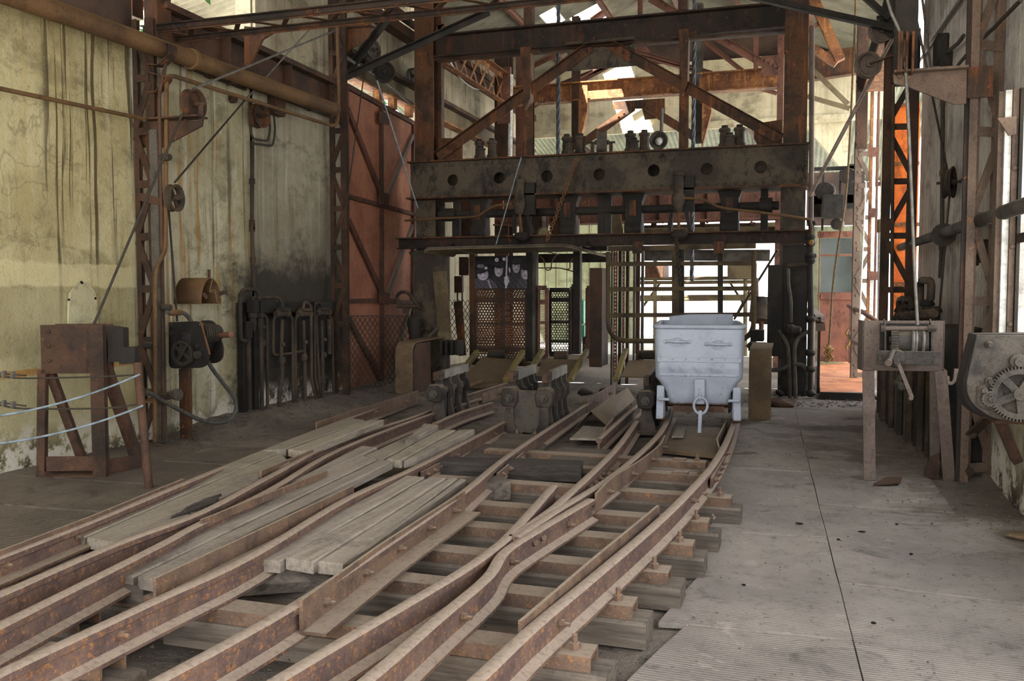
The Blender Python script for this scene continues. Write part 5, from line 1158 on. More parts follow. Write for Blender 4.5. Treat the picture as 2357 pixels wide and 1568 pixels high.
def wpipe(px, r, m, lab, x=XL+.04, fil=.05, n=8, name='pipe', cat='pipe', grp=None, clips=0):
    pts = fillet([X(a, b, x) for a, b in px], fil); t = T(name, lab, cat, pts[-1], grp)
    O('run', G().tube(pts, r, n), MT[m], t, ang=60)
    if clips:
        for i in range(clips):
            k = int((len(pts)-1)*(i+.5)/clips); p = pts[k].lerp(pts[min(k+1, len(pts)-1)], .5); O('clip', G().box(p, (r*2.6, .03, r*2.8)), MT['rusty'], t)
    return t
wpipe([(618, 262), (622, 295), (618, 325), (583, 320), (576, 300), (574, 225)], .012, 'cabledk', 'cable looping from the junction box to the rusty wall joint', name='cable', cat='cable')
wpipe([(630, 262), (634, 300), (628, 336), (582, 330)], .012, 'cabledk', 'outer cable of the loop under the junction box', name='cable', cat='cable')
wpipe([(581, 325), (580, 520), (584, 665)], .022, 'dkpipe', 'conduit running down the joint of the streaked and grimy panels', clips=5)
wpipe([(55, -6), (160, 33), (255, 68), (300, 92), (313, 118), (322, 400), (332, 700), (336, 1000)], .016, 'dkpipe', 'cable clipped along the top of the yellow wall and down its edge', clips=9, name='cable', cat='cable')
wpipe([(398, 125), (470, 157), (560, 195), (640, 225), (772, 272)], .018, 'cabledk', 'upper grey cable clipped along the top of the streaked wall', clips=9, name='cable', cat='cable')
wpipe([(402, 143), (480, 175), (565, 206)], .015, 'cabledk', 'lower grey cable clipped along the top of the streaked wall', clips=6, name='cable', cat='cable')
# the long fat pipe and the thinner ones
p, q = X(50, -2, -5.5), X(768, 252, -5.5); bp = T('long_pipe', 'fat brown pipe running high along the whole left wall', 'pipe', p.lerp(q, .5))
O('run', G().tube([p-(q-p)*.45, q], .082, 20), MT['pipe'], bp, ang=60); O('collar', G().lathe(p.lerp(q, .41), q-p, [(0, .083), (.002, .1), (.05, .1), (.052, .083)], 20), MT['pipe'], bp); O('end_flange', G().lathe(q, q-p, [(-.03, .09), (.02, .09)], 20), MT['pipe'], bp)
pb_ = T('pipe_bracket', 'bent flat bracket holding the fat pipe on the left column', 'bracket', Y(385, 150, 6.84))
O('strap', G().sweep(fillet([Y(345, 150, 6.84), Y(372, 152, 6.84), Y(398, 125, 6.84), Y(398, 102, 6.84), Y(345, 105, 6.84)], .03), RECT(.012, .10), up=(0, 1, 0)), MT['frame'], pb_)
O('strap', G().sweep(fillet([Y(348, 213, 6.84), Y(362, 215, 6.84), Y(392, 180, 6.84), Y(348, 168, 6.84)], .03), RECT(.012, .08), up=(0, 1, 0)), MT['frame'], pb_)
wpipe([(-80, 188), (0, 204), (332, 274)], .018, 'pipe', 'thin brown pipe crossing the yellow wall', x=-5.6)
wpipe([(357, 1018), (358, 640), (362, 610), (380, 580), (381, 540), (383, 195), (386, 176), (400, 175), (765, 290), (777, 285), (780, 240), (776, 60)], .020, 'pipe', 'brown pipe rising on the left column, then along the wall under the fat pipe', x=-5.45, fil=.08, n=10)
wpipe([(376, 1015), (374, 640), (368, 300), (366, 215), (378, 165), (384, 130)], .016, 'rusty', 'second brown pipe standing on the left column', x=-5.47, fil=.08)
for (x, y) in ((381, 362), (382, 708), (343, 795), (383, 912)):
    O('pipe_tee', G().lathe(Y(x, y, 6.72)+V((-.05, 0, 0)), (1, 0, 0), [(0, .028), (.02, .034), (.08, .034), (.10, .028)], 10), MT['dkpipe'], L1)
O('flange', G().lathe(Y(356, 925, 6.7), (0, 0, 1), [(0, .1), (.02, .1), (.022, .06), (.04, .06)], 16), MT['pipe'], L1)
O('end_cap', G().lathe(Y(388, 907, 6.7), (1, -.2, 0), [(0, .025), (.08, .025), (.08, .05), (.13, .055), (.14, .03)], 12), MT['dustgear'], L1)
# ropes of the left side
rope(Y(441, 206, 6.9), Y(792, 62, 10.7), .012, 'cable', 'wire rope from the bracket sheave up toward the gate column')
rope(Y(433, 232, 6.84), Y(216, 748, 5.75), .011, 'cabledk', 'wire rope slanting down to the left winch stand')
rope(Y(402, 420, 6.9), X(566, 228, -5.72), .010, 'cabledk', 'wire rope from the low sheave up across the streaked wall'); rope(X(566, 228, -5.72), X(716, 64, -5.62), .010, 'cable', 'wire rope rising from the wall joint past the dark crane girder')
rope(Y(388, 478, 6.86), Y(408, 740, 7.1), .010, 'cabledk', 'wire rope hanging from the low sheave to the wall winch')
# crane girder on the left wall
cgd = T('crane_girder', 'dark purple girder above the fat pipe on the left wall', 'girder', (-5.8, 9.0, 3.72))
O('web', G().b2((-5.84, 7.2, 3.72), (-5.82, 10.76, 4.1)), MT['rusty'], cgd); O('top_flange', G().b2((-5.9, 7.2, 4.1), (-5.7, 10.76, 4.16)), MT['rusty'], cgd); O('bottom_flange', G().b2((-5.9, 7.2, 3.72), (-5.74, 10.76, 3.75)), MT['rusty'], cgd)
O('knee_plate', G().prism([Y(562, 60, 8.1), Y(640, 68, 8.1), Y(604, 90, 8.1), Y(572, 155, 8.1), Y(562, 150, 8.1)], (0, .03, 0)), MT['frame'], cgd)
for yy in (8.2, 9.4): O('stiffener', G().b2((-5.82, yy, 3.75), (-5.72, yy+.02, 4.1)), MT['rusty'], cgd)
# lattice tie beam crossing the hall on top
tr = T('tie_beam', 'long lattice tie beam crossing the hall under the roof', 'beam', (-2.5, 7.2, 3.9))
pA, pB = Y(330, 62, 7.10), Y(1345, -52, 7.10); pC, pD = Y(388, 88, 7.46), Y(1345, -8, 7.46)
pB.z = pA.z; pC.z = pD.z = pA.z-.005
pB.x = pD.x = 1.3
for a, b, w in ((pA, pB, .05), (pC, pD, .04)):
    O('chord', G().sweep([a, b], LP(w, w, .01, 1, 1), up=(0, -1, 0)), MT['beamdark'], tr); O('chord', G().sweep([a+V((0, .02, -.012)), b+V((0, .02, -.012))], LP(w, -w, .01), up=(0, -1, 0)), MT['frame'], tr)
n = 14
for i in range(n):
    for k, (s, e) in enumerate(((0, .5), (1, .5))):
        O('lacing', G().sweep([pA.lerp(pB, (i+s)/n)+V((0, .03, -.02)), pC.lerp(pD, (i+e)/n)+V((0, 0, 0))], RECT(.045, .008)), MT['frame'], tr)
# knee braces of the second bay
kb = T('wind_braces', 'two dark angle braces fanning up from the gate column', 'brace', Y(800, 165, 10.9))
for a, b in (((797, 172), (1125, 22)), ((800, 160), (905, 20))):
    O('angle', G().sweep([Y(a[0], a[1], 10.9), Y(b[0], b[1], 10.9)], LP(.08, .08, .012), up=(0, -1, 0)), MT['black'], kb)
O('gusset', G().prism([Y(788, 140, 10.95), Y(815, 142, 10.95), Y(816, 160, 10.95), Y(800, 178, 10.95), Y(788, 176, 10.95)], (0, .02, 0)), MT['black'], kb)
tri_bracket([(788, 68), (858, 64), (846, 88), (800, 118), (788, 118)], 10.6, 'dark tapered bracket at the top of the gate column', 'frame')
# sheaves along the beam over the gate
ax = (.86, -.5, 0)
for px, R, lab, x in (((884, 166), .15, 'dark sheave on a forked bracket above the orange gate', -5.55), ((858, 115), .14, 'pale dished sheave on the concrete strip above the gate', -5.75), ((951, 176), .13, 'pale dished sheave beside the left frame post', -5.75)):
    c = X(px[0], px[1], x); sheave(c, (.55, -.83, 0) if R > .145 else (1, -.25, 0), R, .08, lab, 'black' if R > .145 else 'greymetal', spokes=0, bracket=[(c.x-.2, c.y+.1, c.z+.05, 1), (c.x-.2, c.y+.1, c.z+.05, -1)])
rope(X(845, 120, -5.7), X(796, 480, -5.5), .009, 'cabledk', 'black rope hanging in front of the orange gate'); rope(X(868, 185, -5.5), X(962, 480, -5.3), .010, 'bluegrey', 'bright wire rope slanting down across the orange gate')
# beam and rails over the gate
ob = T('gate_runway', 'orange-lit runway beam with bolt holes over the gate gap', 'beam', (-5.8, 13, 4.4))
O('web', G().b2((-5.86, 10.9, 4.36), (-5.84, 19.8, 4.62)), MT['olive'], ob); O('bottom_flange', G().b2((-5.95, 10.9, 4.33), (-5.76, 19.8, 4.36)), MT['orange_beam'], ob); O('top_flange', G().b2((-5.95, 10.9, 4.62), (-5.70, 19.8, 4.68)), MT['rusty'], ob); O('upper_flange', G().b2((-5.95, 10.9, 5.32), (-5.70, 19.8, 5.46)), MT['rusty'], ob)  # bottom flange coloured orange to carry the light falling on it
for yy in (11.9, 12.4, 13.0): O('trolley', G().b2((-5.9, yy, 4.18), (-5.8, yy+.12, 4.34)), MT['orange_beam'], ob)
O('eave_tube', G().tube([(-5.8, 10.9, 5.62), (-5.8, 19.8, 5.62)], .06, 10), MT['rusty'], ob)
wpipe([(790, 128), (868, 178), (950, 240)], .02, 'cable', 'grey cable running along the runway beam over the gate', x=-5.66, name='cable', cat='cable')
# the orange sliding gate
gA = V((-5.80, 10.95, 0)); gd_ = V((-.063, .998, 0)); gn = V((gd_.y, -gd_.x, 0))
def GP(x, y, off=0.0):
    d = ray(x, y); t = (gA+gn*off-EYE).dot(gn)/d.dot(gn); return EYE+d*t
gt = T('sliding_gate', 'tall red-orange steel gate with diagonal bracing', 'gate', GP(870, 880))
GM = MT['gate'] = rust('gate_paint', (152, 102, 80), (134, 86, 66), (170, 112, 74), .4, .1, streak=.4, grime=.2)
GF = MT['gateframe'] = rust('gate_frame', (88, 56, 42), (62, 42, 34), (118, 76, 54), .3, .2)
def gpanel(q): O('panel', G().prism([GP(x, y, -.01) for x, y in q], -gn*.01), GM, gt)
gpanel([(796, 200), (874, 242), (874, 466), (796, 450)]); gpanel([(872, 243), (957, 288), (957, 494), (872, 467)])
gpanel([(796, 454), (874, 470), (874, 690), (796, 694)]); gpanel([(872, 471), (957, 497), (957, 697), (872, 690)])
gpanel([(796, 697), (874, 694), (874, 900), (796, 905)]); gpanel([(872, 694), (957, 700), (957, 895), (872, 900)])
def gbar(a, b, w, m=None, d=.07): return O('frame_bar', G().sweep([GP(*a), GP(*b)], [(-d*.15, -w/2), (d, -w/2), (d, -w/2+.01), (0, -w/2+.01), (0, w/2), (-d*.15, w/2)] if 0 else RECT(d, w), up=gn if abs((GP(*a)-GP(*b)).normalized().z) > .9 else (0, 0, 1)), m or GF, gt)
for a, b, w in (((876, 240), (878, 898), .07), ((796, 198), (957, 288), .07), ((798, 452), (957, 495), .06), ((798, 694), (878, 691), .06), ((880, 691), (957, 699), .06), ((950, 288), (948, 898), .07), ((797, 200), (799, 900), .05)): gbar(a, b, w)
for a, b in (((798, 252), (875, 448)), ((800, 508), (875, 672)), ((801, 735), (884, 892))): gbar(a, b, .09)
for a, b in (((884, 462), (948, 312)), ((886, 684), (948, 520)), ((890, 890), (948, 690))): gbar(a, b, .07, MT['mauve'])
for x, y in ((880, 455), (880, 684), (880, 270)): O('gusset', G().prism([GP(x-8, y-14, .05), GP(x+16, y-8, .05), GP(x+14, y+18, .05), GP(x-8, y+14, .05)], gn*.012), GF, gt)
for x, y in ((876, 448), (884, 452), (876, 462), (886, 466), (878, 678), (888, 684), (878, 692)): O('rivet', G().dome(GP(x, y, .062), gn, .016), GF, gt)
# diamond mesh in front of its foot
mf = T('mesh_screen', 'diamond wire mesh across the foot of the orange gate', 'fence', GP(880, 890, .25)); g = G()
def mw(x, y): return GP(x, y, .25)
for k in range(-20, 40):
    # two families of zigzag wires clipped to the screen
    for s in (1, -1):
        pts = []
        for i in range(60):
            u = i/59; yv = lerp(727, 893, u); xv = 800+(k*11.5)+s*(yv-727)*.62
            if 800 <= xv <= 956: pts.append(mw(xv, yv))
        if len(pts) > 1: g.sweep([pts[0], pts[-1]], RECT(.007, .007))
O('wire', g, MT['cabledk'], mf, ang=0, kind='stuff'); O('frame', G().sweep([mw(800, 727), mw(956, 727)], RECT(.012, .012)), MT['cabledk'], mf)
# left winch stand
p0, p1 = Z(102, 1098), Z(232, 1096); u = (p1-p0).normalized(); v = V((-u.y, u.x, 0)); Wd = (p1-p0).length
ws = T('winch_stand', 'rusty winch stand on four legs in front of the yellow wall', 'winch', p0)
R = lambda x, y, z: p0+u*x+v*y+V((0, 0, z))
zt = 1.16; RM, FM = MT['rusty'], MT['stand']
O('front_plate', G().prism([R(.0, 0, .79), R(Wd-.02, 0, .79), R(Wd-.02, 0, zt), R(0, 0, zt)], v*.012), MT['stand'], ws)
O('back_plate', G().prism([R(.0, .26, .79), R(Wd+.02, .26, .79), R(Wd+.02, .26, zt), R(0, .26, zt)], v*.012), MT['rusty'], ws)
O('leg', G().sweep([R(Wd+.01, -.02, 0), R(Wd+.01, -.02, zt)], UP_(.07, .1, .01), up=u), FM, ws); O('leg', G().sweep([R(.0, 0, 0), R(.03, 0, .82)], LP(.06, .06, .01), up=v), RM, ws)
O('leg', G().sweep([R(.2, .3, .02), R(.05, .06, .82)], LP(.06, .06, .01), up=v), RM, ws); O('leg', G().sweep([R(Wd+.2, .34, .02), R(Wd+.03, .08, .9)], LP(.08, .08, .01), up=v), RM, ws)
O('base_bar', G().sweep([R(.02, .0, .10), R(Wd, .0, .10)], RECT(.02, .11)), RM, ws); O('base_bar', G().sweep([R(0, 0, .02), R(.18, .3, .02)], RECT(.05, .04)), RM, ws); O('base_bar', G().sweep([R(Wd, 0, .06), R(Wd+.2, .33, .06)], RECT(.03, .1)), RM, ws); O('base_plate', G().prism([R(-.02, -.04, 0), R(Wd+.04, -.04, 0), R(Wd+.24, .36, 0), R(.16, .36, 0)], (0, 0, .012)), RM, ws)
O('gear_housing', G().prism([R(Wd+.06, .04, .87), R(Wd+.15, .12, .87), R(Wd+.15, .12, zt-.03), R(Wd+.06, .04, zt-.01)], v*.12), MT['black'], ws); O('bearing_block', G().prism([R(Wd+.12, .1, .85), R(Wd+.22, .16, .85), R(Wd+.22, .16, .98), R(Wd+.12, .1, .98)], v*.1), MT['black'], ws)
for x, z in ((.06, 1.11), (.06, 1.0), (.06, .89), (Wd-.06, 1.11), (Wd-.06, 1.0), (Wd-.06, .89)): O('rivet', G().dome(R(x, -.001, z), -v, .018), FM, ws)
O('drum', G().cyl(R(.05, .13, 1.0), R(Wd-.02, .13, 1.0), .09, 16), MT['black'], ws)
# wall winch on its post
ww = T('wall_winch', 'black geared winch on a post before the streaked wall', 'winch', Y(428, 995, 7.1)); y0w = 6.95
def rplate(px, yy, th, m, nm='side_plate'): return O(nm, G().prism(fillet([Y(a, b, yy) for a, b in px]+[Y(*px[0], yy)], .06, 3)[:-1], (0, th, 0)), m, ww, bev=.004)
rplate([(388, 742), (462, 739), (482, 815), (478, 838), (465, 847), (388, 849)], y0w, .02, bm); rplate([(462, 738), (492, 737), (514, 800), (512, 825), (500, 836), (462, 838)], y0w+.4, .02, bm)
O('plate_edge', G().sweep([Y(463, 741, y0w-.005), Y(483, 816, y0w-.005)], RECT(.012, .012)), MT['chain'], ww)
def gear(c, ax, R, w, teeth, m, parent, holes=4, name='gear'):
    c = V(c); ax = V(ax).normalized(); a = V((0, 0, 1)); b = ax.cross(a).normalized(); P = []
    for i in range(teeth):
        for k, rr_ in ((0, R*.9), (.28, R*.9), (.36, R), (.72, R), (.8, R*.9)):
            t = 2*math.pi*(i+k)/teeth; P.append(c+a*(rr_*math.cos(t))+b*(rr_*math.sin(t)))
    n = len(P); rin = [c+(p-c).normalized()*R*.72 for p in P]; g = G(); vs = P+rin+[p+ax*w for p in P]+[p+ax*w for p in rin]; fs = []
    for i in range(n):
        j = (i+1) % n; fs += [(i, j, n+j, n+i), (2*n+i, 3*n+i, 3*n+j, 2*n+j), (i, 2*n+i, 2*n+j, j), (n+i, n+j, 3*n+j, 3*n+i)]
    gg = O(name, g.add(vs, fs), MT[m], parent, ang=30)
    O(name+'_hub', G().lathe(c, ax, [(-.01, R*.22), (w*1.3, R*.22), (w*1.5, R*.12), (w*1.5, .001)], 14), MT[m], parent)
    if holes: 
        for i in range(holes):
            t = 2*math.pi*(i+.4)/holes; d = a*math.cos(t)+b*math.sin(t); O(name+'_spoke', G().sweep([c+d*R*.15+ax*w*.5, c+d*R*.78+ax*w*.5], RECT(w*.7, R*.22), up=ax), MT[m], parent)
    else: O(name+'_disc', G().lathe(c, ax, [(w*.3, R*.8), (w*.7, R*.8)], 24), MT[m], parent)
    return gg
gear(Y(418, 813, y0w-.05), (0, 1, 0), .125, .035, 44, 'dkpipe', ww); gear(Y(452, 818, y0w-.05), (0, 1, 0), .035, .04, 12, 'dustgear', ww, 0, 'pinion')
O('drum', G().cyl(Y(440, 795, y0w), Y(470, 790, y0w+.4), .11, 18), bm, ww)
for i in range(8): O('rope_turn', G().lathe(Y(478, 768, y0w+.2), (.1, .99, 0), [(-.13+.035*i, .112-.005*i), (-.12+.035*i, .118-.005*i), (-.11+.035*i, .112-.005*i)], 16), MT['cabledk'], ww)
for a in ((460, 747), (485, 748)): pass
O('spacer_rod', G().cyl(Y(462, 747, y0w), Y(488, 748, y0w+.4), .014), MT['pipe'], ww)
O('handle', G().cyl(Y(504, 773, y0w+.25), Y(532, 770, y0w+.1), .026), MT['red'], ww)
for x, y in ((397, 768), (425, 770), (456, 798), (463, 825), (395, 747)): O('bolt', G().nut(Y(x, y, y0w), (0, -1, 0), .02, .02, .014), MT['dkpipe'], ww)
O('post', G().b2(Y(414, 998, y0w+.1)-V((0, 0, .05)), Y(440, 848, y0w+.18)), MT['frame'], ww); O('post_edge', G().b2(Y(434, 998, y0w+.06)-V((0, 0, .05)), Y(441, 848, y0w+.1)), MT['frame'], ww)
# arched hood on the wall
ah = T('arched_hood', 'half-round rusty sheet hood on the streaked wall', 'hood', X(440, 700, XL+.1)); a, b = X(464, 700, XL+.32), X(508, 700, XL+.32)
cy_, rd = (a.y+b.y)/2, (b.y-a.y)/2; g = G(); pts = [V((0, cy_-rd*math.cos(math.pi*i/12), a.z+.25*math.sin(math.pi*i/12))) for i in range(13)]
g.add([V((XL-.02, p.y, p.z)) for p in pts]+[V((XL+.32, p.y, p.z)) for p in pts], [(i, i+1, 14+i, 13+i) for i in range(12)]); hm = O('sheet', g, MT['pipe'], ah, ang=60)
sm_ = hm.modifiers.new('thick', 'SOLIDIFY'); sm_.thickness = .008
O('lug', G().sweep([V((XL+.30, cy_, a.z+.25)), V((XL+.30, cy_, a.z+.25+.09))], RECT(.03, .01)), MT['rusty'], ah); O('lug', G().sweep([V((XL+.32, cy_+rd*.9, a.z+.1)), V((XL+.32, cy_+rd+.1, a.z+.12))], RECT(.01, .04)), MT['rusty'], ah); O('lug', G().sweep([V((XL+.33, cy_-rd*.9, a.z+.1)), V((XL+.33, cy_-rd*.55, a.z+.06))], RECT(.01, .04)), MT['rusty'], ah)
O('wire_loop', G().tube(curve([V((XL+.34, cy_, a.z+.25)), V((XL+.35, cy_-.06, a.z+.12)), V((XL+.35, cy_+.02, a.z+.14)), V((XL+.35, cy_+.05, a.z+.03)), V((XL+.34, cy_+rd*.8, a.z)), V((XL+.34, cy_+rd*.9, a.z+.05))]), .005, 5), MT['rope'], ah)
# pale plaster patch behind the stand
pp = [X(x, y, XL+.028) for x, y in ((158, 752), (159, 700), (164, 672), (176, 655), (192, 648), (208, 654), (219, 672), (224, 700), (226, 752))]
O('plaster_patch', G().prism(pp, (-.02, 0, 0)), wall_mat('patch_plaster', (186, 180, 148), (170, 162, 126), (160, 146, 100), (200, 195, 168), .2, .3, base_rot=False), wl_)
for x, y, r in ((187, 651, .016), (218, 687, .014), (158, 690, .010)):
    O('plaster_hole_shade', G().lathe(X(x, y, XL+.022), (1, 0, 0), [(0, r), (.009, r*.8)], 9), MT['void'], wl_)  # dark discs on the plaster paint the shade of small holes

# pipe bank
PB = T('pipe_bank', 'bank of grimy valves and upright pipes against the sooty wall', 'pipes', X(660, 925, XL+.2)); xb = XL+.17
def bp_(px, r=.021, x=xb, m='dkpipe', f=.06): return O('pipe', G().tube(fillet([X(a, b, x) for a, b in px], f, 4), r, 8), MT[m], PB, ang=60)
for k, (px, r) in enumerate([([(566, 785), (556, 783), (554, 767), (552, 681), (560, 666), (588, 666), (597, 681), (597, 706)], .022), ([(581, 700), (581, 686), (641, 685), (650, 696), (650, 716)], .021),
    ([(571, 740), (575, 942)], .026), ([(600, 722), (603, 944)], .024), ([(606, 724), (614, 732), (616, 940)], .019), ([(634, 728), (629, 738), (629, 818), (666, 814), (697, 808)], .016),
    ([(650, 736), (647, 824), (650, 850), (649, 875), (643, 897), (644, 936)], .022), ([(667, 726), (673, 734), (675, 928)], .020), ([(688, 724), (679, 734), (680, 926)], .020),
    ([(697, 712), (700, 697), (707, 696), (716, 706), (717, 875), (729, 920)], .020), ([(699, 738), (703, 924)], .022), ([(741, 712), (738, 697), (727, 697), (723, 710), (725, 875), (734, 918)], .019), ([(741, 738), (744, 916)], .021),
    ([(733, 722), (727, 732), (733, 845), (739, 916)], .019), ([(756, 722), (764, 738), (768, 904)], .019), ([(757, 735), (758, 815)], .03)]):
    bp_(px, r, xb+(.03 if k % 3 == 0 else 0))
for x, y in ((650, 721), (701, 721), (744, 719)):
    a, b = X(x-16, y+2, xb), X(x+16, y+1, xb); O('valve_body', G().lathe(a, b-a, [(0, .03), (.03, .045), (.06, .045), (.07, .035), ((b-a).length-.07, .035), ((b-a).length-.06, .045), ((b-a).length-.03, .045), ((b-a).length, .03)], 12), MT['dkpipe'], PB); O('valve_cap', G().b2(a.lerp(b, .25)+V((-.04, 0, .035)), a.lerp(b, .75)+V((.06, 0, .07))), MT['dkpipe'], PB)
for x, y in ((648, 830), (700, 824), (744, 818), (603, 790)): O('cock', G().ball(X(x, y, xb+.01), .048, 10, 6, (1, 1, 1.1)), MT['dkpipe'], PB); O('cock_lever', G().ball(X(x+4, y-36, xb+.05), .028), MT['dkpipe'], PB)
for x in (582, 598): p = X(x, 712, xb+.03); O('block', G().b2(p-V((.05, .05, .04)), p+V((.05, .05, .10))), bm, PB, bev=.006); O('valve_stem', G().lathe(X(x, 720, xb+.03), (0, 0, -1), [(0, .05), (.05, .05), (.06, .04), (.14, .042), (.16, .03), (.2, .03)], 8), MT['dkpipe'], PB)
O('filter_pot', G().cyl(X(571, 742, xb+.03), X(571, 778, xb+.03), .045, 14), bm, PB)
a, b = X(600, 720, XL+.05), X(770, 714, XL+.05); O('back_channel', G().b2((XL+.03, a.y, 1.17), (XL+.12, b.y, 1.29)), bm, PB); O('back_plate', G().b2((XL+.03, a.y-.15, .55), (XL+.05, b.y, 1.2)), bm, PB)
for x in (566, 592): p = X(x, 940, XL+.1); O('stand_post', G().b2((XL+.03, p.y-.04, 0), (XL+.10, p.y+.04, 1.3)), bm, PB)
# rubber hose
hz_ = [(384, 719), (408, 720), (425, 722), (440, 740), (455, 775), (480, 835), (512, 880), (538, 915), (543, 940), (530, 965), (500, 974), (465, 968), (425, 950), (385, 928), (340, 902)]
hs = T('hose', 'grey rubber hose looping from the pipe tee down before the wall winch', 'hose', X(500, 974, -5.35)); O('run', G().tube(curve([X(a, b, -5.38+.0*i) for i, (a, b) in enumerate(hz_)], 5), .02, 9), MT['rubber'], hs, ang=60); O('coupling', G().lathe(X(388, 720, -5.38), (.3, 1, 0), [(0, .02), (.02, .03), (.1, .03), (.14, .022)], 10), MT['pipe'], hs)
# rope barrier
bt = Z(343, 1126, 0); tp = Y(316, 836, bt.y+.02); bpst = T('barrier_post', 'leaning round brown post of the rope barrier', 'post', bt); O('tube', G().tube([bt, tp], .030, 14), MT['rusty'], bpst, ang=60); O('cap', G().lathe(tp, tp-bt, [(0, .03), (.004, .026)], 14), MT['frame'], bpst)
ns = V((-5.6, 3.4, 0)); m1, m2 = Y(322, 862, bt.y-.03), Y(329, 934, bt.y-.03)
for (a, e, sg, lab) in ((m1, (-70, 966), .05, 'upper pale blue barrier rope'), (m2, (-70, 1028), .05, 'lower pale blue barrier rope')):
    O('barrier_rope', G().tube(sag(a, Y(e[0], e[1], 4.3), sg, 14), .0075, 8), MT['bluegrey'], ang=60, label=lab+' sagging from the leaning post', cat='rope')
for (a, pts, lab) in (((310, 863), [(310, 863), (240, 867), (60, 871), (0, 866), (-60, 858)], 'upper dark barrier cable with clamps'), ((316, 931), [(316, 931), (240, 940), (60, 941), (0, 933), (-60, 925)], 'lower dark barrier cable with clamps')):
    t = T('barrier_cable', lab+', running behind the pale ropes', 'cable', Y(a[0], a[1], bt.y+.02)); q = [Y(x, y, lerp(bt.y, 5.0, (310-x)/370)) for x, y in pts]
    O('strand', G().tube(curve(q, 4), .007, 6), MT['cabledk'], t); O('strand_end', G().tube([q[-2]+V((.0, 0, .02)), q[2]+V((0, 0, .02))], .006, 6), MT['cabledk'], t)
    for k in (.2, .55): O('clamp', G().box(q[-2].lerp(q[2], k)+V((0, -.01, .02)), (.02, .03, .045)), MT['cable'], t)
O('pole_lean', G(), RM) if 0 else None
# valve gear on the left frame post
vg = T('post_valves', 'black valve and forked pipes on the left frame post', 'valve', Y(970, 800, YF-.4)); yv = YF-.45
for px, r in (([(917, 704), (912, 682), (924, 671), (940, 674), (968, 712)], .026), ([(915, 705), (940, 706), (968, 704)], .03), ([(944, 752), (966, 780), (968, 812)], .022), ([(1006, 756), (980, 782), (978, 812)], .022), ([(962, 730), (966, 765)], .03), ([(930, 700), (932, 722)], .03)): O('pipe', G().tube(fillet([Y(a, b, yv) for a, b in px], .1), r, 8), MT['dkpipe'] if r > .025 else MT['greymetal'], vg, ang=60)
O('valve_body', G().lathe(Y(955, 726, yv), (0, 0, -1), [(0, .05), (.05, .11), (.14, .12), (.3, .09), (.5, .09), (.56, .06)], 12), bm, vg); O('valve_arm', G().cyl(Y(960, 762, yv), Y(985, 755, yv), .035), bm, vg); O('knob', G().ball(Y(985, 755, yv), .06), MT['dkpipe'], vg)
cb = T('buffer_box', 'black ribbed box beside the left bent sheet cover', 'box', Y(1030, 815, YF-.5))
for i in range(4): O('rib', G().b2(Y(1018+12*i, 818, YF-.55), Y(1026+12*i, 782, YF-.3)), bm, cb)
O('body', G().b2(Y(1012, 812, YF-.4), Y(1058, 786, YF-.1)), bm, cb)
# things in the gap left of the cage
for q, yy, lab, m in (((1056, 634, 1083, 592), 14.0, 'dark junction box high on the far wall beside the cage', 'brownbox'), ((1045, 674, 1068, 636), 14.0, 'brown junction box low on the far wall beside the cage', 'brownbox')):
    t = T('switch_box', lab, 'box', Y(q[0], q[1], yy)); O('case', G().b2(Y(q[0], q[1], yy), Y(q[2], q[3], yy+.12)), MT[m], t, bev=.01); O('lid', G().b2(Y(q[0]+3, q[1]-3, yy-.02), Y(q[2]-3, q[3]+3, yy)), MT[m], t); O('lead', G().cyl(Y(q[0]+8, q[1], yy+.05), Y(q[0]+8, q[1]+70, yy+.05), .014), MT['cabledk'], t)
O('leaning_board', G().prism([Y(1044, 695, 13.3), Y(1063, 692, 13.3), Y(1072, 818, 13.1), Y(1056, 820, 13.1)], (0, .03, 0)), MT['frame'], label='dark rusty plate leaning left of the cage', cat='plate')
m2_ = T('mesh_screen', 'diamond wire mesh in the gap left of the cage doors', 'fence', Y(1070, 810, 13.7)); g = G()
for k in range(-14, 20):
    for s in (1, -1):
        P = [(1036+k*10+s*(y-690)*.6, y) for y in range(690, 812, 2)]; P = [p for p in P if 1036 <= p[0] <= 1088]
        if len(P) > 1: g.sweep([Y(*P[0], 13.7), Y(*P[-1], 13.7)], RECT(.008, .008))
O('wire', g, MT['cabledk'], m2_, ang=0, kind='stuff')
# tree outside, seen through the gap over the gate
tre = T('tree', 'green tree outside, seen through the gap above the gate', 'tree', (-12.5, 16.5, -.1)); random.seed(3); g = G()
for i in range(1500):
    c = V((-12.5, 17.5, 5.2))+V((random.gauss(0, 1.6), random.gauss(0, 2.6), random.gauss(0, 1.3))); a = V((random.uniform(-1, 1), random.uniform(-1, 1), random.uniform(-.6, .6))).normalized()*.16; b = a.orthogonal().normalized()*.07; g.add([c-a, c+b, c+a, c-b], [(0, 1, 2, 3)])
O('foliage', g, plain('leaf_green', (74, 120, 60), .7, 0, .4, 4), tre, ang=0, kind='stuff'); O('trunk', G().tube([(-12.5, 17, -.1), (-12.4, 17.2, 2.4), (-12.6, 17.5, 5.2)], [.2, .16, .05], 10), MT['frame'], tre)
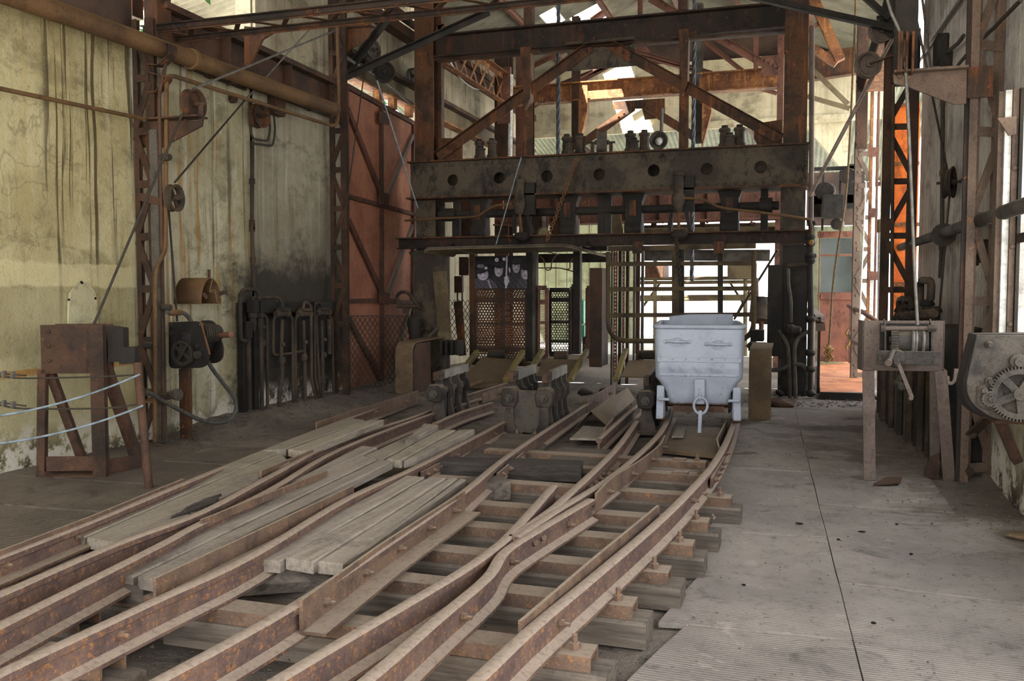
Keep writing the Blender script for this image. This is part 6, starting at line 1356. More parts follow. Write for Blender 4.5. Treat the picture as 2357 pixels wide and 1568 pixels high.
# ---------------------------------------------------------------- right side
R1 = lattice('riveted lattice column before the front window on the right', tuple(Y(2231, 600, 7.3).xy)+(0,), tuple(Y(2286, 600, 7.42).xy)+(0,), .075, .05, 0, 6.0, .62, MT['colr'], rivets=16, ph=.1)
q_ = Y(2211, 600, 7.28); O('side_web', G().b2((q_.x, 7.26, 0), (Y(2221, 600, 7.28).x, 7.30, 6.0)), MT['beamdark'], R1); O('front_flange', G().b2((Y(2222, 600, 7.25).x, 7.24, 0), (Y(2241, 600, 7.25).x, 7.255, 6.0)), MT['colr'], R1); O('bolt_plate', G().b2(Y(2226, 226, 7.2), Y(2286, 152, 7.22)), MT['frame'], R1)
for x, y in ((2237, 1000), (2232, 1085)): O('nut', G().nut(Y(x, y, 7.15), (0, -1, 0), .03, .03, .02), MT['rusty'], R1)
O('knee', G().sweep([Y(2236, 1000, 7.15), Y(2275, 960, 7.0)], RECT(.09, .02)), MT['rusty'], R1)
R2 = lattice('dark lattice column standing before the orange side door', (.98, 11.15, 0), (1.26, 11.2, 0), .09, .10, 0, 4.4, .62, MT['stand'], ph=.2)
O('head', G().b2(Y(2052, 190, 11.05), Y(2108, -60, 11.3)), MT['black'], R2); O('grey_conduit', G().tube([Y(2056, 195, 11.0), Y(2052, 760, 11.0), Y(2050, 900, 11.0)], .02, 8), MT['dkpipe'], R2)
R3 = lattice('red-brown lattice column beyond the headframe, by the glazed door', (.88, 14.6, 0), (1.08, 14.65, 0), .10, .06, .1, 3.7, .48, MT['colr'], ph=.05, rivets=12)
O('upper_shaft', G().b2(Y(1970, 340, 14.5), Y(1998, 60, 14.8)), MT['rusty'], R3)
for y in range(140, 340, 24): O('rivet', G().dome(Y(1973, y, 14.5), (0, -1, 0), .022), MT['rusty'], R3)
# door jamb strips, drain pipe and bright opening
jm = T('door_jamb', 'rusty and white flaking jamb of the side opening', 'door frame', Y(2008, 900, 13.9))
for x0, x1, m in ((1997, 2004, 'orange_beam'), (2004.5, 2010, 'white'), (2011, 2020, 'red')): O('strip', G().b2(Y(x0, 905, 13.9), Y(x1, 214, 14.0)), MT[m], jm)
for y in (340, 480, 625): O('hinge', G().b2(Y(1998, y+20, 13.86), Y(2020, y, 13.9)), MT['red'], jm)
dp = T('drain_pipe', 'white weathered drain pipe in the bright side opening', 'pipe', Y(2032, 740, 15.2)); O('pipe', G().cyl(V((Y(2032, 760, 15.2).x, 15.2, -.1)), Y(2032, 520, 15.2), .075, 14), MT['white'], dp); O('socket', G().cyl(Y(2032, 535, 15.2), Y(2032, 505, 15.2), .09, 14), MT['olive'], dp)
wo = struct('wall_side_return', G().b2(Y(2022, 690, 15.5), Y(2050, 250, 15.6)), WBK)
ODM = MT['door_orange'] = rust('door_orange', (226, 120, 48), (200, 98, 40), (236, 142, 70), .4, .1)
od = T('side_door', 'bright orange steel door leaf standing open behind the lattice column', 'door', Y(2075, 900, 12.4)); od['category'] = 'door'
O('panel', G().b2(Y(2046, 900, 12.4), Y(2118, 236, 12.43)), ODM, od); O('stile', G().b2(Y(2040, 900, 12.35), Y(2052, 232, 12.45)), MT['orange_beam'], od)
for y in (236, 372, 512, 650): O('rail_bar', G().b2(Y(2052, y+10, 12.37), Y(2116, y, 12.4)), MT['orange_beam'], od)
# bracket with block sheave and cables
tri_bracket([(2056, 172), (2226, 150), (2224, 238), (2196, 240), (2090, 200), (2058, 192)], 7.15, 'tapered bracket on the right lattice column, dusty brown', 'colr')
bs = T('sheave_block', 'dark block of sheave plates standing on the right bracket', 'pulley', Y(2085, 165, 7.1))
for x in (2066, 2072, 2084, 2098): O('cheek', G().sweep([Y(x, 170, 7.1), Y(x+2, 78, 7.1)], RECT(.016, .14), up=(0, 1, 0)), MT['frame'], bs)
O('mount', G().b2(Y(2058, 172, 7.2), Y(2112, -40, 7.3)), bm, bs); O('wheel', G().lathe(Y(2078, 120, 7.14), (1, 0, 0), [(-.02, .13), (-.005, .11), (.005, .11), (.02, .13), (.02, .02), (-.02, .02), (-.02, .13)], 22, cap=False), MT['frame'], bs)
for q, lab in (([(2040, -10), (2052, 30), (2076, 90), (2086, 190), (2096, 400), (2104, 600), (2112, 748)], 'wire rope running over the right block down to the right winch'),): O('rope', G().tube(curve([Y(x, y, 7.08) for x, y in q], 5), .012, 8), MT['cable'], ang=60, label=lab, cat='rope')
rope(Y(2098, -10, 7.6), Y(2134, 160, 8.2), .010, 'cable', 'wire rope falling behind the right bracket, nearer the hall'); rope(Y(2122, -10, 8.0), Y(2143, 160, 8.6), .010, 'cable', 'wire rope falling behind the right bracket, nearer the wall')
rope(Y(2143, 205, 8.6), Y(2181, 395, 9.2), .010, 'cabledk', 'rope slanting from the bracket to the wall pulley on the right'); rope(Y(2186, 440, 9.2), Y(2160, 740, 9.0), .010, 'cabledk', 'rope hanging from the right wall pulley to the valve bank')
c = Y(2184, 420, 9.1); sheave(c, (.93, -.36, 0), .145, .08, 'pulley on the grey right wall beside the lattice column', 'dkpipe', spokes=0, bracket=[(c.x+.25, c.y, c.z+.12, 1)])
c = Y(2027, 72, 11.0); sheave(c, (.35, -.94, 0), .13, .08, 'brown dished pulley at the head of the dark right column', 'mauve', spokes=0, bracket=[(c.x+.2, c.y, c.z+.03, 1)])
c = Y(1998, 150, 11.0); sheave(c, (.35, -.94, 0), .145, .08, 'larger brown pulley hanging left of the dark right column', 'mauve', spokes=0, bracket=[(c.x+.25, c.y, c.z+.08, 1)])
for k in (0, 1): rope(Y(2052+6*k, 88, 11.0), Y(1860+5*k, 452, 12.2), .012, 'ropepale', ['left', 'right'][k]+' one of two taut wire ropes slanting beside the right frame post')
rb2 = T('runway_beam', 'dark runway beam with orange-lit flange above the side opening', 'beam', (1.05, 13, 4.5)); O('web', G().b2((1.02, 11.3, 4.45), (1.05, 14.5, 4.85)), bm, rb2); O('bottom_flange', G().b2((.92, 11.3, 4.41), (1.22, 14.5, 4.45)), MT['orange_beam'], rb2); O('top_flange', G().b2((.95, 11.3, 4.85), (1.15, 14.5, 4.88)), bm, rb2)  # orange light from below is put into the bottom flange colour
kb2 = T('wind_brace', 'long dark angle brace running up left from the dark right column', 'brace', Y(2050, 75, 10.9)); O('angle', G().sweep([Y(2054, 76, 10.9), Y(1590, -30, 10.9)], LP(.09, .09, .012), up=(0, -1, 0)), bm, kb2); O('angle', G().sweep([Y(2040, 50, 10.9), Y(1962, -20, 10.9)], LP(.08, .08, .012), up=(0, -1, 0)), bm, kb2); O('gusset', G().prism([Y(2018, 36, 10.95), Y(2054, 36, 10.95), Y(2054, 90, 10.95), Y(2018, 62, 10.95)], (0, .02, 0)), bm, kb2)
# struts right of the frame post
st = T('roof_strut', 'tan box strut and braces leaning above the right frame post', 'strut', Y(1930, 150, 16))
for a, b, w, m in (((1868, -12), (1934, 140), .16, 'orange_beam'), ((1870, 110), (1925, 148), .12, 'orange_beam'), ((1860, 150), (1952, 240), .07, 'olive'), ((1858, 222), (1956, 250), .07, 'olive'), ((1862, 75), (1890, 48), .07, 'red'), ((1855, 160), (1873, 60), .05, 'olive')): O('bar', G().sweep([Y(a[0], a[1], 16.2), Y(b[0], b[1], 16.2)], RECT(w, w)), MT[m], st)
O('eave_beam', G().sweep([Y(1856, 158, 18.5), Y(1972, 140, 18.5)], IP(.2, .5)), MT['frame'], st)
wpipe2 = lambda px, yy, r, m, lab, cat='pipe', nm='pipe': O(nm, G().tube(fillet([Y(a, b, yy) for a, b in px], .08), r, 8), MT[m], ang=60, label=lab, cat=cat)
wpipe2([(1869, 60), (1868, 300), (1866, 640)], 12.45, .033, 'mauve', 'slim upright pipe just right of the right frame post')
# rod with disc along the right wall
rd = T('drive_rod', 'grey round shaft with a disc running along the right wall', 'shaft', X(2172, 541, 1.28))
O('run', G().tube(fillet([X(2066, 650, 1.28), X(2066, 572, 1.28), X(2420, 452, 1.28)+(X(2420, 452, 1.28)-X(2066, 572, 1.28))*.55], .15, 5), .048, 14), MT['greymetal'], rd, ang=60); c = X(2172, 541, 1.28); O('disc', G().lathe(c, (0, 1, .05), [(-.012, .105), (.012, .105)], 24), MT['dkpipe'], rd); c = X(2068, 655, 1.28); O('flange', G().lathe(c, (0, 0, 1), [(-.02, .1), (.02, .1)], 16), bm, rd)
# window frame at the right edge
wx = lambda p_: Y(p_, 600, 6.5).x
wf_ = struct('window_1', G().b2((wx(2289), 6.5, .98), (wx(2301), 6.62, 2.7)), MT['colr'])
O('jamb_plaster', G().b2((wx(2302), 6.47, .98), (wx(2317), 6.6, 2.7)), MT['white'], wf_); O('jamb_strip', G().b2((wx(2318), 6.45, .98), (wx(2331), 6.58, 2.7)), MT['colr'], wf_); O('jamb_edge', G().b2((wx(2332), 6.42, .98), (wx(2340), 6.52, 2.7)), bm, wf_)
O('transom', G().b2((wx(2336), 3.0, 1.72), (wx(2340), 6.45, 1.78)), MT['rusty'], wf_); O('head_plate', G().prism([Y(2296, 272, 6.4), Y(2340, 268, 6.4), Y(2340, 308, 6.4), Y(2322, 312, 6.4)], (0, .015, 0)), MT['colr'], wf_)
for z in (1.2, 1.7, 2.2): O('rivet', G().dome((wx(2325), 6.45, z), (0, -1, 0), .02), MT['colr'], wf_)
eb = T('switch_box', 'flat grey switch box behind the right lattice column', 'box', Y(2260, 610, 7.65)); O('case', G().b2(Y(2250, 605, 7.62), Y(2278, 552, 7.72)), MT['dustgear'], eb, bev=.01); O('edge', G().b2(Y(2249, 590, 7.6), Y(2253, 555, 7.62)), MT['black'], eb); O('lever', G().tube(curve([Y(2250, 590, 7.6), Y(2243, 600, 7.58), Y(2248, 612, 7.58)]), .02), MT['dkpipe'], eb)
# right hand winch
p0, p1 = Z(2000, 1104), Z(2184, 1110); u = (p1-p0).normalized(); v = V((-u.y, u.x, 0)); Wd = (p1-p0).length
a0 = Y(1984, 853, p0.y+.03); W2 = Y(2177, 853, p0.y+.06).x-a0.x
wr_ = T('hand_winch', 'mauve winch stand with toothed drum and a hanging crank', 'winch', p0); MV = MT['mauve']
R = lambda x, y, z: V((a0.x, a0.y, 0))+u*x+v*y+V((0, 0, z))
zb, zt = a0.z, Y(1984, 738, p0.y).z
O('face_plate', G().prism([R(0, 0, zb), R(W2, 0, zb), R(W2, 0, zt), R(0, 0, zt)], v*.012), MV, wr_, bev=.003); O('face_edge', G().prism([R(-.0, .0, zb), R(.01, .0, zb), R(.01, .0, zt), R(0, .0, zt)], v*.16), MV, wr_); O('face_edge', G().prism([R(W2-.01, .0, zb), R(W2, .0, zb), R(W2, .0, zt), R(W2-.01, .0, zt)], v*.16), MV, wr_)
for t0, b0, sx in ((1997, 2000, 1), (2163, 2182, -1)):
    O('leg', G().sweep([Z(b0, 1104, 0), Y(t0, 853, p0.y)], LP(.085, .06, .012, sx) if 0 else [(-.042, -.03), (.042, -.03), (.042, -.018), (-.042*0+.03*0-.042+.012, -.018), (-.030, .03), (-.042, .03)], up=v), MV, wr_)
    q0 = Y(b0+(4 if sx > 0 else -26), 900, p0.y+.42); O('leg', G().sweep([V((q0.x, q0.y, 0)), Y(t0-(0 if sx > 0 else 12), 853, p0.y+.12)], RECT(.07, .012), up=v), MV, wr_)
O('worn_patch', G().prism([R(.09, -.04, .45), R(.10, -.045, .36), R(.125, -.045, .28), R(.115, -.04, .45)], v*-.002), MT['steelrope'], wr_) if 0 else None
bx = lambda x, y: Y(x, y, p0.y-.10)
O('recess_shade', G().prism([R(.12, -.004, zb+.06), R(W2-.1, -.004, zb+.06), R(W2-.1, -.004, zt-.02), R(.12, -.004, zt-.02)], v*-.004), bm, wr_)  # flat black sheet on the face paints the shade of a recess
for x in (2036, 2143): a, b = bx(x, 812), bx(x, 748); O('cheek', G().prism([a, b, b+V((0, .10, .04)), a+V((0, .10, 0))], (.012, 0, 0)), MT['dustgear'], wr_)
O('top_rod', G().cyl(bx(2030, 756), bx(2152, 756), .016, 12), MT['mauve'], wr_)
for x in (2032, 2140, 2150): O('rod_nut', G().lathe(bx(x, 756), (1, 0, 0), [(-.014, .028), (.014, .028)], 6), MT['dustgear'], wr_)
a, b = bx(2064, 785)+V((0, .07, 0)), bx(2138, 785)+V((0, .07, 0)); O('drum', G().cyl(a, b, .085, 22), MT['dustgear'], wr_)
for x in (2102, 2109, 2126): c = bx(x, 785)+V((0, .07, 0)); O('rope_turn', G().ring(c, (1, 0, 0), .094, .011, 22, 6), MT['cable'], wr_)
gear(bx(2051, 783)+V((0, .07, 0)), (1, 0, 0), .105, .05, 30, 'dustgear', wr_, 0)
O('lower_bar', G().b2(bx(2018, 838)+V((0, -.02, 0)), bx(2163, 809)+V((0, .0, 0))), MT['dustgear'], wr_, bev=.005)
for x, y in ((2153, 816), (2153, 831), (2048, 822)): O('bolt', G().lathe(bx(x, y)+V((0, -.02, 0)), (0, -1, 0), [(0, .02), (.008, .02), (.009, .012)], 12), MT['dustgear'], wr_)
O('spindle_boss', G().lathe(bx(2062, 825)+V((0, -.02, 0)), (0, -1, 0), [(0, .07), (.02, .06), (.03, .03), (.06, .03)], 16), MT['dustgear'], wr_)
yc = p0.y-.2; O('crank_head', G().prism([Y(2052, 822, yc), Y(2064, 813, yc), Y(2074, 832, yc), Y(2060, 842, yc)], (0, .05, 0)), MT['dustgear'], wr_, bev=.005); O('crank_arm', G().prism([Y(2064, 838, yc), Y(2072, 835, yc), Y(2104, 914, yc), Y(2096, 920, yc)], (0, .016, 0)), MV, wr_, label='mauve painted crank arm'); O('crank_pin', G().cyl(Y(2097, 917, yc-.03), Y(2097, 917, yc+.03), .016), MV, wr_)
O('short_handle', G().cyl(Y(2056, 808, yc+.05), Y(2046, 834, yc-.12), .016, 10), MT['cable'], wr_); O('short_handle_end', G().cyl(Y(2046, 833, yc-.12), Y(2045, 836, yc-.14), .024, 12), MV, wr_)
O('rear_crank', G().prism([Y(2060, 880, p0.y+.3), Y(2072, 852, p0.y+.3), Y(2084, 852, p0.y+.3), Y(2070, 890, p0.y+.3)], (0, .02, 0)), MT['dustgear'], wr_); O('rear_grip', G().cyl(Y(2064, 882, p0.y+.32), Y(2076, 890, p0.y+.1), .028, 12), MT['dustgear'], wr_)
O('anchor_plate', G().prism([R(W2-.08, .15, 0), R(W2+.0, .05, 0), R(W2+.0, .05, .2), R(W2-.05, .1, .16)], v*.02), MT['rusty'], wr_)
# big gear case at the right edge
gb = T('gear_case', 'black geared hoist with dusty plate at the right edge of the hall', 'winch', Y(2290, 965, 5.0)); yg = 4.95
def gpl(px, yy, th, m, nm='side_plate', rad=.07): return O(nm, G().prism(fillet([Y(a, b, yy) for a, b in px]+[Y(*px[0], yy)], rad, 4)[1:], (0, th, 0)), m, gb, bev=.004)
gpl([(2236, 770), (2480, 766), (2510, 965), (2250, 960), (2204, 925), (2205, 880)], yg+.32, .02, bm); gpl([(2248, 772), (2490, 772), (2530, 968), (2290, 968), (2236, 930), (2222, 890)], yg, .025, MT['dustgear'])
gpl([(2246, 770), (2470, 768), (2500, 966), (2270, 966), (2222, 930), (2214, 890)], yg+.06, .2, bm, 'casing')
gear(Y(2348, 908, yg-.06), (0, 1, 0), .137, .05, 52, 'dustgear', gb, 5); gear(Y(2279, 919, yg-.06), (0, 1, 0), .038, .05, 14, 'dustgear', gb, 0, 'pinion')
O('pinion_seat', G().prism(fillet([Y(a, b, yg-.02) for a, b in ((2250, 890), (2275, 883), (2310, 890), (2310, 945), (2262, 942), (2248, 930), (2250, 890))], .03)[:-1], (0, .02, 0)), MT['dustgear'], gb, bev=.006)
for x, y, r in ((2275, 793, .018), (2276, 877, .022), (2262, 897, .024), (2342, 832, .04)): O('bolt', G().lathe(Y(x, y, yg), (0, -1, 0), [(0, r), (.03, r), (.036, r*.6), (.06, r*.6)], 12), MT['dustgear'], gb)
O('bracket_arm', G().sweep([Y(2300, 965, yg+.2), Y(2340, 1060, yg+.4)], RECT(.05, .05), up=(0, 1, 0)), MT['rusty'], gb); O('bracket_strut', G().b2(Y(2290, 966, yg+.1)+V((0, 0, -.02)), (XR, yg+.3, Y(2290, 966, yg+.1).z)), MT['rusty'], gb)
hk = T('hook', 'grey steel hook on a plate left of the big gear case', 'hook', Y(2190, 880, 6.9)); O('plate', G().b2(Y(2196, 870, 6.9), Y(2211, 849, 6.92)), MT['mauve'], hk); O('hook_bar', G().tube(curve([Y(2199, 860, 6.88), Y(2197, 875, 6.88), Y(2190, 883, 6.88), Y(2183, 880, 6.88), Y(2181, 866, 6.88)]), .012), MT['mauve'], hk)
# hydraulic valve bank by the right wall
hb = T('valve_bank', 'black valve bank with row of upright pipes along the right wall', 'pipes', (1.2, 9.2, 0)); random.seed(11)
for i in range(12):
    yy = 8.0+.25*i; x = 1.10-.015*i+.02*(i % 2); O('pipe', G().tube([(x, yy, 0), (x, yy, .82)], .034, 10), MT['dkpipe'] if i % 3 else bm, hb)
O('cabinet', G().b2((1.16, 7.55, 0), (1.44, 8.9, 1.12)), bm, hb); O('manifold', G().b2((1.0, 8.3, .84), (1.4, 10.9, .98)), bm, hb); O('back_sheet', G().b2((1.3, 7.9, 0), (1.33, 10.9, .84)), MT['red'], hb)
O('shelf', G().sweep(fillet([X(2040, 742, 1.0), X(2062, 728, 1.0), X(2190, 735, 1.0)], .1), RECT(.3, .02)), MT['rusty'], hb) if 0 else None
def hp(px, x, r, m='black'): return O('pipe_bend', G().tube(fillet([X(a, b, x) for a, b in px], .07, 4), r, 10), MT[m], hb, ang=60)
hp([(2118, 738), (2118, 655), (2122, 645), (2140, 646), (2144, 655), (2142, 690)], 1.15, .034, 'dkpipe'); hp([(2068, 720), (2069, 690), (2078, 686), (2084, 700), (2082, 720)], 1.15, .03, 'dkpipe'); hp([(2084, 718), (2086, 690), (2096, 688), (2100, 715)], 1.15, .03)
hp([(2062, 735), (2130, 728)], 1.1, .035); hp([(2064, 722), (2150, 712)], 1.2, .03)
for x, y in ((2134, 690), (2090, 700), (2072, 708), (2150, 705)): c = X(x, y, 1.17); O('valve', G().lathe(c, (0, 0, -1), [(0, .05), (.04, .07), (.05, .07), (.06, .05), (.16, .055), (.18, .04)], 10), bm, hb)
for i in range(7): c = X(2070+12*i, 728-1*i, 1.05); O('union_nut', G().lathe(c, (.3, -1, 0), [(0, .04), (.03, .045), (.06, .045), (.08, .03)], 8), MT['dkpipe'], hb)
# wiring on the right wall
wpipe([(2104, 160), (2210, 0), (2225, -25)], .018, 'cable', 'pale conduit slanting up the right wall above the bracket', x=XR-.05); wpipe([(2168, 90), (2172, 120), (2174, 160), (2170, 240), (2168, 560), (2164, 640)], .02, 'cabledk', 'dark conduit falling down the right wall to the valve bank', x=XR-.06, clips=6)
wpipe([(2350, 0), (2290, 62), (2240, 108), (2205, 150)], .014, 'cabledk', 'thin dark rod slanting across the right wall near the top', x=1.3, name='rod', cat='rod')
sb = T('wall_switch', 'dark switch with cables on the right wall above the bracket', 'box', X(2170, 120, XR-.1)); p = X(2172, 112, XR-.05); O('case', G().b2(p-V((.08, .16, .14)), p+V((.02, .16, .12))), bm, sb, bev=.01); p = X(2182, 134, XR-.05); O('terminal', G().b2(p-V((.06, .1, .1)), p+V((.02, .1, .06))), bm, sb)
wpipe([(2180, 120), (2205, 100), (2218, 82)], .018, 'cabledk', 'black cable from the wall switch to the right column', x=XR-.08, name='cable', cat='cable')
# right frame post pipes
pv = T('post_pipes', 'forked grey air pipes on the right frame post', 'pipes', Y(1822, 935, YF-.35)); yv = YF-.4
for px, r, m in (([(1814, 618), (1815, 660), (1821, 690), (1820, 742)], .022, 'greymetal'), ([(1792, 760), (1812, 790), (1816, 830), (1818, 928)], .026, 'greymetal'), ([(1866, 760), (1836, 778), (1828, 800), (1830, 880), (1832, 934)], .026, 'greymetal'), ([(1814, 612), (1862, 608), (1868, 600)], .03, 'dkpipe'), ([(1862, 503), (1868, 520), (1864, 600), (1866, 730), (1864, 905)], .04, 'black'), ([(1826, 838), (1850, 840), (1862, 865), (1856, 910)], .028, 'rubber'), ([(1772, 852), (1800, 850), (1815, 842)], .028, 'rubber')): O('pipe', G().tube(fillet([Y(a, b, yv) for a, b in px], .12), r, 9), MT[m], pv, ang=60)
O('valve', G().lathe(Y(1805, 758, yv), (1, 0, -.1), [(0, .04), (.03, .07), (.1, .08), (.13, .06), (.2, .06), (.22, .03)], 12), bm, pv)
for y in (545, 560, 590, 600, 735, 812, 850, 905): O('fitting', G().ball(Y(1865, y, yv), .07, 10, 6, (1, 1, .8)), bm, pv)
for x, y in ((1873, 514), (1874, 589)): O('tap', G().cyl(Y(1862, y, yv), Y(x, y, yv), .02), bm, pv); O('tap_knob', G().ball(Y(x, y, yv), .035), bm, pv)
O('amber_lens', G().ball(Y(1867, 558, yv-.06), .035), MT['orange_beam'], pv)
# dark blocks between tub and post
for k, (q, m, lab) in enumerate([((1727, 786, 1760, 758), 'black', 'upper black block behind the right bent cover'), ((1722, 808, 1765, 788), 'black', 'lower black block behind the right bent cover')]): O('block', G().b2(Y(q[0], q[1], 12.0), Y(q[2], q[3], 12.3)), MT[m], label=lab, cat='block', bev=.01)
O('block_post', G().b2(Y(1728, 906, 12.05), Y(1768, 808, 12.28)), MT['black'], label='dark post carrying the black blocks right of the tub', cat='post')
# gangway, glazed door and handrail beyond the right post
gw = T('gangway', 'orange-brown tread plate gangway leading to the glazed door', 'platform', (.7, 15, 0)); z = .10
a, b, c_, d = Z(1888, 902, z), Z(1990, 903, z), Z(1990, 830, z), Z(1882, 832, z); GWM = MT['tread'] = rust('tread_rust', (196, 128, 84), (168, 100, 66), (214, 160, 90), .4, 0)
O('tread_sheet', G().prism([a, b, c_, d], (0, 0, -.02)), GWM, gw)
O('front_edge', G().b2(a+V((0, -.03, -.12)), b+V((0, -.0, 0))), bm, gw); O('yellow_strip', G().prism([Z(1886, 840, z+.002), Z(1942, 836, z+.002), Z(1942, 831, z+.002), Z(1884, 831, z+.002)], (0, 0, .003)), MT['yellow'], gw)
sp_ = T('side_fence', 'dark bent sheet fence along the gangway by the right post', 'fence', Y(1880, 900, 12.95)); O('sheet', G().sweep([Y(1868, 712, 13.2), Y(1868, 905, 13.2)], RECT(.02, .9), up=(.1, 1, 0)), MT['rusty'], sp_); O('rail', G().sweep(fillet([Y(1862, 712, 14.2), Y(1888, 730, 12.9), Y(1889, 762, 12.9)], .1), RECT(.12, .05)), MT['mauve'], sp_); O('post', G().b2(Y(1880, 905, 12.88), Y(1889, 730, 12.96)), bm, sp_)
gdm = rust('door_red', (126, 82, 66), (100, 66, 55), (152, 96, 68), .4, .2, streak=.4); yd = 17.4
dr = struct('door_1', G().b2(Y(1886, 832, yd), Y(1972, 676, yd+.04)), gdm)
for q in ((1880, 832, 1888, 532), (1966, 832, 1972, 532), (1882, 548, 1970, 532), (1882, 690, 1970, 673), (1888, 590, 1966, 585)): O('door_rail', G().b2(Y(q[0], q[1], yd-.03), Y(q[2], q[3], yd+.03)), gdm, dr)
gl = M('door_glass'); n = gl.noise(3, 5, .7); gl.out(gl.mix(gl.step(n, .35, .7), (96, 108, 104), (64, 76, 74)), .12, 0, .6); gl.b.inputs['Transmission Weight'].default_value = .55; gl.b.inputs['Roughness'].default_value = .2
for q in ((1888, 585, 1966, 548), (1888, 673, 1966, 590)): O('pane', G().b2(Y(q[0], q[1], yd), Y(q[2], q[3], yd+.008)), gl.m, dr)
for x, y in ((1884, 536), (1890, 536), (1884, 542), (1890, 542), (1884, 680), (1890, 680), (1884, 686), (1890, 686)): O('rivet', G().dome(Y(x, y, yd-.03), (0, -1, 0), .022), gdm, dr)
# wall around the glazed door and dark machinery above it
O('machine_box', G().b2(Y(1893, 500, 16.6), Y(1940, 452, 17.0)), bm, label='dark metal box above the glazed door', cat='box', bev=.01)
am = T('hoist_machinery', 'black machinery frame above the glazed door', 'machine', Y(1915, 528, 17.2))
for q in ((1868, 470, 1966, 450), (1890, 530, 1897, 400), (1930, 530, 1936, 395), (1868, 500, 1890, 455), (1950, 480, 1966, 380), (1868, 392, 1966, 384)): O('bar', G().b2(Y(q[0], q[1], 17.1), Y(q[2], q[3], 17.25)), bm, am)
for x, y, r in ((1897, 440, .16), (1950, 405, .14), (1925, 516, .1)): O('motor', G().cyl(Y(x, y, 16.9), Y(x+6, y, 17.4), r, 14), bm, am)
wbr = struct('wall_back_right', G().b2(Y(1866, 832, 19), Y(1985, 520, 19.1)), CL); O('dark_cladding', G().b2(Y(1856, 520, 19), Y(1990, 395, 19.1)), CORD, wbr)
hr = T('handrail', 'bent brown flat-bar handrail at the end of the gangway', 'railing', Y(1958, 835, 15.2)); O('top_bar', G().tube(curve([Y(1954, 704, 15.0), Y(1968, 712, 14.6), Y(1982, 716, 14.2), Y(2000, 728, 13.6), Y(2032, 748, 13.0)], 4), .035, 8), MT['red'], hr); O('post', G().b2(Y(1953, 836, 15.0), Y(1960, 704, 15.05)), MT['red'], hr); O('mid_bar', G().tube(curve([Y(1955, 768, 15.0), Y(1965, 786, 14.5), Y(1985, 793, 13.8)], 4), .03, 8), MT['red'], hr)
O('hook', G().tube(curve([Y(1953, 758, 14.9), Y(1948, 768, 14.9), Y(1956, 776, 14.9), Y(1954, 792, 14.9), Y(1948, 798, 14.9), Y(1950, 805, 14.9)]), .02, 6), MT['litchain'], label='brass-coloured hook hanging at the handrail', cat='hook')
q = [(1970, -10), (1966, 100), (1950, 420), (1930, 560), (1918, 650), (1913, 720), (1908, 796)]
hr2 = T('bell_rope', 'brown rope with a knotted chain end hanging before the glazed door', 'rope', Y(1907, 830, 12.6)); O('strand', G().tube(curve([Y(x, y, 12.6) for x, y in q], 4), .014, 7), MT['rope'], hr2); O('chain_knot', G().ball(Y(1907, 806, 12.6), .04, 9, 6, (1, 1, 1.6)), MT['litchain'], hr2)
for i in range(7): O('chain_link', G().ring(Y(1904+4*(i % 3), 798+5*i, 12.55), (math.sin(i), -1, math.cos(i*2)), .035, .012, 10, 5), MT['litchain'], hr2)
rope(Y(1993, 420, 13.8), Y(1978, 740, 13.8), .012, 'white', 'thin white cord tied down along the red-brown lattice column')
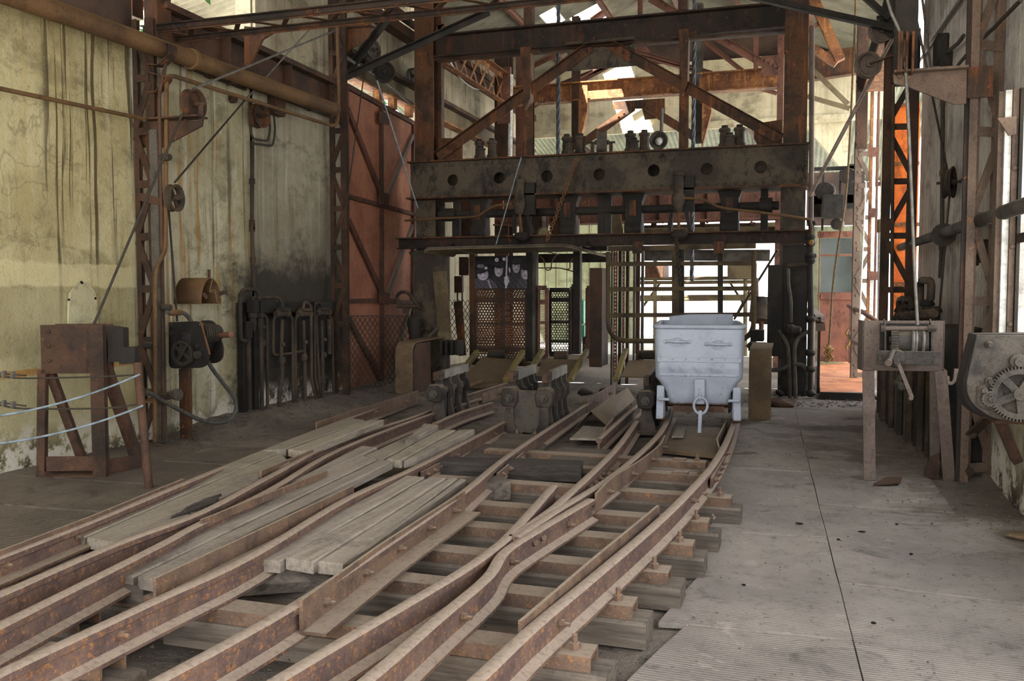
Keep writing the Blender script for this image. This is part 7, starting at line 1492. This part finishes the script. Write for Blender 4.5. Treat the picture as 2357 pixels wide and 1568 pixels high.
# beyond the back opening
bo = T('back_railing', 'pale pipe railing in the bright yard behind the cages', 'railing', Y(1600, 700, 22))
for y in (642, 651, 684, 690): O('pipe', G().tube([Y(1462, y, 22), Y(1742, y-2, 22)], .045, 8), MT['olive'], bo)
for x in (1462, 1508, 1735, 1716): O('upright', G().tube([Y(x, 600, 22), V((Y(x, 740, 22).x, 22, -.1))], .05, 8), MT['olive'], bo)
for a, b in (((1522, 648), (1480, 706)), ((1680, 650), (1712, 700)), ((1740, 640), (1690, 735))): O('stay', G().sweep([Y(a[0], a[1], 22.2), Y(b[0], b[1], 22.2)], RECT(.1, .05)), MT['rusty'], bo)
for q, lab in (((1484, 640, 1540, 612), 'dark hanging box beyond the tube gate, left'), ((1674, 640, 1740, 608), 'pale concrete box beyond the tube gate, right')): O('counterweight', G().b2(Y(q[0], q[1], 21), Y(q[2], q[3], 22)), MT['olive'] if q[0] > 1600 else MT['frame'], label=lab, cat='block', bev=.02)
gt_ = T('green_tub', 'green painted tub behind the perforated doors', 'mine cart', Y(1345, 790, 19)); O('body', G().b2(Y(1334, 746, 19), Y(1362, 690, 19.8)), MT['green'], gt_, bev=.02); O('lower_body', G().b2(Y(1337, 776, 19.05), Y(1360, 747, 19.7)), MT['green'], gt_); O('wheel', G().cyl((Y(1342, 785, 19).x, 19.1, .14), (Y(1344, 785, 19).x+.1, 19.1, .14), .14, 16), MT['black'], gt_); O('chassis', G().b2((Y(1338, 785, 19).x, 19.1, .1), (Y(1359, 785, 19).x, 19.6, Y(1338, 774, 19).z)), MT['black'], gt_)
sgm = T('scrap_stack', 'dark scrap and hoses heaped right of the bright opening', 'scrap', Y(1755, 740, 15))
O('drum', G().cyl(Y(1752, 740, 15), Y(1757, 690, 15.1), .2, 14), MT['dkpipe'], sgm); O('curved_bar', G().tube(curve([Y(1740, 640, 15), Y(1742, 700, 15), Y(1752, 760, 15), Y(1720, 800, 15)]), .04), MT['rusty'], sgm); O('upright', G().tube([Y(1738, 606, 15), Y(1735, 770, 15)], .03), MT['olive'], sgm)
rope(Y(1790, 575, 15), Y(1690, 735, 16), .02, 'cabledk', 'slanting cable across the bright opening right of the tub')

O('cable', G().tube(curve([Y(2004, 893, 11.6), Y(2010, 910, 11.5), Y(2026, 922, 11.4), Y(2042, 916, 11.4), Y(2050, 900, 11.5), Y(2050, 860, 11.6)], 5), .02, 8), MT['rubber'], ang=60, label='black cable looping near the floor under the dark right column', cat='cable')
O('capacitor_box', G().b2(Y(2024, 895, 12.2), Y(2034, 865, 12.3)), MT['black'], label='small dark box low in the side opening', cat='box')
